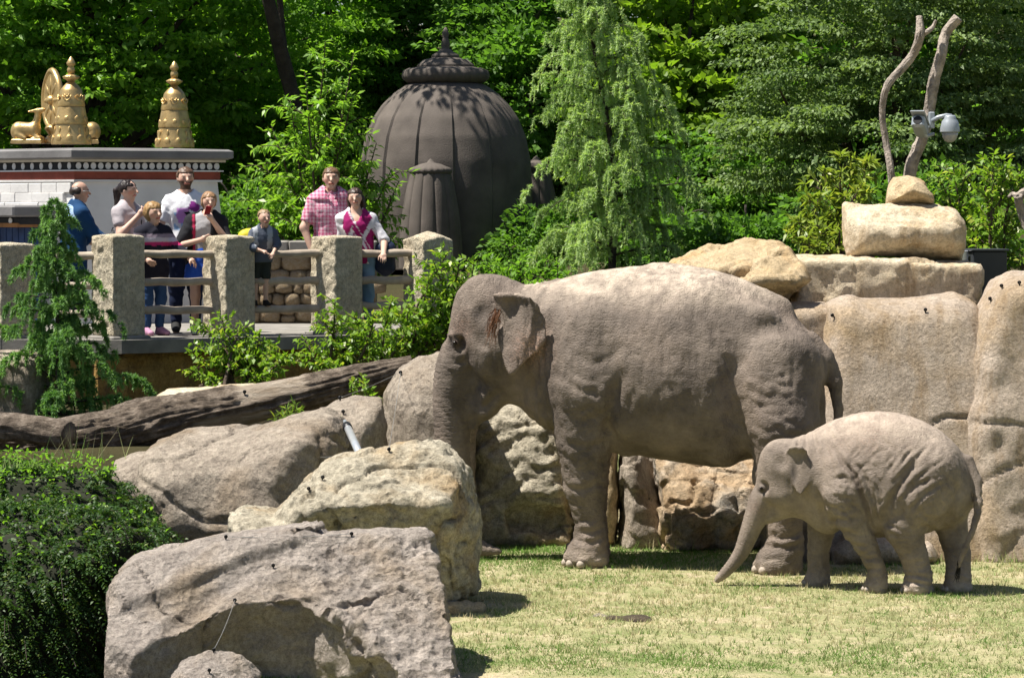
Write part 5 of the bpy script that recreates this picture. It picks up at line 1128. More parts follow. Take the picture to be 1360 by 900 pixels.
def banner(px, Y, ybase, ytop, label, rz):
    b = at(px, ybase, Y); s = (at(px, ytop, Y)[2]-b[2])/1.0; t = thing('victory_banner', label, 'roof ornament', tuple(b), rz, 'gold banner ornaments on the shrine roof')
    P = lambda *a: [(r*s, z*s) for r, z in a]
    lob = lambda n, k: (lambda a, r, z: 1+k*np.cos(n*a))
    T1 = link('lower_tier', MB().lathe(P((.225, 0), (.228, .03), (.205, .10), (.185, .19), (.178, .225), (.15, .23)), (0, 0, 0), 32, lob(8, .02)).me('lower_tier', M_GOLD, True, sharp=50), t)
    T2 = link('middle_tier', MB().lathe(P((.186, .228), (.189, .25), (.17, .33), (.155, .41), (.15, .425), (.13, .43)), (0, 0, 0), 32, lob(8, .02)).me('middle_tier', M_GOLD, True, sharp=50), t)
    T3 = link('upper_tier', MB().lathe(P((.154, .428), (.157, .445), (.142, .52), (.125, .61), (.115, .63), (.09, .66), (.05, .70), (.035, .715)), (0, 0, 0), 32).me('upper_tier', M_GOLD, True, sharp=50), t)
    link('lotus_collar', MB().lathe(P((.036, .712), (.05, .73), (.085, .75), (.092, .77), (.06, .785), (.035, .80)), (0, 0, 0), 32, lob(8, .08)).me('lotus_collar', M_GOLD, True), t)
    link('finial', MB().lathe(P((.034, .797), (.045, .83), (.044, .86), (.03, .885), (.05, .905), (.052, .925), (.03, .965), (.012, .99), (.002, 1.0)), (0, 0, 0), 20).me('finial', M_GOLD, True), t)
    pm = MB(); pm.add(*ico(1)); pet = pm.me('petal', M_GOLD, True)
    for zz, rr, n_, sc in ((.06, .213, 10, (.045, .02, .055)), (.285, .172, 9, (.04, .018, .045)), (.155, .192, 10, (.018, .012, .05))):
        for k in range(n_):
            a = 2*math.pi*(k+.5)/n_; o = link('petal', pet, T2 if zz > .2 else T1, (rr*s*math.cos(a), rr*s*math.sin(a), zz*s), a+math.pi/2); o.scale = tuple(q*s for q in sc)
    for k in range(6):
        a = 2*math.pi*(k+.3)/6; m_ = MB(); m_.tube([(.05*s*math.cos(q), 0, -.06*s*math.sin(q)) for q in np.linspace(.1, math.pi-.1, 9)], .009*s, 6); m_.tube([(.026*s*math.cos(q), 0, .01*s-.03*s*math.sin(q)) for q in np.linspace(.1, math.pi-.1, 7)], .008*s, 6)
        link('swag', m_.me('swag', M_GOLD, True), T3, (.144*s*math.cos(a), .144*s*math.sin(a), .56*s), a+math.pi/2)
def ico(sub):
    bm = bmesh.new(); bmesh.ops.create_icosphere(bm, subdivisions=sub, radius=1); V = [tuple(v.co) for v in bm.verts]; Fc = [tuple(v.index for v in f.verts) for f in bm.faces]; bm.free(); return V, Fc
banner(95, 38.3, 192, 75, 'gold tiered banner ornament in front of the wheel on the shrine roof', 0)
banner(232, 38.9, 196, 81, 'gold tiered banner ornament alone on the right of the shrine roof', .3)
def wheel():
    b = at(70, 191, 38.9); s = 38.9/F; t = thing('dharma_wheel', 'gold pointed wheel disc on a lotus stem on the shrine roof', 'roof ornament', tuple(b), -1.05)
    link('lotus_stem', MB().lathe([(.12, 0), (.13, .04), (.09, .07), (.05, .11), (.07, .14), (.10, .18), (.085, .21), (.05, .23)], (0, 0, 0), 20, lambda a, r, z: 1+.06*np.cos(8*a)).me('lotus_stem', M_GOLD, True), t)
    n = 40; zc, ax_, az = .53, .27, .33; pts = []
    for k in range(n):
        a = 2*math.pi*k/n-math.pi/2; r_ = 1+.10*max(0, math.sin(a))**12; pts.append((ax_*math.cos(a)*r_, zc+az*math.sin(a)*r_))
    dc = link('disc', MB().prism(pts, lambda x, z, y: (x, y, z), -.025, .025).me('disc', M_GOLD, False), t)
    link('rim', MB().tube([(x, 0, z) for x, z in pts]+[(pts[0][0], 0, pts[0][1])], .042, 8).me('rim', M_GOLD, True), dc)
    link('hub', MB().lathe([(.001, -.07), (.05, -.06), (.07, 0), (.05, .06), (.001, .07)], (0, 0, zc), 16, axis='y').me('hub', M_GOLD, True), dc)
    for k in range(8):
        a = 2*math.pi*k/8; link('spoke', MB().tube([(.06*math.cos(a), 0, zc+.06*math.sin(a)), (.15*math.cos(a), 0, zc+.18*math.sin(a)), (.24*math.cos(a), 0, zc+.30*math.sin(a))], [.028, .04, .026], 8).me('spoke', M_GOLD, True), dc)
wheel()
def deer(px, Y, label, flip, rz):
    b = at(px, 191, Y); t = thing('gold_deer', label, 'statue', tuple(b), rz); f = flip; t.scale = (.8, .8, .92)
    v = Vol((-.34, -.16, .0), (.34, .16, .62), .011)
    v.cone((-.14*f, 0, .17), (.08*f, 0, .17), .12, .11, .05); v.ell((-.17*f, 0, .16), (.1, .11, .11), .05); v.cone((.10*f, 0, .19), (.15*f, 0, .36), .075, .045, .05); v.cone((.15*f, 0, .36), (.155*f, 0, .42), .045, .045, .03)
    v.cone((.15*f, 0, .425), (.25*f, 0, .455), .05, .024, .02); v.cone((.13*f, -.03, .44), (.02*f, -.07, .425), .022, .012, .01); v.cone((.13*f, .03, .44), (.02*f, .07, .425), .022, .012, .01)
    for s in (-1, 1):
        v.cone((.10*f, s*.07, .12), (.20*f, s*.09, .07), .035, .028, .02); v.cone((.20*f, s*.09, .07), (.08*f, s*.1, .06), .026, .022, .01); v.cone((-.15*f, s*.08, .12), (-.02*f, s*.12, .07), .06, .03, .02)
    V, Q = v.mesh(); link('body', me_np('body', relax(V, Q, 2), Q, M_GOLD), t)
    link('plinth', MB().box((0, 0, .03), (.50, .30, .06), 0, .94, .01).me('plinth', M_GOLD), t)
deer(38, 38.8, 'gold reclining deer at the left end of the shrine roof', 1, -.15); deer(110, 39.3, 'gold reclining deer half hidden behind the banner ornament', -1, .15)

def stupa():
    Y = 44.0; s = Y/F; b = at(592, 352, Y); z = lambda y: at(592, y, Y)[2]-b[2]
    t = thing('stupa', 'large dark brown ribbed stupa dome with ringed cap and spire', 'stupa', tuple(b))
    pr = [(108, 356), (112, 320), (114, 280), (114, 250), (112, 215), (106, 183), (96, 158), (84, 140), (68, 124), (54, 114), (46, 110), (30, 108)]
    ys_ = np.array([p[1] for p in pr][::-1]); rs_ = np.array([p[0] for p in pr][::-1]); yy = np.linspace(356, 108, 60); prof = [(float(np.interp(y, ys_, rs_))*s, z(y)) for y in yy]
    n = 14
    def rib(a, r, zz): 
        u = (a*n/(2*math.pi)) % 1.0; return 1+.028*(u-.5)+.012*np.sin(u*math.pi)
    link('dome', MB().lathe(prof, (0, 0, 0), 256, rib).me('dome', M_DARKST, True, sharp=40), t, (0, 0, 0), .35)
    link('cap_ring', MB().lathe([(40*s, z(113)), (50*s, z(110)), (56*s, z(105)), (57*s, z(100)), (55*s, z(94)), (48*s, z(91)), (35*s, z(89)), (30*s, z(88))], (0, 0, 0), 168, lambda a, r, zz: 1+.025*np.abs(np.cos(12*a))*(r > 45*s)).me('cap_ring', M_DARKST, True), t)
    link('bell', MB().lathe([(39*s, z(90)), (37*s, z(86)), (30*s, z(80)), (20*s, z(77.5)), (18*s, z(77))], (0, 0, 0), 48).me('bell', M_DARKST, True), t)
    link('spire', MB().lathe([(18*s, z(77.5)), (18.5*s, z(75)), (17*s, z(72.5)), (12*s, z(70)), (7*s, z(66)), (5*s, z(64.5)), (6*s, z(62)), (6*s, z(57)), (4*s, z(52)), (3.4*s, z(50)), (4.6*s, z(47)), (4.6*s, z(44)), (3*s, z(40)), (1*s, z(36.5))], (0, 0, 0), 24).me('spire', M_DARKST, True), t)
stupa()
def turret(px, Y, yb, yt, hw0, hw1, cap, label):
    s = Y/F; b = at(px, yb, Y); z = lambda y: at(px, y, Y)[2]-b[2]; t = thing('stone_turret', label, 'turret', tuple(b), 0, 'small turrets flanking the stupa'); n = 12
    link('shaft', MB().lathe([((hw0+(hw1-hw0)*(1-f**2.2))*s, z(yb+(yt+14-yb)*f)) for f in np.linspace(0, 1, 20)], (0, 0, 0), 144, lambda a, r, zz: .95+.06*np.sqrt(np.abs(np.sin(n*a/2)))).me('shaft', M_DARKST, True, sharp=50), t, (0, 0, 0), .2)
    link('cap', MB().lathe([(hw0*.9*s, z(yt+15)), (cap*s, z(yt+13)), (cap*1.03*s, z(yt+9)), (cap*.93*s, z(yt+6)), (cap*.5*s, z(yt+1)), (5*s, z(yt-1)), (3*s, z(yt-4)), (.5*s, z(yt-6))], (0, 0, 0), 96, lambda a, r, zz: 1+.02*np.cos(20*a)*(r > cap*.8*s)).me('cap', M_DARKST, True), t)
turret(572, 42.4, 356, 217, 27, 42, 27.5, 'small dark turret in front of the stupa, left of centre'); turret(712, 45.0, 356, 213, 18, 34, 19, 'small dark turret at the right side of the stupa')

def railing():
    rl = thing('stone_railing', 'terrace railing of rough stone posts joined by three wooden rails', 'railing', (RAIL[0][0], RAIL[0][1], FLOOR)); O = parent_org(rl)
    tops = [326, 314.5, 316, 316.5, 318]; C = []
    for i, px in enumerate((12, 157, 304, 447, 569)):
        Y = (33.3, 33.2, 33.9, 34.4, 34.75)[i]; c = at(px, 440, Y); zt = at(px, tops[i], Y-.1)[2]; C.append((c, Y)); sd = .205; a = math.radians((38, 42, 45, 47, 35)[i])
        v = Vol((-.33, -.33, 0), (.33, .33, zt-FLOOR+.12), .021); ca, sa = math.cos(a), math.sin(a)
        def fn(x, y, z):
            X = np.abs(ca*x+sa*y)-sd; Yq = np.abs(-sa*x+ca*y)-sd; zz = np.maximum(z-(zt-FLOOR)-.05*(1-np.maximum(np.abs(x), np.abs(y))/sd)*(1.6 if i == 4 else .3), -z)
            return np.maximum(np.maximum(X, Yq), zz)
        v.put(fn, k=0); V, Q = v.mesh(); V = relax(V, Q, 2); Nn = vnormals(V, Q)
        lf = smooth(.3, .6, -Nn@np.array([ca, sa, 0])) if True else 0
        V = V+Nn*(.006*fbm(V+i, 12, 3, i)+.016*lf*fbm(V+i*3, 16, 3, 40+i)+.012*lf*(ridge(V+i, 9, 2, i)-.5))[:, None]
        link('post', me_np('post', V, Q, M_POST), rl, tuple(np.array([c[0], c[1], FLOOR+.02])-O))
        MB().box((c[0], c[1], FLOOR-.06), (.50, .50, .19), a, 1, .015).build('plinth', M_CONC, rl)
    rows = [((340, 379, 417), (340, 379, 417)), ((337, 374, 411), (337, 374, 412)), ((338, 373.5, 411), (336, 372.5, 409)), ((337, 372.5, 406), (336.5, 371.5, 405))]
    for i in range(4):
        (c0, y0), (c1, y1) = C[i], C[i+1]; pa, pb = (12, 157, 304, 447)[i], (157, 304, 447, 569)[i]
        for k in range(3):
            a = at(pa, rows[i][0][k], y0); b = at(pb, rows[i][1][k], y1); r = random.Random(i*7+k)
            q = [a+(b-a)*f+np.array([0, 0, r.uniform(-.008, .008)]) for f in np.linspace(0, 1, 9)]
            MB().tube(q, [.042*(1+r.uniform(-.08, .08)) for _ in q], 12, True, .1, i*3+k).build('rail', M_RAIL, rl, smooth_=True)
railing()
def stone_wall():
    Y = 37.3; x0, x1 = at(325, 400, Y)[0], at(500, 400, Y)[0]; zt = at(380, 334, Y)[2]; t = thing('rubble_wall', 'low rubble stone wall with a pale capping behind the boy', 'wall', ((x0+x1)/2, Y+.2, FLOOR))
    MB().box(((x0+x1)/2, Y+.24, (FLOOR+zt)/2), (x1-x0-.02, .36, zt-FLOOR-.01)).build('mortar_core', M_MORT, t)
    for k in range(3):
        w_ = (x1-x0)/3; MB().box((x0+w_*(k+.5), Y+.22, zt+.06), (w_-.012, .56, .13), 0, 1, .015).build('capstone', M_CONC, t)
    r = random.Random(12); z = FLOOR+.01; var = []
    for q in range(6):
        bm = bmesh.new(); bmesh.ops.create_cube(bm, size=2); bmesh.ops.subdivide_edges(bm, edges=bm.edges[:], cuts=2, use_grid_fill=True)
        for vv in bm.verts:
            p = vv.co; n_ = p.normalized(); k = .62; m = Vector((p.x*.92, p.y*.92, p.z*.92)).lerp(n_*1.15, k); vv.co = m*(1+.10*float(noise(np.array([[m.x, m.y, m.z]])+q*7, 1.3, q)[0]))
        me = bpy.data.meshes.new('stone'); bm.to_mesh(me); bm.free(); me.materials.append(M_STONE); me.polygons.foreach_set('use_smooth', np.ones(len(me.polygons), bool)); var.append(me)
    while z < zt-.05:
        hh = min(r.choice((.14, .2, .25)), zt-z); x = x0-.02
        while x < x1-.04:
            w_ = r.uniform(.14, .36) if hh > .15 else r.uniform(.1, .25)
            if r.random() < .25 and hh > .18:
                for f in (0, 1): put_stone(r, var, t, x+w_*.4, Y, z+hh*(.26+.48*f), w_*.8, hh*.48)
                x += w_*.8
            else: put_stone(r, var, t, x+w_/2, Y, z+hh/2, w_, hh); x += w_
        z += hh
def put_stone(r, var, t, x, Y, z, w_, h_):
    o = link('stone', r.choice(var), t, tuple(np.array([x, Y+.07+r.uniform(-.02, .02), z+r.uniform(-.01, .01)])-parent_org(t))); o.scale = (w_*.53, .12, h_*.54); o.rotation_euler = (0, r.uniform(-.09, .09), r.choice((0, math.pi))+r.uniform(-.1, .1))
stone_wall()

# ------------------------------------------------------------------ fallen log, dead branches
def bark_tube(name, pts, rs, nv, nu, seed, bare=(), tw=0.0, amp=.12):
    q = catmull(pts, nu); R = np.interp(np.linspace(0, 1, len(q)), np.linspace(0, 1, len(rs)), rs)
    T = unit(np.gradient(q, axis=0)); u = unit(np.cross(T, np.array([0, 0, 1.0])+0*T) if abs(T[0][2]) < .8 else np.cross(T, np.array([0, 1.0, 0])+0*T)); w_ = np.cross(T, u)
    a = np.linspace(0, 2*math.pi, nv, endpoint=False); S = np.concatenate([[0], np.cumsum(np.linalg.norm(np.diff(q, axis=0), axis=1))])
    A, SS = np.meshgrid(a, S); P = np.stack([np.cos(A+tw*SS)*3.4, np.sin(A+tw*SS)*3.4, SS*1.4/np.mean(rs)*.2], -1)
    m = np.zeros_like(A)
    for s0, s1, a0, a1 in bare: m = np.maximum(m, smooth(s0-.05, s0+.05, SS+.06*noise(P, 3, 3))*smooth(s1+.05, s1-.05, SS+.06*noise(P, 3, 4))*smooth(a0-.3, a0+.1, A)*smooth(a1+.3, a1-.1, A))
    d = amp*(ridge(P*np.array([1.6, 1.6, 1.0])+.3*noise(P, 1.5, 8)[..., None], 1.3, 3, seed)-.5)+.12*fbm(P, .3, 3, seed+5); d = d*(1-.85*m)-.10*m
    rr = R[:, None]*(1+d); V = q[:, None, :]+rr[..., None]*(np.cos(A)[..., None]*u[:, None, :]+np.sin(A)[..., None]*w_[:, None, :]); n0, n1 = A.shape
    V = V.reshape(-1, 3); i, j = np.meshgrid(np.arange(n0-1), np.arange(n1), indexing='ij'); i = i.ravel(); j = j.ravel(); k = (j+1) % n1
    Q = np.stack([i*n1+j, i*n1+k, (i+1)*n1+k, (i+1)*n1+j], 1)
    V = np.vstack([V, q[:1], q[-1:]]); T1 = np.array([[n0*n1, (x+1) % n1, x] for x in range(n1)]); T2 = np.array([[n0*n1+1, (n0-1)*n1+x, (n0-1)*n1+(x+1) % n1] for x in range(n1)])
    col = np.concatenate([m.ravel(), [1, 1]]); return V, [Q, T1, T2], np.stack([col, col, col], 1)
m, t, p = nt('weathered_log_bark'); co = texc(t); a = t.nodes.new('ShaderNodeVertexColor'); a.layer_name = 'Col'
bk = ramp(t, nz(t, co, 9, 8, .7), [(.3, (.05, .038, .030)), (.5, (.17, .135, .105)), (.68, (.34, .28, .225))]).outputs[0]; wd = ramp(t, nz(t, texc(t, (1, 6, 6)), 4, 6, .6), [(.3, (.30, .235, .17)), (.7, (.50, .43, .35))]).outputs[0]
lnk(t, mixc(t, a.outputs[0], bk, wd), p.inputs['Base Color']); p.inputs['Roughness'].default_value = .9; p.inputs['Specular IOR Level'].default_value = .15; lnk(t, bump(t, nz(t, texc(t, (1, 3, 3)), 14, 8, .75), 1.0, .05), p.inputs['Normal']); M_LOG = m
Yl = 27.3; s = Yl/F
lp = [at(*q, Yl+.05*i) for i, q in enumerate([(-60, 588), (40, 590), (130, 580), (230, 556), (330, 537), (430, 515), (500, 497), (548, 486)])]
V, Q, c = bark_tube('log', lp, [30*s, 33*s, 33*s, 31*s, 29*s, 24*s, 19*s, 15*s], 96, 42, 4, [(2.1, 2.75, .4, 3.3), (2.5, 3.1, 4.2, 6.0)], .3, .2)
b = lp[3]*np.array([1, 1, 0])+np.array([0, 0, .6]); lg = thing('fallen_log', 'long weathered log lying across the rocks below the terrace', 'log', tuple(b))
link('trunk', me_np('trunk', V-b, Q, M_LOG, True, c), lg)
V, Q, c = bark_tube('stub', [at(-40, 566, 26.9), at(20, 568, 26.85), at(62, 572, 26.75), at(92, 577, 26.65)], [20*s, 20*s, 19*s, 17*s], 48, 14, 9, [(1.25, 2, -1, 7)], .2, .15); link('cut_limb', me_np('cut_limb', V-b, Q, M_LOG, True, c), lg)
V, Q, c = bark_tube('stub', [at(150, 548, 27.5), at(185, 537, 27.6), at(230, 530, 27.9)], [9*s, 9*s, 6*s], 32, 14, 10, [], .2, .2); link('side_limb', me_np('side_limb', V-b, Q, M_LOG, True, c), lg)
M_DEADW = simple('bleached_dead_wood', (.30, .255, .215), .9, .45, 12, .9, 40, .02)
def dead(name, label, chains, Y, seed):
    b = at(chains[0][0][0][0], chains[0][0][0][1], Y); tt = thing(name, label, 'branch', tuple(b))
    for i, (pts, rs) in enumerate(chains):
        P = [at(x, y, Y+.04*math.sin(k*2+seed)) for k, (x, y) in enumerate(pts)]
        V, Q, c = bark_tube(name, P, [r*.82*Y/F for r in rs], 40, 14, seed+i, [(.3, .7, 3.5, 5), (1.1, 1.6, 3.2, 4.6)], .8, .26); link('limb' if i else 'stem', me_np('limb' if i else 'stem', V-b, Q, M_DEADW, True, c), tt)
dead('dead_branch', 'thin crooked dead branch standing left behind the small capping stone', [([(1186, 262), (1183, 225), (1177, 190), (1172, 150), (1178, 115), (1197, 92), (1213, 72), (1222, 48), (1221, 22)], [6, 6, 5.5, 5, 6, 7, 7, 7.5, 5]), ([(1222, 48), (1232, 42), (1239, 36), (1243, 27)], [4.5, 4, 3.5, 2])], 28.5, 3)
dead('dead_branch', 'thick dead branch with cut top that carries the cameras', [([(1204, 262), (1212, 215), (1224, 185), (1233, 150), (1240, 110), (1250, 72), (1256, 45), (1273, 24)], [9, 10, 9.5, 9, 9.5, 9, 8, 8.5])], 28.6, 8)
dead('dead_branch', 'forked dead branch end entering at the right edge', [([(1400, 245), (1370, 252), (1348, 262)], [9, 8, 6]), ([(1352, 260), (1356, 280), (1366, 305)], [7, 7, 8]), ([(1352, 262), (1345, 258), (1339, 262)], [5, 4, 2])], 29.2, 5)
# surveillance cameras on the thick branch
def cctv():
    Y = 28.35; s = Y/F; b = at(1234, 160, Y); t = thing('dome_camera', 'grey dome camera on a bracket arm fixed to the dead branch', 'camera', tuple(b)); L = lambda px, py, dy=0.0: at(px, py, Y+dy)-b
    link('bracket', MB().box(L(1237, 160, .06), (.05, .10, .15), 0, 1, .008).me('bracket', M_METAL), t)
    link('arm', MB().tube([L(1238, 161), L(1246, 156, -.02), L(1257, 153.5, -.03), L(1264, 154, -.03)], [.022, .02, .02, .018], 10).me('arm', M_METAL, True), t)
    c = L(1261.5, 170, -.03); R = 12.8*s
    link('housing', MB().lathe([(.02, .115), (R*.5, .112), (R*.62, .10), (R*.62, .085), (R*.85, .06), (R, .0), (R*1.02, -.035), (R*.9, -.04)], c, 28).me('housing', M_METAL, True, sharp=60), t)
    dm = link('dome', MB().lathe([(R*.86, -.038), (R*.8, -.075), (R*.6, -.11), (R*.3, -.128), (.001, -.132)], c, 28).me('dome', M_DOME, True), t)
    link('lens', MB().lathe([(.001, -.085), (R*.45, -.082), (R*.5, -.04), (.02, -.03)], c+np.array([0, -.015, 0]), 16).me('lens', M_PLAST, True), dm)
    b2 = at(1222, 168, Y-.1); t2 = thing('box_camera', 'small grey box camera pointing down beside the dome camera', 'camera', tuple(b2)); rot = (math.radians(-24), 0, math.radians(-18))
    for nm, mm, mb in (('housing', M_METAL, MB().box((0, 0, 0), (.115, .26, .12), 0, 1, .02)), ('sunshield', M_METAL, MB().box((0, -.03, .067), (.13, .30, .014), 0, 1, .004)), ('lens', M_PLAST, MB().lathe([(.001, -.134), (.038, -.134), (.042, -.128), (.042, -.12)], (0, 0, 0), 16, axis='y')), ('mount', M_METAL, MB().tube([(0, .03, -.04), (.05, .1, -.05), (.09, .16, .0)], .018, 8))):
        o = link(nm, mb.me(nm, mm), t2); o.rotation_euler = rot
M_DOME = simple('clear_dome', (.30, .30, .31), .08, .1, 5, 0, spec=.8); cctv()
cb = at(1308, 392, 27.95); t = thing('control_cabinet', 'black control cabinet behind the stone ledge at right', 'cabinet', (cb[0], cb[1], 2.0))
MB().box((cb[0], cb[1], 2.2), (.31, .3, .50), .15, 1, .008).build('housing', M_BOX, t); MB().box((cb[0]-.0, cb[1], 2.462), (.34, .33, .02), .15, 1, .004).build('lid', M_BOX, t); MB().box((cb[0]-.22, cb[1]-.05, 2.36), (.09, .12, .2), .3, 1, .006).build('side_bracket', M_GALV, t)

# ------------------------------------------------------------------ small things found by looking along the camera's rays
bpy.context.view_layer.update(); DG = bpy.context.evaluated_depsgraph_get()
def hit(px, py):
    d = ray(px, py); d = d/np.linalg.norm(d); ok, loc, nr, _, ob, _ = SC.ray_cast(DG, Vector(CAM), Vector(d)); return (np.array(loc), np.array(nr)) if ok else (at(px, py, 25), np.array([0, -1.0, 0]))
peg_at = [(517, 600, 'on top of the pale boulder near the trunk'), (428, 637, 'upper one on the left slope of the pale boulder'), (411, 652, 'lower one on the left slope of the pale boulder'), (467, 712, 'where the wire meets the pale boulder front'), (300, 716, 'at the left foot of the pale boulder'), (363, 754, 'on the upper face of the biggest boulder'), (312, 800, 'midway down the biggest boulder'), (284, 866, 'above the small bottom rock'), (278, 893, 'on the small bottom rock'), (325, 524, 'on the fallen log'), (452, 532, 'at the right part of the log'), (456, 550, 'on the low dark boulder'), (533, 498, 'on the grey standing rock'), (1108, 421, 'at the left of the broad wall panel'), (1229, 415, 'at the right of the broad wall panel'), (1331, 383, 'on the rounded wall panel at the right edge'), (1316, 400, 'low on the rounded wall panel'), (1354, 379, 'at the extreme right on the rounded wall panel')]
PEG = {}
for px, py, lab in peg_at:
    p, n = hit(px, py); k = p[1]/F*.75; d = unit(np.array([n[0]*.4, -.25, 1.0])) if n[2] > .35 else unit(n*1.0+np.array([0, 0, .6])); t = thing('fence_insulator', 'black wire insulator peg '+lab, 'insulator', tuple(p), 0, 'insulator pegs of the electric wire')
    link('pin', MB().tube([-d*.03, d*4*k], 1.3*k, 6).me('pin', M_PLAST, True), t); c = d*5.5*k; u = unit(np.cross(d, [0, 1.0, .2])); w_ = d
    link('ring', MB().tube([c+(u*math.cos(q)+w_*math.sin(q))*1.9*k for q in np.linspace(0, 6.28, 13)], 1.7*k, 6).me('ring', M_PLAST, True), t); PEG[(px, py)] = p+c
def wire(a, b, sag, label, r=.0016):
    q = [a+(b-a)*f+np.array([0, 0, -sag*math.sin(math.pi*f)]) for f in np.linspace(0, 1, 14)]; tag(link('fence_wire', MB().tube(np.array(q)-a, r, 5).me('fence_wire', M_WIRE, True), None, tuple(a)), label, 'wire', 'electric fence wires')
K = list(PEG.values())
wire(K[0], at(425, 607, 24.4), .01, 'taut wire from the pale boulder top towards the brown boulder'); wire(K[0], K[12], .02, 'thin wire rising from the pale boulder to the grey standing rock'); wire(K[3], K[4], .015, 'wire strung low between the two front boulders')
wire(K[7], K[6], .02, 'wire down the face of the biggest boulder'); wire(K[10], K[12], .01, 'wire running over the log to the grey standing rock')
pa, pb = at(461, 566, 25.0), at(482, 612, 23.4); t = thing('metal_tube', 'white metal tube slanting down between log and pale boulder', 'tube', tuple(pb)); link('tube', MB().tube([pa-pb, pb*0], .03, 14).me('tube', M_GALV, True), t); link('clamp', MB().tube([pa-pb+(pa-pb)*.02, (pa-pb)*.93], .037, 12).me('clamp', M_PLAST, True), t)
link('end_fitting', MB().tube([(pa-pb)*1.02, (pa-pb)*1.16], .016, 10).me('end_fitting', M_METAL, True), t)
def clod(name, label, px, py, rx, rz, mt, seed, cat):
    g = gnd(px, py); rng = np.random.default_rng(seed); v = Vol((-rx*1.5, -rx*1.2, -.02), (rx*1.5, rx*1.2, rz*1.6), .012)
    for _ in range(9): c = rng.normal(0, .45, 2)*rx; v.ell((c[0], c[1]*.6, rz*.3), (rx*.4, rx*.35, rz*rng.uniform(.6, 1)), .02)
    V, Q = v.mesh(); Nn = vnormals(V, Q); V = V+Nn*(.01*fbm(V, 20, 3, seed))[:, None]; tag(link(name, me_np(name, V, Q, mt), None, tuple(g)), label, cat)
clod('dung_pile', 'flat dark dung patch on the lawn before the elephants', 850, 826, .16, .035, M_DUNG, 2, 'dung'); clod('stone', 'pale flat stone lying on the lawn left of the dung', 797, 820, .05, .02, M_ROCKW, 3, 'stone'); clod('stone', 'low brown stone under the right end of the pale boulder', 612, 812, .16, .07, M_ROCKT, 5, 'stone')
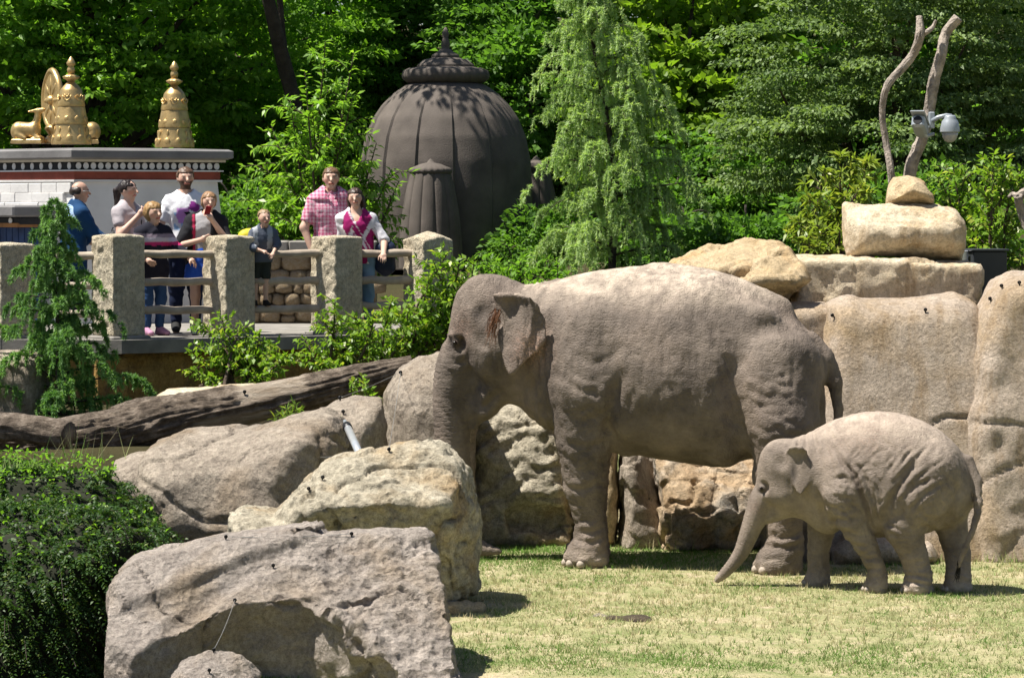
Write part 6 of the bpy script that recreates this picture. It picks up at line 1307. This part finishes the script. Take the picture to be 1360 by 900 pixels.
# ------------------------------------------------------------------ people on the terrace
M_SKINP = simple('skin', (.5, .3, .22), .5, .06, 12, .1, 60, .002, attr=True, spec=.35)
M_CLOTH = simple('cloth', (.5, .5, .5), .85, .10, 7, .4, 22, .012, attr=True, spec=.15)
M_HAIR = simple('hair', (.1, .05, .03), .45, .25, 30, .6, 70, .006, attr=True, spec=.4)
M_LEATH = simple('bag_cloth', (.02, .02, .03), .6, .2, 14, .3, 40, .005, attr=True, spec=.3)
def person(label, px, Y, ztop_row, yaw, skin, hair, garments, pose=None, zfoot=None, lean=(0, 0), child=1.0, headturn=0.0, headtilt=0.0, beard=None, hairstyle='short', extra=None, stance=.055, shoes=((.03, .03, .035), 1), voxel=.0108):
    z0 = FLOOR if zfoot is None else zfoot; b = at(px, 440, Y); b[2] = z0; H = at(px, ztop_row, Y)[2]-z0; pose = pose or {}
    t = thing('person', label, 'person', tuple(b), yaw); J = {}
    for s, n in ((-1, 'r'), (1, 'l')):                       # facing the camera, +x is the viewer's right
        J['hip'+n] = (s*.052, .0, .50); J['kn'+n] = (s*stance, -.01, .275); J['an'+n] = (s*stance*1.05, .012, .045); J['toe'+n] = (s*stance*1.25, -.085, .018)
        J['sh'+n] = (s*.098, .0, .787); J['el'+n] = (s*.128, .015, .63); J['wr'+n] = (s*.14, -.03, .49)
    J['pel'] = (0, 0, .525); J['wai'] = (0, 0, .61); J['che'] = (0, -.005, .735); J['nek'] = (0, .002, .832); J['hed'] = (0, -.010, .925)
    for k, v_ in pose.items():
        if k in J: J[k] = v_
    J = {k: np.array(v_, float) for k, v_ in J.items()}
    for k in J:                                              # lean the upper body
        f = max(0, J[k][2]-.5)/.5; 
        if k[:2] not in ('wr', 'el') or k not in pose: J[k] = J[k]+np.array([lean[0]*f, lean[1]*f, 0])
    if child != 1.0:
        J['hed'][2] -= .012
        for k in ('shl', 'shr', 'nek', 'che'): J[k][2] -= .02
    J = {k: v_*H for k, v_ in J.items()}; hs = child*H if child != 1.0 else H; hc = J['hed']
    lo = np.min(list(J.values()), 0)-.11*H; hi = np.max(list(J.values()), 0)+.11*H; lo[2] = 0; hi[2] = hc[2]+.1*H
    bulk = {}
    def torso(v, g, k=.03*H, low=True):
        v.cone(J['che'], J['wai'], .098*H+g, .082*H+g, k, (1.06, .74, 1)); v.cone(J['wai'], J['pel'], .082*H+g, .092*H+g, k, (1.06, .78, 1)); v.cone(J['shl'], J['shr'], .032*H+g, .032*H+g, k)
        for n in 'rl': v.cone(J['nek']-np.array([0, 0, .012*H]), J['sh'+n], .026*H+g, .028*H+g, .03*H)
        v.cone(J['nek']-np.array([0, 0, .01*H]), J['che'], .05*H+g, .085*H+g, k, (1.15, .8, 1))
    def arm(v, n, f, g, k=.015*H):
        s, e_, w_ = J['sh'+n], J['el'+n], J['wr'+n]; f1 = min(f, 1.0); v.cone(s, s+(e_-s)*f1, .032*H+g, (.032-.006*f1)*H+g, k)
        if f > 1: v.cone(e_, e_+(w_-e_)*(f-1), .026*H+g, (.026-.0085*(f-1))*H+g, k)
    def leg(v, n, f, g, k=.02*H):
        a_, kn, an = J['hip'+n], J['kn'+n], J['an'+n]; f1 = min(f, 1.0); v.cone(a_, a_+(kn-a_)*f1, .054*H+g, (.054-.018*f1)*H+g, k)
        if f > 1: v.cone(kn, kn+(an-kn)*(f-1), .036*H+g, (.036-.011*(f-1))*H+g, k)
    ct, st = math.cos(headturn), math.sin(headturn); cl, sl_ = math.cos(headtilt), math.sin(headtilt)
    def hd(x, y, z):                                          # head-local (fractions of head size) to body
        x, z = cl*x+sl_*z, -sl_*x+cl*z; x, y = ct*x-st*y, st*x+ct*y; return hc+np.array([x, y, z])*hs
    v = Vol(lo, hi, voxel); torso(v, -.008*H)
    v.cone(J['nek']-np.array([0, 0, .02*H]), hc-np.array([0, 0, .03*H]), .031*H, .029*H, .02*H)
    v.ell(hd(0, .006, .014), np.array([.046, .056, .054])*hs, .01*H, rz=headturn); v.cone(hd(0, -.012, -.012), hd(0, -.024, -.046), .038*hs, .022*hs, .02*hs)
    v.cone(hd(0, -.052, .008), hd(0, -.066, -.010), .006*hs, .0095*hs, .006*hs); v.cone(hd(-.02, -.044, .016), hd(.02, -.044, .016), .007*hs, .007*hs, .008*hs)
    for s in (-1, 1): v.ell(hd(s*.047, .006, .0), np.array([.006, .012, .018])*hs, .004*hs); v.ell(hd(s*.019, -.054, .004), np.array([.008, .004, .003])*hs, .003*hs, 's')
    v.cone(hd(-.012, -.05, -.028), hd(.012, -.05, -.028), .006*hs, .006*hs, .006*hs)
    for n in 'rl':
        arm(v, n, 2.0, 0); leg(v, n, 2.0, -.003*H)
        sgn = 1 if n == 'l' else -1; w_ = J['wr'+n]; d = unit(w_-J['el'+n]); pn = np.array(pose.get('pn'+n, (-sgn, -.2, 0)), float); pn = unit(pn-d*(pn@d)); sd = np.cross(d, pn); hk = H*(1.05 if child == 1 else 1.1)
        pc = w_+d*.026*hk; v.cone(w_, pc, .0165*hk, .019*hk, .006*hk); v.cone(pc-sd*.010*hk, pc+sd*.010*hk, .0145*hk, .0145*hk, .006*hk)
        curl = pose.get('curl'+n, .5)
        for q, (o_, L) in enumerate(((-.0165, .036), (-.0055, .043), (.0055, .041), (.0165, .032))):
            b0 = w_+d*.042*hk+sd*o_*hk; d1 = unit(d+pn*curl*.8+sd*o_*6); d2 = unit(d+pn*curl*2.4); m_ = b0+d1*L*.5*hk; v.cone(b0, m_, .0056*hk, .0054*hk, .002*hk); v.cone(m_, m_+d2*L*.5*hk, .0054*hk, .0044*hk, .001*hk)
        tb = w_+d*.014*hk-sd*.016*hk; d1 = unit(d*.8-sd*.75+pn*.5); m_ = tb+d1*.026*hk; v.cone(tb, m_, .0075*hk, .0062*hk, .003*hk); v.cone(m_, m_+unit(d+pn*.6)*.02*hk, .006*hk, .005*hk, .001*hk)
        v.cone(J['an'+n], J['toe'+n], .026*H, .022*H, .012*H, (1, 1, .8)); v.cone(J['an'+n]+np.array([0, .02*H, -.02*H]), J['toe'+n], .02*H, .02*H, .01*H)
    V, Q = v.mesh(); V = relax(V, Q, 1, .4); C = np.tile(np.array(skin), (len(V), 1)); R = (V-hc)/hs; x, y = ct*R[:, 0]+st*R[:, 1], -st*R[:, 0]+ct*R[:, 1]; z = R[:, 2]; x, z = cl*x-sl_*z, sl_*x+cl*z; fc = y < -.02
    lips = fc & (np.abs(x) < .017) & (np.abs(z+.029) < .0055); C[lips] = np.array(skin)*np.array([.75, .42, .42])
    C[fc & (np.abs(np.abs(x)-.019) < .012) & (np.abs(z-.0165) < .0035)] = np.array(hair)*.5+np.array(skin)*.25; C[fc & (np.abs(np.abs(x)-.019) < .009) & (np.abs(z-.004) < .004)] = np.array(skin)*.82  # brow tint; skin darkened as shade in the eye hollows
    chk = fc & (np.abs(np.abs(x)-.028) < .012) & (np.abs(z+.012) < .012); C[chk] = C[chk]*np.array([1.05, .85, .82])
    if beard is not None: C[(z < -.012) & (z > -.064) & (y < .012) & (y > -.075) & ~((np.abs(x) < .02) & (z > -.018)) & ~lips] = beard
    body = link('body', me_np('body', V, Q, M_SKINP, True, C), t)
    for s in (-1, 1): link('eye', MB().lathe([(.0005, -.003), (.003, -.0015), (.0036, .002), (.0005, .003)], (0, 0, 0), 8, axis='y').me('eye', M_EYE, True), body, tuple(hd(s*.0195, -.0475, .004)))
    # hair
    v = Vol(hc-.24*H, hc+.13*H, .0085)
    if hairstyle != 'bald': v.ell(hd(0, .012, .022), np.array([.053, .061, .052])*hs, 0, rz=headturn)
    else: v.ell(hd(0, .018, .008), np.array([.0525, .054, .040])*hs, 0, rz=headturn)
    if hairstyle == 'ponytail': v.cone(hd(0, .06, .02), hd(0, .085, .0), .022*hs, .026*hs, .01); v.cone(hd(0, .085, .0), hd(0, .085, -.12), .026*hs, .012*hs, .01)
    if hairstyle == 'bob': v.ell(hd(0, .014, .002), np.array([.056, .055, .058])*hs, .01, rz=headturn)
    if hairstyle == 'long':
        for s in (-1, 1): v.cone(hd(s*.045, .012, .0), hd(s*.050, .010, -.10), .018*hs, .014*hs, .01)
        v.ell(hd(0, .03, -.03), np.array([.05, .035, .07])*hs, .01)
    v.put(lambda x_, y_, z_: hface(x_, y_, z_, hc, hs, ct, st, hairstyle), None, None, .006, 'i')
    V, Q = v.mesh()
    if len(V): V = V+vnormals(V, Q)*(.010*fbm(V, (48, 48, 14), 3, int(px))+.006*fbm(V, 16, 2, 4))[:, None]; link('hair', me_np('hair', V, Q, M_HAIR, True, np.tile(np.array(hair), (len(V), 1))*(1+.35*fbm(V, (60, 60, 12), 2, 5))[:, None]), t)
    for g in garments:
        nm, kind, col, a = g[0], g[1], g[2], (g[3] if len(g) > 3 else {}); gr = a.get('g', .012)*H/1.7; v = Vol(lo, hi, .015 if kind != 'shoes' else .0095)
        if kind == 'top':
            torso(v, gr); 
            for n in 'rl': arm(v, n, a.get('sleeve', .6), gr*1.1)
            hz = a.get('hem', .47)*H; v.cone(J['pel'], (J['pel'][0], J['pel'][1], hz-.02), .095*H+gr, .098*H+gr, .03, (1.06, .8, 1)); v.half((0, 0, hz), (0, 0, -1))
            for n in 'rl':                                    # cut the cuff square
                f = a.get('sleeve', .6); s, e_, w_ = J['sh'+n], J['el'+n], J['wr'+n]; c0 = s+(e_-s)*f if f <= 1 else e_+(w_-e_)*(f-1); dd = unit(e_-s) if f <= 1 else unit(w_-e_); R_ = .055*H
                def cut(x_, y_, z_, c0=c0, dd=dd): q = (x_-c0[0])*dd[0]+(y_-c0[1])*dd[1]+(z_-c0[2])*dd[2]; r2 = np.sqrt((x_-c0[0])**2+(y_-c0[1])**2+(z_-c0[2])**2)-R_; return np.maximum(-q, r2)
                v.put(cut, c0-R_, c0+R_, 0, 's')
            v.cone(J['nek']+np.array([0, -.012*H, .008*H]), hc, a.get('neck', .040)*H, .05*H, 0, op='s')
            if a.get('vneck'): v.cone(J['nek']+np.array([0, -.045*H, -.0]), J['nek']+np.array([0, -.07*H, -a['vneck']*H]), .045*H, .02*H, .01, op='s')
            if a.get('open'): v.put(lambda x_, y_, z_: np.maximum(np.abs(x_)-a['open']*H, y_+.01*H+0*z_), None, None, .01, 's')
        elif kind == 'legs':
            v.cone(J['wai']-np.array([0, 0, .03*H]), J['pel'], .084*H+gr, .096*H+gr, .02*H, (1.05, .8, 1)); v.cone(J['hipl'], J['hipr'], .056*H+gr, .056*H+gr, .03*H)
            for n in 'rl': leg(v, n, a.get('len', 1.93), gr*a.get('wide', 1.0))
            for n in 'rl':
                f = a.get('len', 1.93); p_, k_, q_ = J['hip'+n], J['kn'+n], J['an'+n]; c0 = p_+(k_-p_)*f if f <= 1 else k_+(q_-k_)*(f-1); R_ = .075*H; dd = unit(k_-p_) if f <= 1 else unit(q_-k_)
                def cut(x_, y_, z_, c0=c0, dd=dd): q = (x_-c0[0])*dd[0]+(y_-c0[1])*dd[1]+(z_-c0[2])*dd[2]; r2 = np.sqrt((x_-c0[0])**2+(y_-c0[1])**2+(z_-c0[2])**2)-R_; return np.maximum(-q, r2)
                v.put(cut, c0-R_, c0+R_, 0, 's')
        elif kind == 'skirt':
            v.cone(J['wai']-np.array([0, 0, .03*H]), J['pel'], .088*H+gr, .10*H+gr, .01*H, (1.05, .82, 1)); v.cone(J['pel'], (0, J['pel'][1], a['hem']*H-.03), .10*H+gr, .118*H+gr, .02, (1.05, .85, 1)); v.half((0, 0, a['hem']*H), (0, 0, -1))
        elif kind == 'shoes':
            for n in 'rl':
                v.cone(J['an'+n]+np.array([0, .022*H, -.022*H]), J['toe'+n]+np.array([0, -.004*H, .003*H]), .027*H, .024*H, .01*H, (1, 1, .85)); v.cone(J['an'+n], J['toe'+n]+np.array([0, .03*H, .012*H]), .032*H, .022*H, .01*H)
            v.half((0, 0, .0), (0, 0, -1)) if zfoot is None else None; v.half((0, 0, .068*H), (0, 0, 1))
        V, Q = v.mesh(); V = relax(V, Q, 1, .5); V = V+vnormals(V, Q)*((.012*H*fbm(V, 8/H, 3, int(px)+3)+.006*H*(ridge(V+.1*noise(V, 6, 2)[:, None], (9/H, 9/H, 16/H), 2, int(px))-.5))*(kind != 'shoes'))[:, None]
        cc = col(V/H) if callable(col) else np.tile(np.array(col, float), (len(V), 1)); link(nm, me_np(nm, V, Q, M_CLOTH, True, cc), t)
    if extra: extra(t, J, H, hd)
    return t, J, H, b
def hface(x, y, z, hc, hs, ct, st, style):
    """positive inside the face opening that hair leaves free"""
    X = (ct*(x-hc[0])+st*(y-hc[1]))/hs; Yq = (-st*(x-hc[0])+ct*(y-hc[1]))/hs; Z = (z-hc[2])/hs
    zt = {'short': .033, 'crop': .040, 'bald': .03}.get(style, .028); side = {'bald': .015, 'crop': .0}.get(style, -.014)
    front = np.minimum(side-Yq, zt-Z); d = front
    if style in ('short', 'crop', 'bald', 'ponytail'): d = np.maximum(d, np.minimum(-.012-Z, .05-Yq)); d = np.maximum(d, (-.03-Z) if style != 'ponytail' else np.minimum(-.03-Z, .04-Yq))
    return d*hs
def strap(t, pts, w_, m, name='strap', thick=.006):
    P = catmull(np.array(pts), 5); T = unit(np.gradient(P, axis=0)); mb = MB(); V = []
    side = unit(np.cross(T, np.array([0, 1.0, 0])+0*T)); nn = np.cross(T, side)
    for i in range(len(P)):
        for a, b in ((-1, -1), (1, -1), (1, 1), (-1, 1)): V.append(P[i]+side[i]*a*w_/2+nn[i]*b*thick/2)
    n = len(P); Fc = [(i*4+j, i*4+(j+1) % 4, i*4+4+(j+1) % 4, i*4+4+j) for i in range(n-1) for j in range(4)]+[(3, 2, 1, 0), tuple((n-1)*4+j for j in range(4))]
    return link(name, mb.add(V, Fc).me(name, m), t)
SK = (.58, .37, .28); SKD = (.50, .30, .22)
def tops(base, fn):
    def f(P):
        C = np.tile(np.array(base, float), (len(P), 1))
        for m, c in fn(P[:, 0], P[:, 1], P[:, 2]): C[m] = c
        return C
    return f
M_BLK = simple('black_webbing', (.012, .012, .014), .7, .2, 20, .2, 80)
# 1 man in blue jacket, seen from behind, hand on the first post
def glasses(t, J, H, hd):
    for s in (-1, 1): link('spectacles', MB().tube([hd(s*.05, .0, .008), hd(s*.047, -.03, .008), hd(s*.04, -.06, .006)], .0022, 5).me('spectacles', M_METAL, True), t)
person('person in a blue jacket seen from behind at the left, hand on the stone post', 96, 34.0, 240, math.radians(118), SKD, (.035, .022, .016), [('jacket', 'top', (.012, .05, .13), {'sleeve': 1.93, 'hem': .42, 'g': .024}), ('shirt_collar', 'top', (.30, .42, .60), {'sleeve': .1, 'hem': .74, 'neck': .033, 'g': .020}), ('trousers', 'legs', (.012, .012, .018)), ('shoes', 'shoes', (.02, .018, .016))],
       {'ell': (.13, -.05, .66), 'wrl': (.10, -.17, .60), 'elr': (-.12, -.10, .66), 'wrr': (-.17, -.24, .585), 'pnr': (0, 0, -1), 'curlr': .3}, hairstyle='bald', lean=(0, -.06), extra=glasses)
# 2 woman in grey tee
def bag2(t, J, H, hd):
    strap(t, [J['shl']+np.array([-.01, -.055, .03]), J['che']+np.array([.075, -.12, .0]), J['wai']+np.array([.10, -.09, 0])], .03, M_BLK); strap(t, [J['shl']+np.array([-.01, -.04, .045]), J['shl']+np.array([-.01, .06, .02]), J['wai']+np.array([.06, .12, .05])], .03, M_BLK)
person('person with dark ponytail and grey t-shirt holding a hand to the chin', 170, 34.35, 238, math.radians(62), SK, (.018, .011, .010), [('t_shirt', 'top', tops((.42, .38, .40), lambda x, y, z: [((np.abs(z-.665) < .022) & (np.abs(x) < .06) & (y < 0), (.62, .55, .60))]), {'sleeve': .62, 'hem': .50, 'g': .013, 'vneck': .02}), ('trousers', 'legs', (.015, .015, .02)), ('shoes', 'shoes', (.1, .1, .1))],
       {'elr': (-.15, -.05, .645), 'wrr': (-.07, -.135, .765), 'pnr': (.4, .9, .2), 'curlr': 1.3, 'ell': (.14, -.03, .65), 'wrl': (.05, -.14, .62)}, hairstyle='ponytail', headturn=.1, extra=bag2)
# 3 child in striped jacket
person('child with blond hair in a black jacket with white and pink stripes', 204, 33.95, 268, math.radians(35), SK, (.32, .19, .075), [('jacket', 'top', tops((.018, .018, .028), lambda x, y, z: [((z > .705) & (z < .735), (.50, .46, .50)), ((z > .675) & (z <= .705), (.48, .03, .14)), ((z > .735) & (z < .76), (.25, .2, .24)), ((z < .43), (.35, .03, .10))]), {'sleeve': 1.93, 'hem': .42, 'g': .028}), ('trousers', 'legs', (.03, .07, .17)), ('shoes', 'shoes', (.42, .22, .34))],
       {'ell': (.15, -.08, .66), 'wrl': (.21, -.18, .575), 'pnl': (0, 0, -1), 'elr': (-.14, .03, .64), 'wrr': (-.11, -.11, .57)}, hairstyle='bob', child=1.22, headturn=.1)
# 4 bearded man
def band4(t, J, H, hd): strap(t, [J['shr']+np.array([.045, -.05, .05]), J['che']+np.array([-.05, -.135, .03]), J['che']+np.array([.05, -.148, -.08]), J['wai']+np.array([.15, -.08, -.02])], .045, M_BLK)
def print4(x, y, z):
    f = y < -.01; w_ = np.stack([x, y, z], 1); n1 = noise(w_, 38, 4); n2 = noise(w_, 22, 9)
    return [(f & (z < .74) & (z > .62) & (np.abs(x) < .075) & (n1 > .15), (.30, .48, .72)), (f & (z < .75) & (z > .66) & (x < .02) & (x > -.08) & (n2 > .2), (.55, .25, .60)), (f & (np.abs((z-.755)+(x-.045)*.55) < .032) & (np.abs((x-.045)-(z-.755)*.45) < .036), (.22, .03, .22))]
person('person with brown beard and white printed t-shirt wearing a dark cross strap', 247, 34.75, 221, math.radians(12), SK, (.10, .055, .032), [('t_shirt', 'top', tops((.76, .76, .80), print4), {'sleeve': .72, 'hem': .455, 'g': .016}), ('jeans', 'legs', (.012, .018, .045)), ('shoes', 'shoes', (.03, .03, .03))],
       {'elr': (-.165, .0, .62), 'wrr': (-.16, -.04, .455), 'ell': (.15, -.02, .63), 'wrl': (.12, -.12, .52)}, hairstyle='short', headturn=.1, beard=(.09, .045, .026), extra=band4)
# 5 woman in blue skirt, phone in hand
def phone5(t, J, H, hd):
    w_ = J['wrl']; o = thing('phone', 'small red phone in the hand of the person in the blue skirt', 'phone', (0, 0, 0)); M_PH = simple('red_phone', (.25, .01, .02), .3, .1, 5, 0)
    p = np.array(t.matrix_basis @ Vector(w_+unit(w_-J['ell'])*.085+np.array([0, -.01, .035]))); o.location = p; o.rotation_euler = (.5, .2, t.rotation_euler[2]); link('case', MB().box((0, 0, 0), (.06, .012, .11), 0, 1, .003).me('case', M_PH), o); link('screen', MB().box((0, .0075, 0), (.05, .003, .095)).me('screen', M_PLAST), o)
    strap(t, [J['shl']+np.array([-.045, -.05, .04]), J['che']+np.array([.055, -.125, -.0]), J['wai']+np.array([.06, -.13, -.02])], .018, M_BLK, 'strap')
person('person in black cardigan and blue skirt with a hand at the mouth', 269, 34.15, 254, math.radians(10), SK, (.30, .17, .085), [('t_shirt', 'top', (.36, .35, .36), {'sleeve': .2, 'hem': .48, 'g': .010}), ('cardigan', 'top', tops((.018, .018, .022), lambda x, y, z: [((np.abs(np.abs(x)-.056) < .013) & (y < -.03) & (x < 0), (.40, .03, .08))]), {'sleeve': .95, 'hem': .47, 'g': .022, 'open': .05}), ('skirt', 'skirt', (.03, .10, .52), {'hem': .385}), ('shoes', 'shoes', (.66, .64, .62))],
       {'elr': (-.165, -.05, .62), 'wrr': (-.02, -.17, .665), 'pnr': (.2, .9, .2), 'curlr': .9, 'ell': (.165, -.07, .655), 'wrl': (.06, -.125, .80), 'pnl': (-.7, .6, .2), 'curll': 1.3, 'knl': (.045, -.02, .275), 'anl': (.02, .03, .045), 'toel': (.045, -.06, .018)}, hairstyle='bob', headturn=.12, extra=phone5, stance=.05, lean=(.055, 0))
# 6 boy on the rail with yellow backpack
zr = at(345, 407, 33.95)[2]
def none(*a): pass
r6 = person('boy with cropped hair leaning over the rail, standing on its lowest bar', 346, 34.05, 279, math.radians(18), SK, (.28, .19, .10), [('hoodie', 'top', tops((.085, .10, .135), lambda x, y, z: [((np.abs(np.abs(x)-.075) < .026) & (z > .60) & (y < .02), (.36, .38, .42)), ((z > .80) & (y > 0), (.36, .38, .42))]), {'sleeve': 1.55, 'hem': .46, 'g': .03}), ('shorts', 'legs', (.03, .035, .03), {'len': .95, 'wide': 1.6}), ('shoes', 'shoes', (.02, .018, .016))],
       {'elr': (-.15, -.12, .62), 'wrr': (-.02, -.20, .575), 'pnr': (0, 0, -1), 'ell': (.16, -.1, .64), 'wrl': (.09, -.20, .555), 'pnl': (0, 0, -1)}, zfoot=zr, hairstyle='crop', child=1.3, lean=(.03, -.10), headturn=.1)
# 7 man in pink check
def check7(x, y, z):
    a = np.floor((x+5)*150/1.6) % 2; b = np.floor(z*150/1.6) % 2; return [((a+b) == 1, (.56, .25, .34)), ((a+b) == 2, (.44, .08, .17)), ((np.abs(x-.004) < .004) & (y < 0), (.50, .22, .30))]
person('person in a pink checked short sleeved shirt with an arm around a companion', 440, 35.05, 221, math.radians(8), SK, (.13, .070, .035), [('shirt', 'top', tops((.66, .50, .56), check7), {'sleeve': .80, 'hem': .45, 'g': .020, 'neck': .034}), ('collar', 'top', tops((.62, .42, .50), check7), {'sleeve': .05, 'hem': .795, 'neck': .037, 'g': .026, 'vneck': .03}), ('trousers', 'legs', (.10, .09, .07)), ('shoes', 'shoes', (.05, .04, .03))],
       {'elr': (-.165, -.02, .63), 'wrr': (-.12, -.06, .485), 'ell': (.155, .05, .645), 'wrl': (.24, .04, .62)}, hairstyle='short', headturn=-.05)
# 8 woman in argyle top
def arg8(x, y, z):
    u = x*1.0; dgm = lambda cx, cz, w_, h_: (np.abs(u-cx)/w_+np.abs(z-cz)/h_ < 1)
    f = (y < .0) & (np.abs(x) < .115); out = [(f & ((np.abs(((z-.62)*.62+(u-.0)) % .075-.037) < .0022) | (np.abs(((z-.62)*.62-(u-.0)) % .075-.037) < .0022)), (.30, .27, .30))]
    for cx, cz in ((-.085, .76), (-.0, .72), (.035, .79), (.08, .63), (-.04, .60), (.09, .55), (.02, .52)): out.append((f & dgm(cx, cz, .052, .088), (.30, .015, .12)))
    out.append((f & (np.abs((z-.70)*.62+(u-.0)) < .0028), (.70, .62, .66))); return out
def bag8(t, J, H, hd):
    strap(t, [J['shl']+np.array([-.02, -.055, .045]), J['shl']+np.array([.02, -.11, -.12]), J['wai']+np.array([.16, -.06, .02]), J['pel']+np.array([.2, .02, .05])], .035, M_BLK)
r8 = person('person in a white top with magenta diamonds, one hand on the top rail', 478, 34.75, 249, math.radians(2), SK, (.045, .024, .016), [('sweater', 'top', tops((.66, .64, .68), arg8), {'sleeve': 1.12, 'hem': .47, 'g': .014, 'vneck': .05, 'neck': .044}), ('jeans', 'legs', (.16, .27, .42)), ('shoes', 'shoes', (.2, .2, .2))],
       {'ell': (.17, -.03, .63), 'wrl': (.165, -.19, .545), 'pnl': (0, .2, -1), 'curll': .8, 'elr': (-.12, .05, .65), 'wrr': (-.16, .09, .55)}, hairstyle='long', headturn=-.06, headtilt=-.14, lean=(-.035, 0))
# things people carry
def backpack(label, at_, d, c1, c2, rz, name='backpack'):
    t = thing(name, label, 'bag', tuple(at_), rz); v = Vol((-d[0], -d[1], -.02), (d[0], d[1], d[2]+.05), .01)
    v.ell((0, 0, d[2]*.45), (d[0]*.85, d[1]*.8, d[2]*.5)); v.cone((-d[0]*.4, 0, d[2]*.2), (d[0]*.4, 0, d[2]*.2), d[1]*.6, d[1]*.6, .03); v.cone((-d[0]*.4, 0, d[2]*.7), (d[0]*.4, 0, d[2]*.7), d[1]*.6, d[1]*.6, .03)
    V, Q = v.mesh(); V = relax(V, Q, 2); C = np.where((V[:, 2] > d[2]*.62)[:, None] | (np.abs(V[:, 0]) > d[0]*.6)[:, None], np.array(c1), np.array(c2)); pk_ = link('pack', me_np('pack', V, Q, M_LEATH, True, C), t)
    link('handle', MB().tube([(-.03, 0, d[2]*.92), (-.02, 0, d[2]*1.03), (.02, 0, d[2]*1.03), (.03, 0, d[2]*.92)], .006, 6).me('handle', M_BLK, True), pk_); link('pocket', MB().box((0, d[1]*.75, d[2]*.32), (d[0]*1.1, .04, d[2]*.35), 0, 1, .015).me('pocket', M_BLK), pk_)
p6 = at(332, 345, 34.35); backpack('yellow and grey backpack on the back of the boy at the rail', p6, (.15, .12, .36), (.62, .52, .03), (.30, .32, .33), math.radians(18))
p8 = at(512, 365, 34.72); backpack('dark navy shoulder bag hanging beside the person in the diamond top', p8, (.13, .10, .42), (.015, .025, .06), (.012, .018, .04), 0, 'shoulder_bag')
p2_ = at(152, 345, 34.5); backpack('black bag on the back of the person with the ponytail', p2_, (.09, .08, .34), (.012, .012, .014), (.015, .015, .02), .5, 'shoulder_bag')
